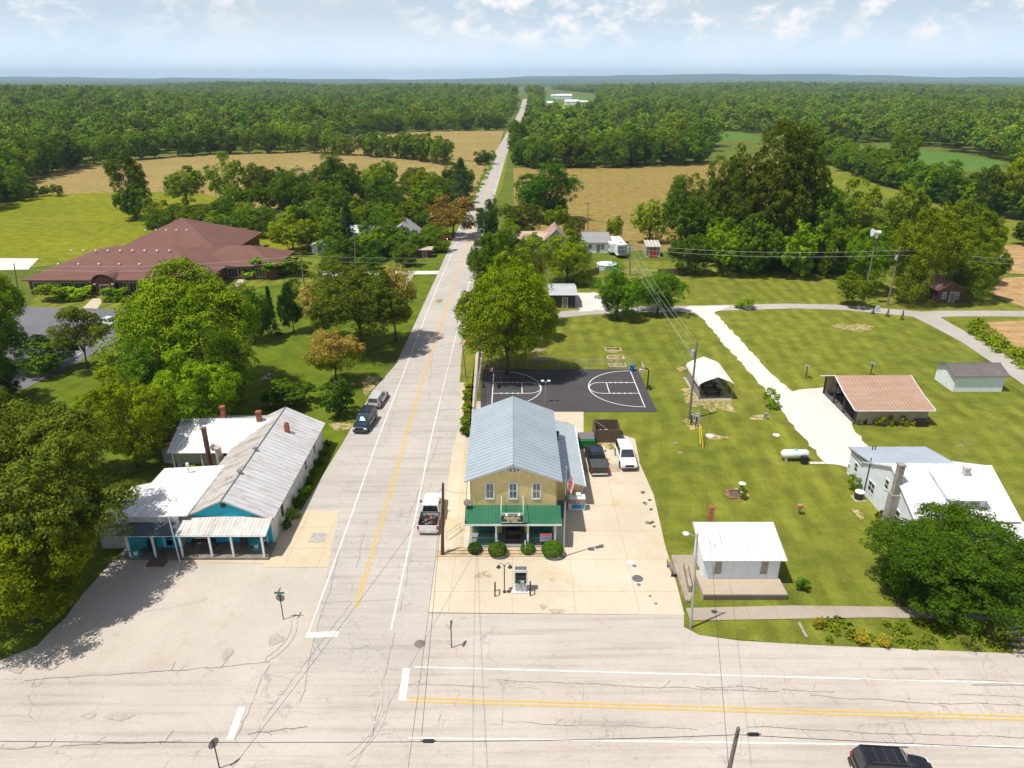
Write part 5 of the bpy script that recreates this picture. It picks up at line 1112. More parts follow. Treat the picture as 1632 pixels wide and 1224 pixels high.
for (a, za), (b_, zb) in zip(prof, prof[1:]):
    if zb > za: slab(mb, (-.5, a, za), (9.4, a, za), (9.4, b_, zb), (-.5, b_, zb), .07, .45, .03)
    else: slab(mb, (-.5, b_, zb), (9.4, b_, zb), (9.4, a, za), (-.5, a, za), .07, .45, .03)
mb.build('roof', [M_sal, M_ribs], gr)
mb = MB()
for x in (-.56, 9.46):
    for (a, za), (b_, zb) in zip(prof, prof[1:]): mb.tube([(x, a, za - .03), (x, b_, zb - .03)], .07, 5)
mb.tube([(-.5, -.65, 2.2), (9.4, -.65, 2.2)], .05); mb.build('roof_trim', M_wt, gr)
for y in (.06, 3.4, 6.4, 9.7): MB().box(-.08, .08, y - .08, y + .08, 0, {.06: 2.3, 3.4: 3.1, 6.4: 3.95, 9.7: 2.5}[y]).build('post', M_dsteel, gr)
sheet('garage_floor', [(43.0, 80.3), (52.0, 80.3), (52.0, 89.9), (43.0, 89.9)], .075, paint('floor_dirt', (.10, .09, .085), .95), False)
c = G(1467, 679); tag(MB().box(-.7, .7, -.35, .35, 0, .75).box(-.74, .74, -.39, .39, .751, .85).build('storage_box', M_black), 'black storage box at the front corner of the salmon-roofed garage', 'storage box').location = c
for i, (x, y, k_, w_, lb) in enumerate([(1367, 677, 'gold0', 8, 'yellow bush at the drive corner of the garage wall'), (1378, 677, 'shrub0', 6, 'small dark bush second along the garage wall'), (1394, 678, 'gold0', 10, 'yellow bush third along the garage wall'), (1403, 679, 'shrub1', 13, 'tall brownish plant rising near the middle of the garage wall'), (1419, 679, 'shrub1', 9, 'thin brownish plant in the middle of the garage wall'), (1428, 679, 'shrub0', 7, 'small dark red bush at the garage wall'), (1440, 679, 'shrub1', 14, 'widest brownish plant before the garage wall'), (1455, 679, 'gold0', 10, 'yellow bush next to the black storage box')]):
    tree_px(k_, x - w_ / 2, x + w_ / 2, y - (16 if k_ == 'shrub1' else 9), x, y, lb, None, (1.25, .95, .7) if k_ == 'shrub1' else (.85, .85, .7), 'shrub')
# white shed with dark roof
ws = thing('white_shed', 'small white shed with a dark brown shingle roof beside the lane', 'shed', (61.3, 90.4, 0))
mb = MB(); gable_walls(mb, 0, 6.8, 0, 4.6, 0, 2.45, 3.3, 'x'); mb.build('wall', M_wsid, ws)
mb = MB(); gable_roof(mb, 0, 6.8, 0, 4.6, 2.45, 3.3, 'x', .35, .45, None, None, .08); mb.build('roof', roof_metal('brown_shingle', (.14, .12, .115), (.22, .18, .17), .5, .9, 0), ws)
door(ws, 0, 2.3, 0, R(-90), 2.0, 2.0, M_wsid, M_wsid)

# ================================================================== brick office building
M_obrick = siding('office_brick', (0.17, 0.065, 0.045), .22, (.1, .05, .04), .3, lo=.85)
M_oroof = roof_metal('red_brown_shingle', (0.165, 0.078, 0.060), (0.12, 0.055, 0.045), .5, .92, 0, sc=1.5)
M_cream = paint('cream_trim', (.62, .56, .45), .6)
ob = thing('brick_office', 'wide single-storey brick office with sweeping red-brown hipped roof', 'office building', (-79.5, 139, 0))
def hip(mb, x0, x1, y0, y1, ze, zr, ins, oh=.8):
    x0 -= oh; x1 += oh; y0 -= oh; y1 += oh; m_ = (y0 + y1) / 2
    if x1 - x0 >= y1 - y0: a, b_ = (x0 + ins, m_, zr), (x1 - ins, m_, zr)
    else: m2_ = (x0 + x1) / 2; a, b_ = (m2_, y0 + ins, zr), (m2_, y1 - ins, zr)
    if x1 - x0 >= y1 - y0: vs = [(x0, y0, ze), (x1, y0, ze), (x1, y1, ze), (x0, y1, ze), a, b_]; fs = [(0, 1, 5, 4), (1, 2, 5), (2, 3, 4, 5), (3, 0, 4)]
    else: vs = [(x0, y0, ze), (x1, y0, ze), (x1, y1, ze), (x0, y1, ze), a, b_]; fs = [(0, 1, 4), (1, 2, 5, 4), (2, 3, 5), (3, 0, 4, 5)]
    b4 = [(p[0], p[1], ze - .25) for p in vs[:4]]
    mb.add(vs + b4, fs + [(9, 8, 7, 6), (0, 6, 7, 1), (1, 7, 8, 2), (2, 8, 9, 3), (3, 9, 6, 0)])
blocks = [(-17.5, 17.5, 0, 27, 3.2, 7.0, 12), (-12, 14, 19, 45, 3.5, 9.6, 13.5), (10, 28, 12, 25, 3.1, 6.0, 7.5)]
mb = MB()
for i, (a, b_, c_, d_, ze, zr, ins) in enumerate(blocks): mb.box(a + .01 * i, b_ - .02 * i, c_ + .013 * i, d_ - .017 * i, 0, ze - .26)
mb.build('wall', M_obrick, ob)
mb = MB()
for i, (a, b_, c_, d_, ze, zr, ins) in enumerate(blocks): hip(mb, a, b_, c_, d_, ze, zr, ins)
orf = mb.build('roof', M_oroof, ob)
for k in range(11):
    x = -15.5 + k * 2.75
    if -3.6 < x < -.2: continue
    window(ob, x, 0, 1.45, 0, 2.2, 2.0, M_cream, M_glass, .12, (2, 0))
for k in range(4): window(ob, 27.98, 13.8 + k * 2.8, 1.4, R(90), 2.0, 1.9, M_cream, M_glass, .1, (2, 0))
for k in range(3): window(ob, 19 + k * 3, 12.02, 1.4, 0, 2.0, 1.9, M_cream, M_glass, .1, (2, 0))
door(ob, -1.9, -.95, 0, 0, 1.8, 2.2, M_glass, M_cream)
mb = MB(); arch = [(-3.8, 0), (0, 0), (0, 2.6)] + [(-1.9 + 1.9 * math.cos(t), 2.6 + 1.4 * math.sin(t)) for t in [R(15 * k) for k in range(1, 12)]] + [(-3.8, 2.6)]
mb.extr([(x, -.9, z_) for x, z_ in arch], (0, 2.6, 0)); mb.build('entrance_porch', M_obrick, ob)
mb = MB(); ar = [[(-1.9 + q * math.cos(t), yy, 2.6 + q * .75 * math.sin(t)) for t in [R(15 * k) for k in range(13)]] for q, yy in ((2.3, -1.25), (2.3, 3.6))]
mb.add([p for r_ in ar for p in r_], [(i, i + 1, 14 + i, 13 + i) for i in range(12)]); mb.build('entrance_roof', M_oroof, ob).modifiers.new('s', 'SOLIDIFY').thickness = .18
mb = MB()
for x in (-3.7, -.1): mb.box(x - .25, x + .25, -1.2, -.9, 2.3, 2.55)
mb.build('entrance_trim', M_cream, ob)
for row_, (y0_, zz_) in enumerate(((5.2, 4.75), (10.6, 6.35))):
    for k in range(9 if row_ else 7):
        x = -14 + k * (2.6 if row_ else 4.2); MB().lathe([(.16, 0), (.16, .3), (.28, .3), (.2, .5)], 6, x, y0_).build('roof_vent', M_wt, ob).location = (0, 0, zz_ - .1)
for k in range(5): MB().lathe([(.16, 0), (.16, .3), (.28, .3), (.2, .5)], 6, -6 + k * 2.4, 27.5).build('roof_vent', M_wt, ob).location = (0, 0, 7.3)
rr = random.Random(4)
def bush_at(g, w_, h, lb, grp, key='shrub1', col=(1, 1, 1)): return plant(key, g.x, g.y, w_, h, lb, 'shrub', 'shrub', rr.uniform(0, 6), grp, (*col, 1))
bl_ = []
for k in range(26):
    x = 98 + k * 4.1
    if 128 < x < 166: continue
    bl_ += [bush_at(G(x, 481 + rr.uniform(-1, 1)), 1.5, 1.1, 'small clipped ball bush in the row along the office frontage', 'clipped bushes before the office', 'shrub1', (.8, 1, .7))]
relabel(bl_, 'small clipped ball bush', 'in the row along the office front')
for x, y, w_, lb in ((88, 478, 7, 'tall dark shrub at the left end of the office front bed'), (118, 475, 4.5, 'pale flowering hydrangea left of the office door'), (133, 474, 4.5, 'pale flowering hydrangea closest to the office door'), (180, 474, 4.5, 'pale flowering hydrangea right of the office door'), (192, 474, 4, 'pale flowering hydrangea nearest the big maple'), (400, 443, 5, 'blue-grey spruce bush at the office corner'), (425, 440, 9, 'broad green hedge bush beside the brick office wing'), (452, 438, 5, 'upright bush in the hedge by the brick office wing'), (470, 438, 8, 'round bush at the east end of the hedge by the brick office')):
    bush_at(G(x, y), w_, w_ * .5, lb, None, 'shrub1', (1.6, 1.7, 2.5) if 'hydrangea' in lb or 'blue' in lb else (.9, 1.1, .8))

# ================================================================== smaller and farther buildings
def far_house(name, label, cat, px, py, w_, d_, ze, zr, axis, wm, rm, nwin=2, rz=0, rib=None, oh=.4, zg=0.0, chim=False):
    b_ = G(px, py, zg); t = thing(name, label, cat, b_, rz)
    mb = MB(); gable_walls(mb, -w_ / 2, w_ / 2, 0, d_, 0, ze, zr, axis); mb.build('wall', wm, t)
    mb = MB(); gable_roof(mb, -w_ / 2, w_ / 2, 0, d_, ze, zr, axis, oh, oh, None, rib, .1); mb.build('roof', [rm, M_ribw], t)
    for i in range(nwin): window(t, -w_ / 2 + (i + .5) * w_ / nwin if nwin > 1 else -w_ * .25, 0, ze * .55, 0, min(1.0, w_ * .12), 1.1, M_wt, M_glass, .08)
    if w_ > 3: door(t, w_ * .08, 0, .02, 0, .9, 2.0, paint('door_grey', (.2, .18, .16), .6))
    if chim: MB().box(-.3, .3, d_ * .5, d_ * .5 + .6, zr - .3, zr + 1.0).build('chimney', M_brick, t)
    return t
M_rust = roof_metal('rusty_tin', (.50, .40, .33), (.42, .15, .07), .9, .6, .1, (.3, 1, 1), .8, .42)
M_lblue = siding('pale_blue_siding', (.42, .52, .52), .18)
M_gsh = roof_metal('grey_shingle', (.28, .27, .27), (.2, .19, .19), .5, .9, 0)
M_gmet = roof_metal('grey_tin', (.50, .52, .54), (.4, .36, .32), .4, .5, .2)
t = far_house('rusty_roof_house', 'pale blue house with a rusty tin roof among trees right of the road', 'house', 847, 399, 9.0, 6.5, 2.6, 4.1, 'x', M_lblue, M_rust, 3, rib=.6)
mb = MB(); gable_walls(mb, 3.6, 8.6, -1.6, 7.5, 0, 3.2, 5.6, 'y'); mb.build('front_gable_wall', M_lblue, t); mb = MB(); gable_roof(mb, 3.6, 8.6, -1.6, 7.5, 3.2, 5.6, 'y', .4, .4, None, .6); mb.build('front_gable_roof', M_rust, t); window(t, 6.1, -1.6, 1.7, 0, .9, 1.2)
far_house('small_white_house', 'small white cottage with a grey hipped roof beside the caravan', 'cottage', 950, 403, 6.2, 8, 2.7, 4.3, 'x', M_wsid, M_gsh, 2)
far_house('grey_tin_shed', 'grey tin shed with dark front beside the gravel patch', 'shed', 897, 491, 4.6, 7.5, 2.6, 3.2, 'x', paint('dark_boards', (.05, .045, .04), .9), M_gmet, 0, rib=.5)
far_house('village_house', 'grey-roofed house hidden in trees, nearer the office', 'house', 590, 396, 10, 7, 3, 5.2, 'x', M_wsid, M_gmet, 2, rib=.6)
far_house('village_house', 'grey-gabled house hidden in trees, nearer the road', 'house', 643, 396, 7, 9, 3.4, 6.0, 'y', M_wsid, M_gsh, 2, chim=True)
far_house('garden_shed', 'small pale shed at the end of the office lawn', 'shed', 508, 405, 3.2, 3.2, 2.2, 2.8, 'y', M_wsid, M_gmet, 0)
far_house('brown_shed', 'small brown wooden shed on the grass by the road', 'shed', 675, 412, 3.6, 3.4, 2.1, 2.3, 'x', paint('brown_boards', (.12, .06, .045), .9), paint('pale_board_roof', (.46, .36, .27), .9), 0)
far_house('white_garden_shed', 'white shed behind the bronze-leaved tree', 'shed', 698, 362, 5, 5, 2.5, 3.4, 'x', M_wsid, M_wroof, 0)
far_house('woodland_house', 'brown-roofed porch house tucked under the wooded corner', 'house', 1512, 482, 5, 6, 2.5, 4.0, 'y', paint('brown_wall', (.12, .07, .05), .9), roof_metal('brown_porch_roof', (.26, .13, .11), (.3, .2, .16), .4, .9, 0), 2)
for i, (px, py, w_, d_, ze, lb) in enumerate([(899, 158, 34, 14, 7, 'white barn farthest up the far green field'), (885, 156, 20, 10, 5, 'long low white barn beside the farthest barn'), (911, 168, 22, 14, 6, 'white barn in the middle of the far farm'), (931, 168, 18, 12, 5, 'smaller white barn at the east side of the far farm'), (925, 178, 16, 16, 5, 'dark-sided barn with grey roof at the far farm'), (894, 178, 14, 8, 4, 'low white building at the near side of the far farm'), (878, 169, 12, 9, 5, 'white house by trees at the far farm'), (852, 178, 11, 9, 5, 'grey-roofed house where the far road climbs'), (306, 140, 26, 12, 14, 'distant white farm building above the western wood'), (362, 139, 30, 12, 14, 'wider distant white farm building above the western wood')]):
    far_house('barn', lb, 'barn', px, py, w_, d_, ze, ze * 1.45, 'x', M_wsid if 'dark' not in lb else M_dsteel, M_wroof if 'grey' not in lb else M_gmet, 1, zg=.3)
far_house('red_barn', 'little dark red barn in the clearing beyond the eastern field', 'barn', 879, 234, 6, 6, 3, 4.6, 'x', paint('barn_red', (.2, .03, .03), .8), M_gmet, 1)
# greenhouse shed
b_ = G(1040, 409); gh = thing('greenhouse_shed', 'white glass-roofed garden shed with red double door and step', 'greenhouse', b_)
mb = MB()
for x in (-1.7, -.85, 0, .85, 1.7):
    for y in (0, 3.4): mb.box(x - .06, x + .06, y - .06, y + .06, 0, 2.5)
    mb.hexa([(x - .05, -.3, 2.5), (x + .05, -.3, 2.5), (x + .05, 3.7, 3.3), (x - .05, 3.7, 3.3), (x - .05, -.3, 2.62), (x + .05, -.3, 2.62), (x + .05, 3.7, 3.42), (x - .05, 3.7, 3.42)])
mb.box(-1.7, 1.7, -.05, .05, 2.4, 2.5); mb.box(-1.7, 1.7, -.05, .05, 0, .1); mb.build('frame', M_wt, gh)
MB().hexa([(-1.8, -.35, 2.44), (1.8, -.35, 2.44), (1.8, 3.7, 3.24), (-1.8, 3.7, 3.24), (-1.8, -.35, 2.48), (1.8, -.35, 2.48), (1.8, 3.7, 3.28), (-1.8, 3.7, 3.28)]).build('roof', paint('greenhouse_roof', (.42, .38, .34), .3), gh)
MB().box(-1.62, 1.62, .1, 3.3, .02, 2.38).build('glazing', paint('greenhouse_glass', (.30, .32, .31), .1, spl=.8), gh)
for x in (-.42, .42): MB().box(x - .36, x + .36, -.12, -.06, .1, 1.9).build('door', paint('door_red', (.28, .05, .04), .6), gh)
MB().box(-1.0, 1.0, -1.2, -.15, 0, .35).build('step', paint('door_red', (.28, .05, .04)), gh)
# metal canopy with white arched roof
cn = thing('metal_canopy', 'open metal shelter with white arched roof on the lawn behind the utility pole', 'carport', (25.3, 87.7, 0))
sheet('canopy_floor', [(25.2, 87.4), (29.9, 87.4), (29.9, 95.6), (24.9, 95.6)], .06, M_plat, False)
mb = MB(); pr_ = [(-.25, 1.75), (-.1, 2.15), (.5, 2.5), (2.2, 3.15), (3.9, 2.5), (4.5, 2.15), (4.65, 1.75)]
vs = [(x, yy, z_ + .3) for yy in (-.2, 7.4) for x, z_ in pr_]; mb.add(vs, [(i, i + 1, 8 + i, 7 + i) for i in range(6)]); o = mb.build('roof', paint('white_sheet', (.78, .76, .68), .45, dirt=(.5, .48, .4), amt=.3), cn); o.modifiers.new('s', 'SOLIDIFY').thickness = .05
for x in (0.0, 4.4):
    for y in (0, 2.4, 4.8, 7.2): MB().box(x - .04, x + .04, y - .04, y + .04, 0, 2.4).build('post', M_steel, cn)
MB().box(-.02, .02, .1, 7.1, .35, 1.2).build('side_panel', M_gsh, cn)
for k in range(3): tag(MB().box(-1.3, 1.3, -.35, .35, .72, .78).box(-1.3, 1.3, -.75, -.5, .42, .46).box(-1.3, 1.3, .5, .75, .42, .46).box(-.9, -.8, -.7, .7, 0, .72).box(.8, .9, -.7, .7, 0, .72).build('picnic_table', M_dsteel), ['dark picnic table at the open front of the metal shelter', 'dark picnic table in the middle of the metal shelter', 'dark picnic table at the back of the metal shelter'][k], 'picnic table', 'picnic tables in the metal shelter').location = (27.6, 89.4 + k * 2.2, 0)
# trash enclosure, dumpster
M_ow = siding('old_planks', (.12, .085, .06), .16, (.05, .04, .03), .5, True, .9, .6)
en = thing('timber_enclosure', 'open-topped weathered plank enclosure behind the white sport utility car', 'enclosure', (9.95, 75.3, 0))
for nm, (a, b_, c_, d_) in (('front_fence', (0, 2.95, -.05, .05)), ('rear_fence', (0, 2.95, 2.75, 2.85)), ('side_fence', (-.06, .04, .051, 2.749)), ('side_fence', (2.91, 3.01, .051, 2.749))): MB().box(a, b_, c_, d_, .05, 1.75).build(nm, M_ow, en)
MB().tube([(0.1, 2.6, 1.7), (1.2, .6, 1.75)], .05).build('prop', M_steel, en)
mb = MB(); rr = random.Random(9)
for k in range(7): mb.sphere((.8 + rr.uniform(0, 1.2), 1.0 + rr.uniform(0, 1.1), .35 + rr.uniform(0, .4)), rr.uniform(.3, .45), 7, 5)
tag(mb.build('rubbish_bags', paint('pale_bags', (.50, .36, .27), .8, var=.3), smooth=True), 'pale rubbish heap inside the plank enclosure', 'rubbish', kind='stuff').location = (9.95, 75.3, 0)
c = G(935, 716); du = thing('dumpster', 'green dumpster with dark lid beside the shop side wing', 'dumpster', (c.x, c.y, 0))
mb = MB(); mb.extr([(-.95, 0, .15), (-.95, 0, 1.1), (-.95, 1.5, 1.45), (-.95, 1.5, .15)], (1.9, 0, 0)); mb.build('body', paint('dumpster_green', (.012, .16, .035), .5), du); 
mb = MB(); slab(mb, (-.9, .25, 1.22), (.9, .25, 1.22), (.9, 1.45, 1.5), (-.9, 1.45, 1.5), .04, .3, .03); mb.build('lid', paint('lid_dark', (.16, .15, .17), .5), du)
for x in (-.97, .97): MB().box(x - .04, x + .04, .3, 1.1, .5, .62).build('lift_arm', M_dsteel, du)
# ================================================================== vehicles
M_tyre = paint('tyre_rubber', (.018, .018, .02), .85)
M_rim = paint('alloy_rim', (.45, .45, .46), .3, .9)
M_cglass = paint('car_glass', (.012, .02, .026), .04, spl=1.0)
M_red = paint('tail_lamp_red', (.45, .015, .02), .25)
M_lamp = paint('head_lamp', (.75, .76, .78), .1, spl=.9)
M_plast = paint('grey_plastic', (.04, .04, .043), .6)
M_chr = paint('chrome', (.65, .66, .67), .15, .95)
def carpaint(name, col): return paint(name, col, .28, .15, .02, coat=.8)
def rrect(hw, z0, z1, y, tum=.06, r=.09):
    # body section: rounded box in x-z at station y
    return [(-hw + r, y, z0), (hw - r, y, z0), (hw, y, z0 + r), (hw + .005, y, (z0 + z1) / 2), (hw - tum * .5, y, z1 - r), (hw - tum - r, y, z1), (-hw + tum + r, y, z1), (-hw + tum * .5, y, z1 - r), (-hw - .005, y, (z0 + z1) / 2), (-hw, y, z0 + r)]
def plate(mb, q, a=.06, b_=.08, off=.012, th=.012):
    q = [Vector(p) for p in q]; nn = (q[1] - q[0]).cross(q[3] - q[0]).normalized()
    def bl(u, v): return (q[0] * (1 - u) + q[1] * u) * (1 - v) + (q[3] * (1 - u) + q[2] * u) * v
    c = [bl(a, b_), bl(1 - a, b_), bl(1 - a, 1 - b_), bl(a, 1 - b_)]
    lo = [p + nn * (off - th) for p in c]; hi = [p + nn * off for p in c]
    mb.hexa([*lo, *hi])
def vehicle(name, label, cat, loc, rz, kind, pm, L=4.8, Wd=1.9, Ht=1.7, roofm=None, bedm=None, rack=False, cover=False):
    t = thing(name, label, cat, loc, rz); hw = Wd / 2; f, r = L / 2, -L / 2; roofm = roofm or pm
    wr = .39 if kind != 'sedan' else .33; belt = Ht * .60; gc = .26; hood = belt - (.02 if kind == 'pickup' else .08)
    body = MB()
    if kind == 'pickup':
        cab0, cab1 = r + L * .365, f - L * .265; bedend = cab0 - .04
        secs = [(f, hw * .86, gc + .12, hood - .22), (f - .12, hw * .95, gc, hood - .08), (f - .5, hw, gc, hood), (cab1, hw, gc, belt), (cab0, hw, gc, belt), (bedend, hw, gc, belt - .01)]
        body.ring([rrect(w_, z0, z1, y) for y, w_, z0, z1 in secs]); fl = .62
        body.box(-hw + .02, hw - .02, r + .02, bedend, gc + .08, fl)
        for s_ in (-1, 1): body.hexa([(s_ * hw - (.16 if s_ > 0 else 0), r, gc + .1), (s_ * hw + (.16 if s_ < 0 else 0), r, gc + .1), (s_ * hw + (.16 if s_ < 0 else 0), bedend, gc + .1), (s_ * hw - (.16 if s_ > 0 else 0), bedend, gc + .1), (s_ * hw - (.16 if s_ > 0 else -.02), r, belt - .03), (s_ * hw + (.16 if s_ < 0 else -.02), r, belt - .03), (s_ * hw + (.16 if s_ < 0 else -.02), bedend, belt - .03), (s_ * hw - (.16 if s_ > 0 else -.02), bedend, belt - .03)])
        body.build('body', pm, t, bevel=.03)
        MB().box(-hw + .17, hw - .17, r - .01, r + .05, .5, belt - .05).build('tailgate', pm, t, bevel=.012)
        MB().box(-hw + .165, hw - .165, r + .06, bedend - .01, fl + .001, fl + .02).build('bed_liner', M_plast, t)
        if cover:
            cv = MB(); cv.box(-hw + .1, hw - .1, r + .05, bedend, belt - .028, belt + .015)
            for k in (1, 2): y = r + (bedend - r) * k / 3; cv.box(-hw + .12, hw - .12, y - .015, y + .015, belt + .016, belt + .024)
            cv.build('bed_cover', paint('tonneau', (.07, .07, .075), .45), t)
        if rack:
            rk = MB()
            for s_ in (-1, 1): rk.box(s_ * (hw - .12) - .05, s_ * (hw - .12) + .05, r + .1, bedend, belt - .02, belt + .08)
            for y in (r + .95, bedend - .15): rk.box(-hw + .1, hw - .1, y - .04, y + .04, belt + .081, belt + .14)
            rk.build('bed_rail', M_plast, t)
        g0, g1, ins0, ins1 = cab0, cab1, .10, .62
    else:
        hd = .30 if kind == 'sedan' else .27
        cab1 = f - L * hd; tr = r + (L * .16 if kind == 'sedan' else .05)
        secs = [(f, hw * .80, gc + .12, hood - .28), (f - .12, hw * .92, gc, hood - .12), (f - .5, hw * .99, gc, hood - .02), (cab1, hw, gc, belt), (tr + .1, hw, gc, belt), (r + .12, hw * .95, gc, belt - (.04 if kind == 'sedan' else .0)), (r, hw * .86, gc + .1, belt - .2)]
        body.ring([rrect(w_, z0, z1, y) for y, w_, z0, z1 in secs]); body.build('body', pm, t, smooth=False, bevel=.035)
        g0, g1 = tr, cab1; ins0, ins1 = (.62 if kind == 'sedan' else .28), .72
    b0, b1 = hw - .08, hw - .26; e = .002
    B_ = [(-b0, g0, belt - e), (b0, g0, belt - e), (b0, g1, belt - e), (-b0, g1, belt - e)]; T_ = [(-b1, g0 + ins0, Ht), (b1, g0 + ins0, Ht), (b1, g1 - ins1, Ht), (-b1, g1 - ins1, Ht)]
    MB().hexa(B_ + T_).build('cabin', pm, t, bevel=.04)
    rp = MB(); rp.box(-b1 - .01, b1 + .01, g0 + ins0, g1 - ins1, Ht + .001, Ht + .03); rp.build('roof', roofm, t, bevel=.012)
    mb = MB(); plate(mb, [B_[2], B_[3], T_[3], T_[2]], .05, .05); mb.build('windshield', M_cglass, t)
    mb = MB(); plate(mb, [B_[0], B_[1], T_[1], T_[0]], .08, .12); mb.build('rear_window', M_cglass, t)
    for q in ([B_[1], B_[2], T_[2], T_[1]], [B_[3], B_[0], T_[0], T_[3]]):
        mb = MB(); qq = [Vector(p) for p in q]; m0, m1 = qq[0].lerp(qq[1], .5), qq[3].lerp(qq[2], .5)
        plate(mb, [qq[0], m0, m1, qq[3]], .05, .12); plate(mb, [m0, qq[1], qq[2], m1], .05, .12); mb.build('side_window', M_cglass, t)
    for s_ in (-1, 1):
        for y in (f - L * .19, r + L * .2):
            w_ = thing('wheel', '', ''); del w_['label']; del w_['category']; w_.parent = t; w_.location = (s_ * (hw - .12), y, wr); w_.rotation_euler = (0, R(90), 0)
            MB().lathe([(wr * .62, -.13), (wr * .93, -.13), (wr, -.08), (wr, .08), (wr * .93, .13), (wr * .62, .13)], 16).build('tyre', M_tyre, w_)
            rm_ = MB().lathe([(wr * .62, -.105), (wr * .62, .105)], 14)
            for k in range(5): a = 2 * math.pi * k / 5; rm_.tube([(0, 0, s_ * .12), (math.cos(a) * wr * .6, math.sin(a) * wr * .6, s_ * .12)], .03, 4)
            rm_.build('rim', M_rim, w_)
            ar = MB(); ar.ring([[(s_ * (hw + .006) + dx, y + q * math.cos(R(a)), wr + q * math.sin(R(a))) for dx in (0, -.05 * s_)] + [(s_ * (hw + .006) - .05 * s_, y + (q - .07) * math.cos(R(a)), wr + (q - .07) * math.sin(R(a))), (s_ * (hw + .006), y + (q - .07) * math.cos(R(a)), wr + (q - .07) * math.sin(R(a)))] for a in range(-10, 191, 20) for q in (wr + .10,)])
            ar.build('wheel_arch', M_plast, t)
        MB().box(s_ * hw * .74 - .17, s_ * hw * .74 + .17, f - .10, f + .015, hood - .36, hood - .20).build('headlight', M_lamp, t, bevel=.02)
        if kind == 'pickup': MB().box(s_ * hw - (.17 if s_ > 0 else -.01), s_ * hw + (-.01 if s_ > 0 else .17), r - .02, r + .03, belt - .5, belt - .08).build('taillight', M_red, t)
        else: MB().box(s_ * hw * .8 - .13, s_ * hw * .8 + .13, r + (.0 if kind != 'sedan' else -.01), r + .14, belt - .36, belt - .1).build('taillight', M_red, t, bevel=.01)
        MB().box(s_ * (hw + .13) - .10, s_ * (hw + .13) + .10, g1 - .62, g1 - .48, belt + .02, belt + .2).build('mirror', pm if kind != 'pickup' else M_plast, t, bevel=.02)
    mb = MB(); mb.box(-hw * .5, hw * .5, f - .06, f + .02, hood - .40, hood - .16)
    for k in range(6): x = -hw * .42 + k * hw * .168; mb.box(x - .02, x + .02, f + .021, f + .03, hood - .38, hood - .18)
    mb.build('grille', M_black, t); MB().box(-hw * .86, hw * .86, f - .05, f + .07, gc - .04, gc + .2).build('bumper', M_chr if kind == 'pickup' else M_plast, t, bevel=.03)
    MB().box(-hw * .88, hw * .88, r - .08, r + .04, gc + .02, gc + .24).build('bumper', M_chr if kind == 'pickup' else M_plast, t, bevel=.03)
    MB().box(-.16, .16, r - .1, r - .085, gc + .1, gc + .22).build('number_plate', M_wt, t)
    return t
P_white = carpaint('car_white', (.80, .80, .79)); P_black = carpaint('car_black', (.012, .013, .016)); P_navy = carpaint('car_navy', (.01, .022, .04)); P_silver = carpaint('car_silver', (.46, .46, .45)); P_red = carpaint('car_red', (.45, .02, .02)); P_blue = carpaint('car_blue', (.03, .12, .3))
tw = vehicle('pickup_truck', 'white pickup loaded with scrap parked beside the brown utility pole', 'pickup truck', (-7.95, 59.55, .065), R(-1), 'pickup', P_white, 6.1, 2.02, 1.88, rack=True)
mb = MB(); rr = random.Random(31)
M_scr = [paint('scrap_dark', (.03, .03, .03), .7), paint('scrap_rust', (.28, .12, .06), .8), paint('scrap_grey', (.3, .3, .3), .4, .6), paint('scrap_orange', (.62, .28, .15), .7)]
for k in range(70):
    x, y, z_ = rr.uniform(-.62, .62), rr.uniform(-2.75, -1.1), .75 + rr.uniform(0, .42); a = rr.uniform(0, 6.28); l_ = rr.uniform(.15, .5)
    if k % 3: mb.tube([(x - math.cos(a) * l_ / 2, y - math.sin(a) * l_ / 2, z_ - rr.uniform(-.1, .1)), (x + math.cos(a) * l_ / 2, y + math.sin(a) * l_ / 2, z_ + rr.uniform(-.1, .1))], rr.uniform(.02, .05), 5, rr.choice([0, 0, 1, 2]))
    else: mb.at(x, y, z_, a, rr.uniform(-.6, .6)).box(-l_ / 2, l_ / 2, -.1, .1, -.05, .05, rr.choice([0, 0, 0, 1, 3, 2])); mb.at()
mb.box(-.7, .7, -2.85, -1.0, .66, .72, 0)
o = mb.build('scrap_load', M_scr); tag(o, 'tangled scrap metal and orange debris heaped in the white pickup bed', 'scrap', kind='stuff'); o.location = tw.location; o.rotation_euler = tw.rotation_euler
c = G(958, 762); vehicle('pickup_truck', 'black pickup with covered bed parked beside the shop, tail to the street', 'pickup truck', (c.x - .25, c.y + 3.0, .065), R(2), 'pickup', P_black, 5.7, 2.0, 1.85, roofm=P_navy, cover=True)
c = G(1004, 753); vehicle('sport_utility_car', 'white sport utility car parked nose-out on the concrete by the lawn', 'car', (c.x - .15, c.y + 2.45, .065), R(182), 'suv', P_white, 4.8, 1.92, 1.75)
c = G(572, 693); nv = vehicle('sport_utility_car', 'dark blue sport utility car parked on the road shoulder facing the camera', 'car', (c.x + .35, c.y + 2.5, .06), R(180 - 6), 'suv', P_navy, 4.9, 1.92, 1.8)
mb = MB(); mb.extr([(-.45, 1.12, 1.16), (.35, 1.12, 1.16), (.30, .72, 1.55), (-.1, .72, 1.55)], (0, .02, .02)); mb.build('sunshade', paint('sunshade_teal', (.25, .55, .55), .4), nv)
c = G(592, 660); vehicle('station_wagon', 'silver estate car parked behind the dark blue car on the shoulder', 'car', (c.x + .25, c.y + 3.6, .06), R(-6), 'suv', P_silver, 4.7, 1.8, 1.5, roofm=carpaint('car_pale', (.60, .60, .57)))
c = G(1420, 1238); sv = vehicle('sport_utility_car', 'black sport utility car cut by the bottom edge on the near roadside', 'car', (c.x, c.y, .06), R(-94), 'suv', P_black, 4.7, 1.9, 1.75)
rk = MB(); 
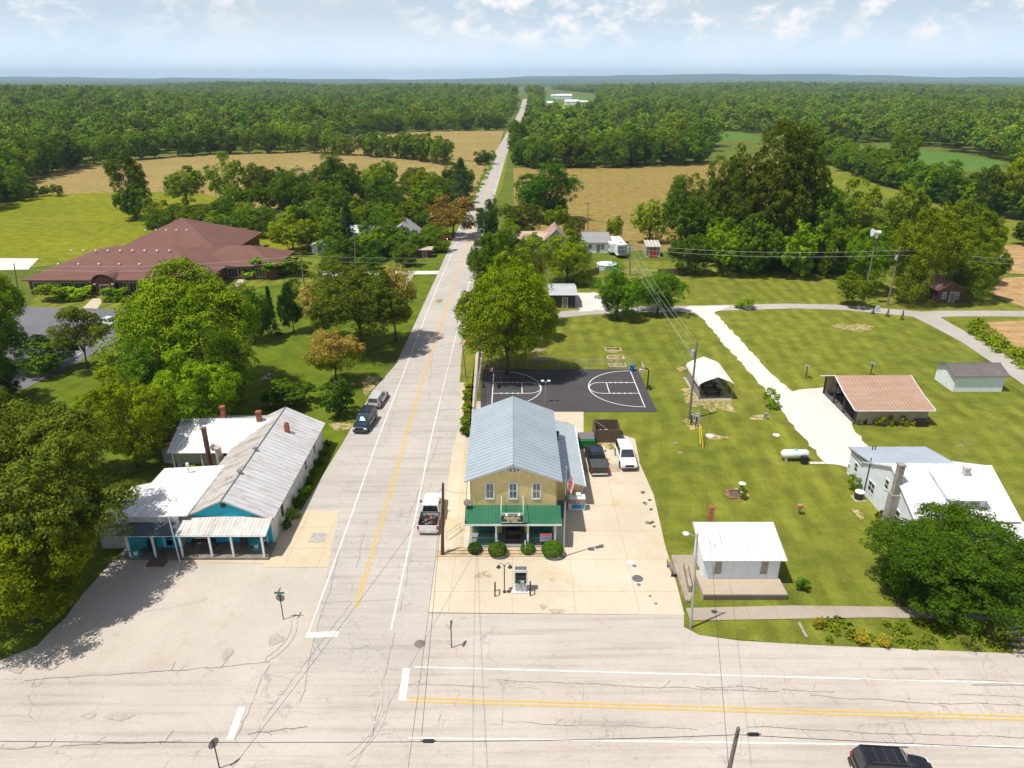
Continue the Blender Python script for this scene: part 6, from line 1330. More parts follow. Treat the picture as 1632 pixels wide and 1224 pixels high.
for y in (-1.3, -.7, -.1, .5): rk.box(-.55, .55, y - .03, y + .03, 1.782, 1.80)
for x in (-.62, .62): rk.box(x - .025, x + .025, -1.7, .9, 1.80, 1.84)
rk.build('roof_rail', M_plast, sv)
c = G(176, 519); vehicle('saloon_car', 'white saloon car in the brick office car park', 'car', (c.x, c.y, .06), R(250), 'sedan', P_white, 4.7, 1.85, 1.42)
c = G(1333, 631); vehicle('estate_car', 'silver car parked inside the open garage', 'car', (c.x + 2.1, c.y + .9, .08), R(-85), 'suv', P_silver, 4.5, 1.8, 1.6)
c = G(704, 382); vehicle('pickup_truck', 'red pickup in the shade of the bronze-leaved tree', 'pickup truck', (c.x, c.y, .05), R(95), 'pickup', P_red, 5.4, 1.95, 1.7)
c = G(936, 378); vehicle('old_car', 'blue car in the yard beside the cottage', 'car', (c.x, c.y, .03), R(80), 'sedan', P_blue, 4.6, 1.8, 1.4)
c = G(930, 384); vehicle('old_car', 'dark car nearest the rusty gable in the cottage yard', 'car', (c.x - 1, c.y - 3, .03), R(75), 'sedan', P_black, 4.6, 1.8, 1.4)
c = G(958, 381); vehicle('old_car', 'red car in the yard behind the cottage roof', 'car', (c.x, c.y, .03), R(60), 'sedan', P_red, 4.2, 1.7, 1.4)
c = G(402, 398); vehicle('pickup_truck', 'white pickup behind the end of the office roof', 'pickup truck', (c.x, c.y, .03), R(88), 'pickup', P_white, 5.4, 1.95, 1.8)
# caravan
b_ = G(991, 412); rv = thing('caravan', 'large white caravan parked nose-on beside the greenhouse shed', 'caravan', b_, R(4))
MB().hexa([(-1.3, .2, .7), (1.3, .2, .7), (1.3, 9.5, .7), (-1.3, 9.5, .7), (-1.3, 1.0, 3.3), (1.3, 1.0, 3.3), (1.3, 9.5, 3.5), (-1.3, 9.5, 3.5)]).build('body', M_wt, rv, bevel=.08)
MB().hexa([(-1.1, -.55, 1.5), (1.1, -.55, 1.5), (1.1, .19, 1.5), (-1.1, .19, 1.5), (-1.1, .1, 2.9), (1.1, .1, 2.9), (1.1, .6, 3.1), (-1.1, .6, 3.1)]).build('front_cap', paint('caravan_dark', (.06, .09, .08), .3), rv, bevel=.05)
MB().box(-2.3, -1.31, 3, 6.5, .8, 2.9).build('slide_out', M_wt, rv, bevel=.03)
for y in (2.2, 5, 8): MB().box(-.3, .3, y - .3, y + .3, 3.38, 3.62).build('roof_unit', paint('unit_grey', (.5, .5, .5), .5), rv)
window(rv, -2.305, 4.6, 2.0, R(-90), 1.0, .7, M_black)
for s_ in (-1, 1):
    mb = MB(); mb.M = Matrix.Translation((s_ * 1.15, 5.9, .38)) @ Matrix.Rotation(R(90), 4, 'Y'); mb.lathe([(.38, -.12), (.38, .12)], 14); mb.build('wheel', M_tyre, rv)
for x in (-.9, .9): MB().box(x - .05, x + .05, .3, .4, 0, .72).build('jack', M_dsteel, rv)

# ================================================================== street furniture
M_pole = paint('weathered_pole', (.20, .17, .14), .95, var=.2); M_bpole = paint('brown_pole', (.11, .055, .035), .95, var=.2)
M_galv = paint('galvanised', (.42, .43, .43), .5, .5); M_wire = paint('wire', (.03, .03, .03), .6); M_wireg = paint('pale_wire', (.35, .36, .36), .5)
TOPS = {}
def upole(key, bx, by, tx, ty, label, m=None, r=.16, arm=0, arm_rz=0.0, trans=0, cat='utility pole', name='utility_pole', base=None, h=None):
    b_ = base if base is not None else G(bx, by); q = WY(tx, ty, b_.y) if h is None else Vector((WY(tx, ty, b_.y).x, b_.y, h))
    t = thing(name, label, cat, b_); lean = q - b_
    MB().tube([(0, 0, -.1), tuple(lean * .5), tuple(lean)], r, 10, r2=r * .62).build('pole', m or M_pole, t)
    top = b_ + lean
    if arm:
        mb = MB().at(lean.x, lean.y, lean.z - .45, arm_rz); mb.box(-arm / 2, arm / 2, -.06, .06, -.06, .06); mb.build('crossarm', M_pole, t)
        for k in (-1, -.35, .35, 1): MB().at(lean.x, lean.y, lean.z - .385, arm_rz).lathe([(.05, 0), (.07, .08), (.04, .2)], 6, k * (arm / 2 - .1), 0).build('insulator', M_dsteel, t)
    for k in range(trans):
        a = k * 2.1 + 3.6; MB().lathe([(.22, -.45), (.24, .3), (.1, .36), (.1, .5)], 10, math.cos(a) * .45, math.sin(a) * .45).build('transformer', paint('transformer_grey', (.36, .42, .47), .5), t).location = tuple(lean * .86)
    TOPS[key] = top; return t
upole('shop', 705, 885, 706, 770, 'dark brown utility pole at the kerb beside the white pickup', M_bpole, .17)
upole('lawn', 1098, 668, 1111, 543, 'tall pole with blue-grey transformer on the lawn before the metal shelter', M_pole, .17, 0, 0, 1)
upole('cor', 1004, 440, 1004, 388, 'utility pole with transformers rising behind the lane corner tree', None, .16, 2.2, .3, 3)
upole('bend', 1414, 487, 1434, 397, 'leaning utility pole with transformer at the farm lane junction', None, .17, 1.6, 0, 1)
upole('office', 485, 458, 479, 405, 'utility pole on the lawn beside the brick office', None, .16, 0, 0, 0)
upole('hedge', 567, 430, 565, 378, 'thin pole standing in the hedge of the village trees', None, .13)
upole('yard', 937, 368, 937, 322, 'pole with crossarm at the stubble field edge', None, .15, 2.0)
upole('dip', 774, 372, 771, 335, 'utility pole beside the road just before it dips', None, .14)
upole('walk', 743, 603, 737, 550, 'short grey pole by the roadside flower strip', None, .1)
upole('left', 30, 470, 22, 420, 'pole at the far end of the office car park', None, .14)
sp_ = upole('siren', 1375, 487, 1397, 375, 'pole carrying the white storm siren at the wooded corner', None, .17, name='siren_pole', cat='siren')
l_ = TOPS['siren'] - sp_.location
mb = MB(); mb.M = Matrix.Translation(tuple(l_ + Vector((0, 0, .5)))) @ Matrix.Rotation(R(90), 4, 'Y'); mb.lathe([(.15, -.9), (.75, -.9), (.35, -.2), (.4, .6), (.15, .7)], 12); mb.build('siren_horn', M_wt, sp_)
MB().lathe([(.3, -.5), (.3, .1), (.12, .2)], 10).build('siren_motor', M_wt, sp_).location = tuple(l_)
MB().box(-.3, .3, -.3, .1, 0, 1.1).build('control_box', paint('box_blue', (.45, .55, .62), .5), sp_).location = (.8, -4, 0)
g_ = G(1376, 466); tag(MB().tube([(0, 0, 0), (.2, 0, 5.2)], .05, 5).build('antenna_mast', M_galv), 'thin grey mast next to the storm siren pole', 'mast').location = G(1374, 472)
# near pole that rises into the frame at the bottom right
q = G(1177, 1160, 9.0); upole('near', 0, 0, 1177, 1160, 'bare near utility pole rising into the bottom of the picture', M_pole, .16, base=Vector((q.x - .35, q.y, 0)), h=9.0)
# street lamp on the verge
sl_ = upole('lamp', 1101, 1001, 1112, 850, 'tall steel street lamp at the corner of the little white building', M_galv, .1, name='street_lamp', cat='street lamp')
l_ = TOPS['lamp'] - sl_.location
MB().tube([tuple(l_ - Vector((0, 0, .35))), tuple(l_ + Vector((-.7, .1, -.05)))], .03).build('lamp_arm', M_galv, sl_)
MB().sphere((0, 0, 0), .26, 8, 5, sq=.45).build('lamp_head', M_wt, sl_).location = tuple(l_ + Vector((-.85, .1, -.08)))
# overhead wires
def wire(a, b_, sag, label, r=.016, m=None, grp=None, name='overhead_wire'):
    a, b_ = Vector(a), Vector(b_); n_ = 18; pts = [a.lerp(b_, i / n_) - Vector((0, 0, 4 * sag * (i / n_) * (1 - i / n_))) for i in range(n_ + 1)]
    o = MB().tube(pts, r, 4).build(name, m or M_wire); tag(o, label, 'wire', grp); return o
V3 = Vector
for k, (dx, dz) in enumerate(((-.5, -.4), (.5, -.4), (-1.0, -1.6), (.0, -2.6))):
    wire(TOPS['lawn'] + V3((dx * .4, 0, dz)), TOPS['cor'] + V3((dx * 1.6, 0, -.2)), .8, ['upper western', 'upper eastern', 'middle', 'lowest'][k] + ' of the pale wires between the lawn pole and the corner pole', .018, M_wireg, 'wires from lawn pole')
for k in range(2):
    off = V3((0, 0, -.2 - k * .9))
    wire(TOPS['cor'] + off, TOPS['bend'] + off, 1.0, ['upper', 'lower'][k] + ' wire running right above the back lawn to the leaning pole', .02, M_wireg, 'wires over the back lawn')
    wire(TOPS['bend'] + off, TOPS['bend'] + V3((60, -8, 0)) + off, 1.2, ['upper', 'lower'][k] + ' wire from the leaning pole out over the soil field', .02, M_wireg, 'wires over the soil field')
    wire(TOPS['office'] + off * 1.2, TOPS['cor'] + off, 1.6, ['upper', 'lower'][k] + ' wire crossing the main road near the village hedge', .02, M_wireg, 'wires crossing the main road')
    wire(TOPS['office'] + off * 1.2, TOPS['left'] + off, 1.2, ['upper', 'lower'][k] + ' wire crossing in front of the brick office', .02, M_wireg, 'wires before the office')
wire(TOPS['lawn'] + V3((0, 0, -1)), G(1168, 1300, 8), .5, 'thin wire running from the lawn pole towards the near pole', .012)
wire(TOPS['shop'] + V3((0, 0, -.3)), G(200, 1440, 8), .4, 'wire slanting over the junction to the lower-left corner', .014)
wire(TOPS['shop'] + V3((0, 0, -.6)), G(672, 1172, 8.6), .2, 'wire running over the road from the brown pole to the cable splice', .014)
wire(TOPS['shop'] + V3((0, 0, -.8)), G(640, 1300, 8), .4, 'second thin wire running down over the junction beside the splice', .012)
wire(TOPS['shop'] + V3((0, 0, -.6)), V3((-3.8, 56.2, 5.0)), .2, 'short service wire from the brown pole to the shop wall', .012)
near = TOPS['near']
wire(G(-120, 1180, 8.6), G(690, 1182, 8.6), .1, 'heavy black cable along the near road west of the splice', .022, name='overhead_cable')
wire(G(690, 1182, 8.6), near + V3((0, -.12, -.35)), .1, 'heavy black cable between the splice and the near pole', .022, name='overhead_cable')
wire(near + V3((0, -.12, -.35)), G(1900, 1200, 8.6), .15, 'heavy black cable leaving the near pole to the right', .022, name='overhead_cable')
for px, py, lb in ((683, 1181, 'black splice case hanging on the cable over the junction'), (1201, 1170.5, 'black splice case hanging on the cable beside the near pole')):
    p = G(px, py, 8.56); o = MB().box(-.28, .28, -.07, .07, -.08, .08).tube([(-.4, 0, .02), (.4, 0, .02)], .03, 6).build('splice_case', M_black, bevel=.02); tag(o, lb, 'cable splice'); o.location = p
# flagpole and flag
fp_b = V3((4.69, 54.14 - .9, 0)); fp = thing('flagpole', 'slim grey flagpole with ball finial at the right end of the shop steps', 'flagpole', fp_b)
MB().tube([(0, 0, 0), (0, 0, 9.3)], .075, 10, r2=.035).build('pole', M_galv, fp); MB().sphere((0, 0, 9.36), .09, 8, 5).build('finial', M_galv, fp); MB().lathe([(.2, 0), (.2, .06)], 10).build('base_plate', M_galv, fp)
MB().box(-.18, .18, -.2, .12, -.3, .3).box(-.1, .4, -.3, .0, -.28, -.2).build('flood_lamp', M_dsteel, fp).location = (.1, 0, 6.3)
M_fr = paint('flag_red', (.55, .03, .05), .8); M_fw = paint('flag_white', (.78, .76, .74), .8); M_fb = paint('flag_blue', (.03, .045, .15), .8)
mb = MB(); nu, nv = 39, 30     # cloth hanging limp from its hoist: u along the fly, v down the hoist
def fl(u, v):
    x = .05 + .62 * u * (1 - .25 * v) + .05 * math.sin(9 * u + 2 * v); y = .17 * math.sin(11 * u + 3.0 * v) * u ** .5; return (x, y, -1.55 * v - 1.35 * u - .12 * math.sin(6 * u))
vs = [fl(i / nu, j / nv) for j in range(nv + 1) for i in range(nu + 1)]; b0_ = len(mb.v)
mb.add(vs, [])
for j in range(nv):
    for i in range(nu):
        u, v = (i + .5) / nu, (j + .5) / nv; st_ = int(v * 13)
        if u < .4 and v < 7 / 13:
            k = 2 if not (int(u * 40) % 3 == 1 and int(v * 30) % 3 == 1) else 1
        else: k = 0 if st_ % 2 == 0 else 1
        a = b0_ + j * (nu + 1) + i; mb.f.append((a, a + 1, a + nu + 2, a + nu + 1)); mb.m.append(k)
o = mb.build('flag', [M_fr, M_fw, M_fb], smooth=True); tag(o, 'limp stars and stripes flag hanging from the flagpole', 'flag'); o.location = fp_b + V3((.02, 0, 9.1))
# forecourt lamp, pump, bollards
b_ = G(804, 945); lp = thing('forecourt_lamp', 'twin-headed gooseneck lamp on the forecourt beside the fuel pump', 'lamp', b_)
MB().tube([(0, 0, 0), (0, 0, 2.9)], .045, 8).lathe([(.14, 0), (.12, .25), (.05, .3)], 10).build('post', paint('lamp_brown', (.09, .05, .045), .6), lp)
for s_ in (-1, 1):
    MB().tube([(0, 0, 2.6), (s_ * .1, 0, 2.95), (s_ * .3, 0, 3.1), (s_ * .46, 0, 3.0), (s_ * .48, 0, 2.85)], .022, 6).build('arm', paint('lamp_brown', (.09, .05, .045)), lp)
    MB().lathe([(.05, 2.88), (.09, 2.84), (.2, 2.66), (.19, 2.64), (.06, 2.72)], 12, s_ * .48, 0).build('lamp_shade', paint('shade_green', (.03, .05, .05), .4), lp)
b_ = G(830, 948); pu = thing('fuel_pump', 'grey and white fuel pump with black hoses on its concrete island', 'fuel pump', b_)
MB().box(-.72, .72, .05, .85, 0.06, .18).build('island', M_wt, pu, bevel=.03); MB().box(-.5, .5, .2, .75, .18, 1.0).build('cabinet', paint('pump_white', (.58, .60, .62), .4), pu, bevel=.02)
MB().box(-.46, .46, .24, .7, 1.0, 1.75).build('display', M_black, pu); MB().box(-.56, -.46, .2, .75, 1.0, 2.2).box(.46, .56, .2, .75, 1.0, 2.2).box(-.56, .56, .2, .75, 2.2, 2.38).build('surround', paint('pump_white', (.5, .5, .5)), pu, bevel=.015)
MB().box(-.5, .5, .25, .7, 2.381, 2.40).build('top_panel', paint('pump_grey', (.12, .12, .12), .5), pu)
for x in (-.2, .18): MB().tube([(x, .2, 1.5), (x - .12, .02, 1.3), (x - .1, -.02, .7), (x, .04, .35), (x + .12, .03, .8), (x + .1, .19, 1.2)], .022, 6).build('hose', M_tyre, pu)
MB().box(-.3, -.05, .19, .235, 1.05, 1.35).build('price_panel', paint('pump_green', (.02, .2, .12), .5), pu); MB().box(-.02, .3, .19, .235, 1.05, 1.3).build('screen', M_wt, pu)
def ubar(px, py, lb):
    b_ = G(px, py); t = thing('guard_rail', lb, 'bollard', b_)
    MB().tube([(0, -.35, 0), (0, -.35, .95), (0, -.28, 1.02), (0, .28, 1.02), (0, .35, .95), (0, .35, 0)], .06, 8).build('bar', M_black, t); return t
ubar(789, 947, 'black U-shaped guard bar on the street side of the lamp'); ubar(845, 946, 'black U-shaped guard bar beside the fuel pump')
tag(MB().lathe([(.13, 0), (.17, .02), (.17, .12), (.1, .2)], 10).build('pipe_cap', M_dsteel), 'dark round standpipe cap at the lamp foot', 'pipe cap').location = G(811, 944)
# clipped bushes
rsb = np.random.RandomState(77); d_ = rsb.normal(size=(9000, 3)); d_ /= np.linalg.norm(d_, axis=1, keepdims=True); d_ = d_[d_[:, 2] > -.75]
ball = quad_mesh('clipped_leaves', quads(d_ * rsb.uniform(.92, 1.0, (len(d_), 1)) * np.array([1, 1, .92]) * .5 + np.array([0, 0, .46]), d_ + rsb.normal(size=d_.shape) * .5, .021, rsb), [LM_dark])
for px, py, w_, lb in ((757, 887, 1.35, 'clipped round bush at the west end of the shop porch'), (793, 891, 1.75, 'clipped round bush left of the shop steps'), (841, 887, 1.35, 'clipped round bush right of the shop steps'), (880, 892, 2.0, 'largest clipped round bush, at the flagpole end of the porch')):
    o = bpy.data.objects.new('clipped_bush', ball); C.objects.link(o); o.location = G(px, py - 5); o.scale = (w_, w_ * .85, w_ * .88); o.color = (.9, 1.25, .45, 1); tag(o, lb, 'bush')
# road signs
M_stop = paint('stop_red', (.50, .03, .04), .4); M_sback = paint('sign_back', (.25, .25, .25), .5, .5)
def stop_sign(px, py, rz, lb, h=2.3, plates=False):
    b_ = G(px, py); t = thing('stop_sign', lb, 'stop sign', b_, rz)
    MB().box(-.03, .03, -.03, .03, 0, h + .35).build('post', M_dsteel, t)
    o8_ = [(.38 * math.cos(R(22.5 + 45 * k)), .38 * math.sin(R(22.5 + 45 * k))) for k in range(8)]
    bd = MB().extr([(x, -.035, h + z_) for x, z_ in o8_], (0, -.004, 0)).build('sign_back', M_sback, t)
    fc = MB().extr([(x * .97, -.04, h + z_ * .97) for x, z_ in o8_], (0, -.006, 0)).build('sign_face', M_stop, t)
    text('STOP', .27, M_wt, fc, (0, -.052, h), name='lettering', bold=.008)
    if plates:
        MB().box(-.4, .4, -.015, .015, h + .42, h + .6).build('street_name_plate', paint('plate_green', (.03, .18, .13), .4), t); MB().box(-.015, .015, -.35, .35, h + .62, h + .8).build('street_name_plate', paint('plate_green', (.03, .18, .13)), t)
    return t
stop_sign(720, 1033, R(78), 'stop sign seen edge-on at the forecourt corner of the junction')
stop_sign(452, 988, R(178), 'stop sign seen from behind with green street name plates above', 2.2, True)
stop_sign(350, 1225, R(235), 'stop sign seen from behind at the bottom edge of the picture', 2.2)
# manholes and lids
for px, py, r_, nm, m_, lb in ((669, 1027, .42, 'manhole_cover', paint('iron_lid', (.20, .15, .13), .7), 'rusty manhole cover in the junction near the stop sign'), (1016, 923, .48, 'manhole_cover', paint('grey_lid', (.12, .12, .12), .7), 'large dark manhole cover on the forecourt beside the concrete wall'), (1011, 903, .2, 'drain_lid', M_sback, 'small round lid above the large forecourt manhole'), (1018, 933, .18, 'drain_lid', M_sback, 'small round lid below the large forecourt manhole'), (1004, 896, .25, 'drain_lid', M_wt, 'pale round lid on the forecourt nearest the pickup'), (1036, 951, .13, 'drain_lid', M_sback, 'tiny lid in the lower forecourt corner'), (1045, 963, .13, 'drain_lid', M_sback, 'tiny lid closest to the street lamp'), (1237, 694, .42, 'tank_lid', M_wt, 'pale round tank lid on the lawn between propane tank and pole'), (1131, 695, .5, 'tank_lid', M_wt, 'pale round lid in the sandy patch beside the yellow guards'), (1076, 707, .3, 'tank_lid', paint('brown_lid', (.3, .2, .12), .8), 'brown round lid in the lawn, upper of two'), (1084, 722, .3, 'tank_lid', paint('brown_lid', (.3, .2, .12)), 'brown round lid in the lawn, lower of two')):
    o = MB().lathe([(r_, 0.0), (r_, .02), (r_ * .9, .035)], 18).build(nm, m_); tag(o, lb, 'lid'); o.location = G(px, py) + V3((0, 0, .06))
# gas meters and guy-wire guards by the lawn pole
b_ = G(1107, 678); gm = thing('meter_stand', 'grey utility boxes on posts beside the lawn pole', 'meter', b_)
for x, y in ((-.5, 0), (.0, -.5), (-.2, .6)): MB().box(x - .06, x + .06, y - .06, y + .06, 0, 1.5).build('post', M_dsteel, gm)
for x, y in ((-.35, .1), (.15, -.35), (.3, .4)): MB().box(x - .18, x + .18, y - .1, y + .1, .7, 1.5).build('meter_box', paint('meter_grey', (.40, .42, .44), .5), gm, bevel=.02)
for k, (px, py) in enumerate(((1116.5, 711), (1121, 718))):
    b_ = G(px, py); q = TOPS['lawn'] + V3((0, 0, -1.5 - k)); d = (q - b_).normalized(); gy = thing('guy_wire', ['guy wire with shorter yellow guard', 'guy wire with longer yellow guard and footing'][k] + ' anchoring the lawn pole', 'guy wire', b_)
    MB().tube([(0, 0, 0), tuple(q - b_)], .015, 4).build('cable', M_galv, gy); MB().tube([tuple(d * .2), tuple(d * (2.6 + .5 * k))], .055, 6).build('guard', paint('guard_yellow', (.75, .52, .02), .5), gy)
b_ = G(1219, 668); tag(MB().box(-.2, .2, -.15, .15, 0, .8).box(-.24, .24, -.19, .19, .801, .86).build('utility_pedestal', M_galv), 'small grey utility pedestal in its pale pad on the lawn', 'utility box').location = b_
# propane tank
b_ = G(1268, 737); pt = thing('propane_tank', 'white horizontal propane tank on feet at the gravel drive', 'propane tank', b_)
mb = MB(); mb.M = Matrix.Translation((0, .5, .85)) @ Matrix.Rotation(R(90), 4, 'Y'); mb.lathe([(.05, -1.6), (.33, -1.52), (.5, -1.25), (.5, 1.25), (.33, 1.52), (.05, 1.6)], 16); mb.build('tank', M_wt, pt, smooth=True)
for x in (-1, 1): MB().box(x - .1, x + .1, .15, .85, 0, .42).build('foot', M_wt, pt)
MB().sphere((0, .5, 1.38), .2, 10, 6, sq=.6).build('valve_dome', paint('dome_teal', (.12, .45, .48), .4), pt); tag(MB().box(-.35, .35, -.3, .3, 0, .95).build('bin', M_black, bevel=.04), 'black bin standing in front of the propane tank', 'bin').location = G(1281, 739)
for k in range(3): tag(MB().box(-.3, .3, -.22, .22, 0, .05).build('stepping_stone', paint('stone_pale', (.6, .56, .48), .9)), ['pale stepping stone touching the black bin by the propane tank', 'middle pale stepping stone of three by the propane tank', 'pale stepping stone nearest the gravel drive'][k], 'stepping stone', 'stepping stones by the tank').location = G(1291 + k * 9, 739) + V3((0, 0, .07))
# air conditioner, planter, birdbath, post, clothes poles, aerial
b_ = G(1368, 795); ac = thing('air_conditioner', 'round-topped air conditioning unit by the farmhouse wall', 'air conditioner', b_)
MB().lathe([(.42, .05), (.45, .1), (.45, .8)], 14).build('casing', M_dsteel, ac); MB().lathe([(.47, .8), (.47, .9), (.2, .92)], 14).build('top', M_wt, ac); MB().box(-.6, .6, -.6, .6, 0, .05).build('base', M_plat, ac)
b_ = G(1177, 796); pl = thing('timber_planter', 'square timber-edged flower bed alone in the lawn', 'planter', b_)
mb = MB()
for a in ((-.9, .9, 0, .15), (-.9, .9, 1.55, 1.7), (-.9, -.75, .151, 1.549), (.75, .9, .151, 1.549)): mb.box(a[0], a[1], a[2], a[3], 0, .2)
mb.build('border', paint('old_timber', (.26, .15, .1), .9), pl); MB().box(-.75, .75, .15, 1.55, 0, .1).build('soil', paint('bed_soil', (.12, .08, .05), .95), pl)
o = MB().lathe([(.2, 0), (.08, .1), (.07, .8), (.1, .85), (.36, .95), (.38, 1.02), (.3, 1.0)], 12).build('bird_bath', M_wt); tag(o, 'white bird bath in the timber flower bed', 'bird bath'); o.location = G(1181, 785) + V3((0, 0, .1))
o = MB().box(-.05, .05, -.05, .05, 0, 1.1).box(-.25, .25, -.2, .2, .8, 1.15).build('bird_house', paint('bird_house_brown', (.4, .2, .12), .8)); tag(o, 'little brown bird house on a post in the lawn', 'bird house'); o.location = G(1273, 820)
for px, py, lb in ((1284, 603, 'T-shaped clothes pole on the lawn, nearer the gravel drive'), (1387, 599, 'T-shaped clothes pole behind the salmon garage roof')):
    t = thing('clothes_pole', lb, 'clothes pole', G(px, py)); MB().box(-.06, .06, -.06, .06, 0, 2.0).build('post', M_bpole, t); MB().box(-.1, .1, -.6, .6, 1.9, 2.0).box(-.5, .5, -.06, .06, 2.001, 2.06).build('arm', M_galv, t)
t = thing('tv_aerial', 'thin television aerial mast behind the farmhouse roof', 'aerial', G(1526, 745)); MB().tube([(0, 0, 0), (.15, 0, 4.2)], .03, 5).build('mast', M_galv, t); MB().tube([(-.7, 0, 2.8), (.9, 0, 2.9)], .02, 4).tube([(.1, -.6, 3.3), (.1, .6, 3.3)], .02, 4).tube([(-.2, -.4, 2.85), (-.2, .4, 2.85)], .02, 4).build('aerial', M_galv, t)
# basketball hoops, court lamp, bin, fence
def hoop(x, y, sg, bm, lb):
    t = thing('basketball_hoop', lb, 'basketball hoop', (x, y, 0)); MB().tube([(0, 0, 0), (0, 0, 2.9), (-sg * .25, 0, 3.2), (-sg * .8, 0, 3.25)], .09, 8).build('pole', M_black, t)
    mb = MB(); mb.box(-sg * .86 - .02, -sg * .86 + .02, -.85, .85, 2.85, 3.85); mb.build('backboard', bm, t)
    MB().box(-sg * .89 - .006, -sg * .89 + .006, -.3, .3, 3.0, 3.45).build('target_square', M_stop, t)
    MB().tube([(-sg * 1.15 + .23 * math.cos(a), .23 * math.sin(a), 3.05) for a in [2 * math.pi * k / 12 for k in range(13)]], .02, 5).build('rim', M_stop, t)
    MB().lathe([(.22, 3.04), (.12, 2.6)], 8, -sg * 1.15, 0).build('net', M_wt, t)
c = G(1031.5, 621); hoop(c.x, c.y, 1, paint('board_clear', (.55, .60, .66), .3), 'basketball hoop with pale board at the lawn end of the court')
hoop(-4.0, 91.6, -1, M_stop, 'basketball hoop with red board at the fence end of the court')
c = G(869, 642); t = thing('court_lamp', 'slim twin-headed lamp post on the near side of the basketball court', 'lamp', c); MB().tube([(0, 0, 0), (0, 0, 3.1)], .05, 8).box(-.4, .4, -.03, .03, 3.05, 3.12).build('pole', M_galv, t)
for x in (-.42, .42): MB().box(x - .2, x + .2, -.18, .12, 3.12, 3.3).build('lamp_head', M_wt, t, bevel=.02)
tag(MB().lathe([(.3, 0), (.33, .9), (.36, .92), (.36, 1.0), (.1, 1.02)], 14).build('litter_bin', paint('bin_blue', (.02, .12, .42), .5)), 'blue litter bin at the far corner of the basketball court', 'bin').location = G(1007, 592)
def chain_fence(name, lb, pts, h, step=2.4, grid=.3):
    t = thing(name, lb, 'fence', (0, 0, 0)); P = [Vector(p) for p in pts]; rail = MB(); mesh = MB()
    for a, b_ in zip(P, P[1:]):
        L = (b_ - a).length; k = max(1, round(L / step)); u = (b_ - a).normalized()
        for i in range(k + (1 if b_ == P[-1] else 0)): p = a.lerp(b_, i / k); MB().cyl(p.x, p.y, 0, h + .05, .035, 6).build('post', M_galv, t)
        rail.tube([a + V3((0, 0, h)), b_ + V3((0, 0, h))], .03, 5); n_ = int(L / grid)
        for i in range(n_ + 1):
            for s_ in (-1, 1):
                q0 = a + u * (i * grid); q1 = q0 + u * (s_ * h)
                d = (q1 - a).dot(u); hh = h
                if d < 0: hh = h * ((q0 - a).length / h); 
                if d > L: hh = h * ((L - (q0 - a).length) / h)
                if hh > .1: mesh.tube([q0, q0 + u * s_ * hh + V3((0, 0, hh))], .007, 3)
    rail.build('top_rail', M_galv, t); mesh.build('wire_mesh', M_galv, t); return t
chain_fence('chain_fence', 'tall chain link fence with pale top rail between pavement and court', [V3((-4.6, 75.5, 0)), V3((-4.75, 84, 0)), V3((-4.9, 104, 0))], 3.0)
chain_fence('chain_fence', 'chain link fence along the far side of the basketball court', [V3((-4.6, 99.6, 0)), V3((7, 99.8, 0)), V3((18.6, 100.0, 0))], 1.2)
chain_fence('chain_fence', 'chain link fence at the back yard beside the plank fence', [G(975, 436), G(1048, 440)], 1.2)
t = thing('plank_fence', 'dark plank fence along the back lawn under the trees', 'fence', (0, 0, 0)); a, b_ = G(1048, 440), G(1116, 438); L = (b_ - a).length; mb = MB()
for k in range(int(L / .3)): p = a.lerp(b_, k * .3 / L); mb.box(p.x, p.x + .26, p.y - .02, p.y + .02, .05, 1.6 + .05 * math.sin(k * 7))
mb.build('boards', M_ow, t)
for k in range(6): p = a.lerp(b_, k / 5); MB().box(p.x - .06, p.x + .06, p.y + .03, p.y + .13, 0, 1.7).build('post', M_pole, t)
t = thing('plank_fence', 'dark plank fence between the gravel patch and garden trees', 'fence', (0, 0, 0)); a, b_ = G(905, 452), G(955, 436); L = (b_ - a).length; mb = MB(); u = (b_ - a) / L
for k in range(int(L / .3)): p = a + u * k * .3; q = p + u * .26; mb.hexa([(p.x, p.y - .02, .05), (q.x, q.y - .02, .05), (q.x, q.y + .02, .05), (p.x, p.y + .02, .05), (p.x, p.y - .02, 1.6), (q.x, q.y - .02, 1.6), (q.x, q.y + .02, 1.6), (p.x, p.y + .02, 1.6)])
mb.build('boards', M_ow, t)
# horseshoe pits, round pool, court-side table
for px, py, lb in ((977, 558, 'small concrete-edged pit farthest from the court'), (981, 571, 'small concrete-edged pit, middle of three'), (984, 583, 'small concrete-edged pit nearest the court fence')):
    t = thing('horseshoe_pit', lb, 'horseshoe pit', G(px, py) + V3((0, 0, .065))); mb = MB()
    for a in ((-1.3, 1.3, -.75, -.6), (-1.3, 1.3, .6, .75), (-1.3, -1.15, -.599, .599), (1.15, 1.3, -.599, .599)): mb.box(*a, 0, .1)
    mb.build('border', M_walk, t); MB().cyl(.8, 0, 0, .45, .05, 6).build('stake', M_dsteel, t)
c = G(967, 428); t = thing('round_pool', 'round above-ground pool with pale cover beside the caravan', 'pool', c); MB().lathe([(2.3, 0), (2.3, 1.1)], 24).build('wall', paint('pool_wall', (.45, .55, .6), .5), t); MB().lathe([(2.38, 1.1), (2.38, 1.18), (.1, 1.2)], 24).build('cover', paint('pool_cover', (.62, .72, .76), .4), t)
for k, (px, py, lb) in enumerate(((858, 562, 'metal bleacher bench in the maple shade, rear'), (860, 574, 'metal bleacher bench in the maple shade, front'))):
    t = thing('metal_bench', lb, 'bench', G(px, py)); MB().box(-1.2, 1.2, -.2, .2, .45, .5).build('seat', M_galv, t)
    for x in (-1, 1): MB().box(x - .05, x + .05, -.18, .18, 0, .45).build('leg', M_galv, t)
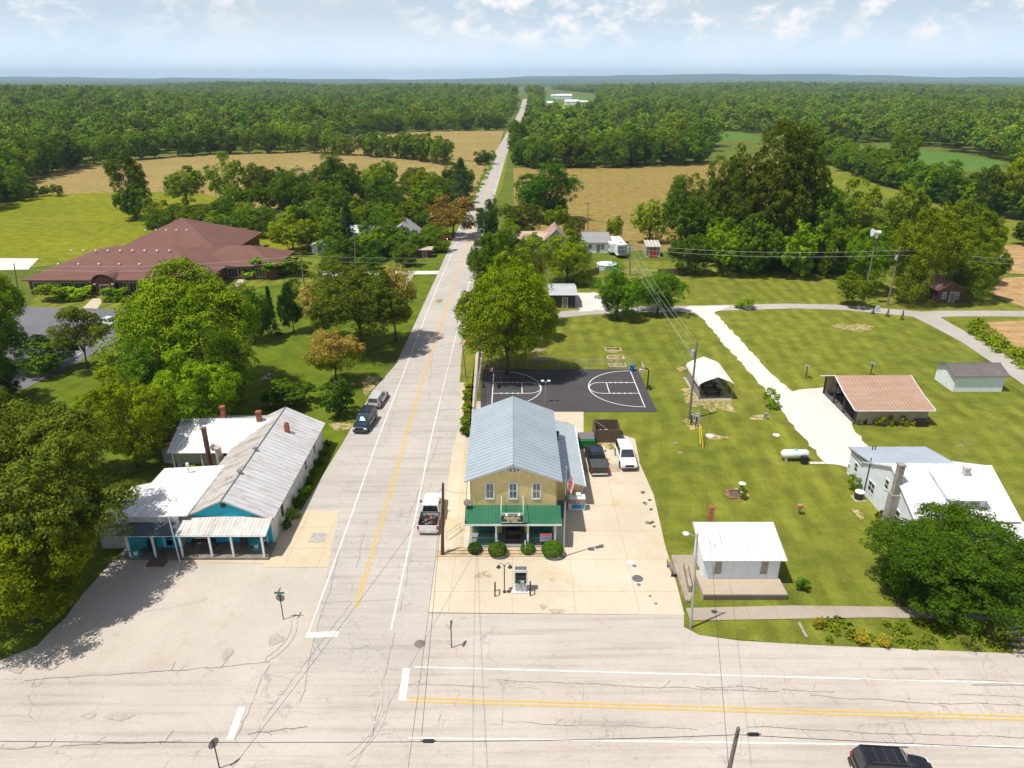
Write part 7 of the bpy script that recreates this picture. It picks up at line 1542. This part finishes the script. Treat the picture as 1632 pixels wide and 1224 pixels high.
# roadside flower strip
sheet('flower_bed', [(742, 610), (752, 610), (748, 690), (738, 690)], .075, M_lawn2)
rr = random.Random(12)
for k in range(11):
    y = 618 + k * 6.6; g_ = G(746 - (y - 618) * .05, y); col = [(1.2, 1.2, .8), (1.3, .9, .6), (.9, 1.1, .9)][k % 3]
    plant('shrub1' if k % 3 != 1 else 'gold0', g_.x + rr.uniform(-.2, .2), g_.y, 1.3 if k % 3 != 1 else .8, .9 if k % 3 != 1 else .6, ordn(k) + (' plant from the court end of the roadside strip, leafy and green' if k % 3 != 1 else ' plant from the court end of the roadside strip, orange-flowered'), 'flowering plant', 'flowering_plant', rr.uniform(0, 6), 'flowering plants in the strip' if k % 3 != 1 else 'orange flowers in the strip', (*(col if k % 3 != 1 else (.8, .35, .2)), 1))
g_ = G(744, 694); plant('shrub0', g_.x, g_.y, 1.9, 1.3, 'dark round shrub at the shop end of the roadside strip', 'shrub', 'shrub', 0, None, (.9, 1.2, .8, 1))
# rock pile and verge bits
mb = MB(); rr = random.Random(8)
for k in range(16): mb.sphere((rr.uniform(-1.5, 1.5), rr.uniform(-.5, .5), rr.uniform(0, .4)), rr.uniform(.18, .38), 6, 4, sq=.7)
tag(mb.build('rock_pile', paint('pale_rock', (.42, .34, .29), .9, var=.4, sc=4)), 'heap of pale rocks behind the dark shrub on the lawn', 'rocks', kind='stuff').location = G(548, 613)
mb = MB()
for k in range(10): mb.sphere((rr.uniform(-.6, .6), rr.uniform(-1.2, 1.2), rr.uniform(0, .3)), rr.uniform(.18, .3), 6, 4, sq=.7)
tag(mb.build('rock_pile', paint('pale_rock', (.42, .34, .29))), 'small heap of stones in the shade of the tall maple', 'rocks', kind='stuff').location = G(428, 602)
tag(MB().box(-.1, .1, -.8, .8, 0, .12).build('kerb_stone', M_pl), 'short pale kerb stone lying across the verge', 'kerb stone').location = G(1279, 1006) + V3((0, 0, .05))
for k in range(7):
    p = G(1612 + k * 4, 985 + k * 9); o = MB().box(-1.0, 1.0, -.15, .15, 0, .5 - k * .06).build('stair', M_pl)
    if k == 0: root = thing('garden_steps', 'weathered concrete steps at the right end of the verge', 'steps', p)
    o.name = 'step'; o.parent = root; o.location = p - root.location
# cafe porch things
def spool(px, py, lb):
    t = thing('cable_spool_table', lb, 'table', G(px, py, .28)); m_ = paint('spool_turquoise', (.06, .36, .40), .6); MB().cyl(0, 0, 0, .06, .5, 16).build('base', m_, t); MB().cyl(0, 0, .061, .66, .2, 10).build('drum', M_wt, t); MB().cyl(0, 0, .661, .72, .55, 16).build('tabletop', m_, t)
spool(217, 884, 'turquoise cable spool table at the dark end of the cafe porch'); spool(409, 873, 'turquoise cable spool table at the sunny end of the cafe porch')
M_chair = paint('pine_wood', (.42, .36, .22), .7)
def chair(px, py, rz, m_, lb, white=False):
    t = thing('porch_chair', lb, 'chair', G(px, py, .28), rz); MB().box(-.26, .26, -.25, .25, .42, .47).build('seat', m_, t); MB().box(-.26, .26, .22, .27, .55, 1.1).build('backrest', m_, t)
    for x in (-.22, .22):
        for y in (-.2, .22): MB().box(x - .025, x + .025, y - .025, y + .025, 0, .42 if y < 0 else .55).build('leg', m_, t)
chair(223, 872, R(10), M_chair, 'pine chair on the cafe porch next to the dark-end spool table'); chair(249, 868, R(-20), M_chair, 'pine chair on the cafe porch beside the black barrel'); chair(423, 866, R(-60), M_wt, 'white chair at the sunny end of the cafe porch')
o = MB().lathe([(.3, 0), (.33, .3), (.33, .7), (.3, 1.0), (.05, 1.02)], 14).build('barrel', paint('barrel_black', (.015, .02, .04), .3)); tag(o, 'black barrel on the cafe porch between the two pine chairs', 'barrel'); o.location = G(243, 876, .28)
t = thing('smoker_grill', 'dark upright grill under the sunny half of the cafe porch', 'grill', G(391, 872, .28)); MB().lathe([(.28, .5), (.32, .7), (.32, 1.1), (.2, 1.3)], 12).build('body', M_black, t)
for x, y in ((-.2, -.2), (.2, -.2), (0, .22)): MB().cyl(x, y, 0, .5, .025, 5).build('leg', M_black, t)
t = thing('porch_table', 'long black-legged table against the cafe wall', 'table', G(326, 872, .28)); MB().box(-1.1, 1.1, -.3, .3, .70, .75).build('tabletop', M_plast, t)
for x in (-1, 1):
    for y in (-.25, .25): MB().box(x - .03, x + .03, y - .03, y + .03, 0, .70).build('leg', M_black, t)
t = thing('bike_rack', 'black hooped bicycle rack beside the cafe steps', 'bike rack', G(259, 888, .28)); 
for k in range(3): MB().tube([(.2 * k, -.25, 0), (.2 * k, -.25, .7), (.2 * k, .25, .7), (.2 * k, .25, 0)], .025, 6).build('hoop', M_black, t)
b_ = G(287, 896); q = WY(268, 822, b_.y + .6); tag(MB().tube([(0, 0, 0), tuple(q - b_)], .055, 8).build('white_pole', M_wt), 'leaning white pole in front of the cafe porch steps', 'pole').location = b_
rr = random.Random(14)
for k in range(9):
    y = 57.5 + k * 2.1; plant(['shrub0', 'shrub1'][k % 2], -21.7, y, rr.uniform(.9, 1.6), rr.uniform(.7, 1.6), ordn(k) + ' shrub from the porch along the white side wall of the cafe', 'shrub', 'shrub', rr.uniform(0, 6), 'shrubs along the cafe side wall', (.9, 1.1, .8, 1))
# street rail near the shop pole
t = thing('hand_railing', 'low metal hand railing on the kerb behind the brown utility pole', 'railing', G(712, 862)); MB().tube([(0, 0, 0), (0, 0, .9), (1.2, 1.6, .9), (1.2, 1.6, 0)], .03, 6).tube([(0, 0, .5), (1.2, 1.6, .5)], .02, 5).build('rail', M_galv, t)
# ------------------------------------------------------------------ haze: one closed box of thin air
mb = MB(); mb.box(-16500, 16500, -1200, 16500, -5.0, 190.0)
hm = bpy.data.materials.new('haze_air'); hm.use_nodes = True; hn = hm.node_tree.nodes; hn.clear()
ho = hn.new('ShaderNodeOutputMaterial'); pv = hn.new('ShaderNodeVolumePrincipled')
pv.inputs['Color'].default_value = (0.58, 0.79, 1.0, 1); pv.inputs['Density'].default_value = 0.000085; pv.inputs['Anisotropy'].default_value = 0.0
hm.node_tree.links.new(pv.outputs[0], ho.inputs['Volume'])
tag(mb.build('haze', hm), 'thin summer haze filling the air over the land', 'haze', kind='stuff')
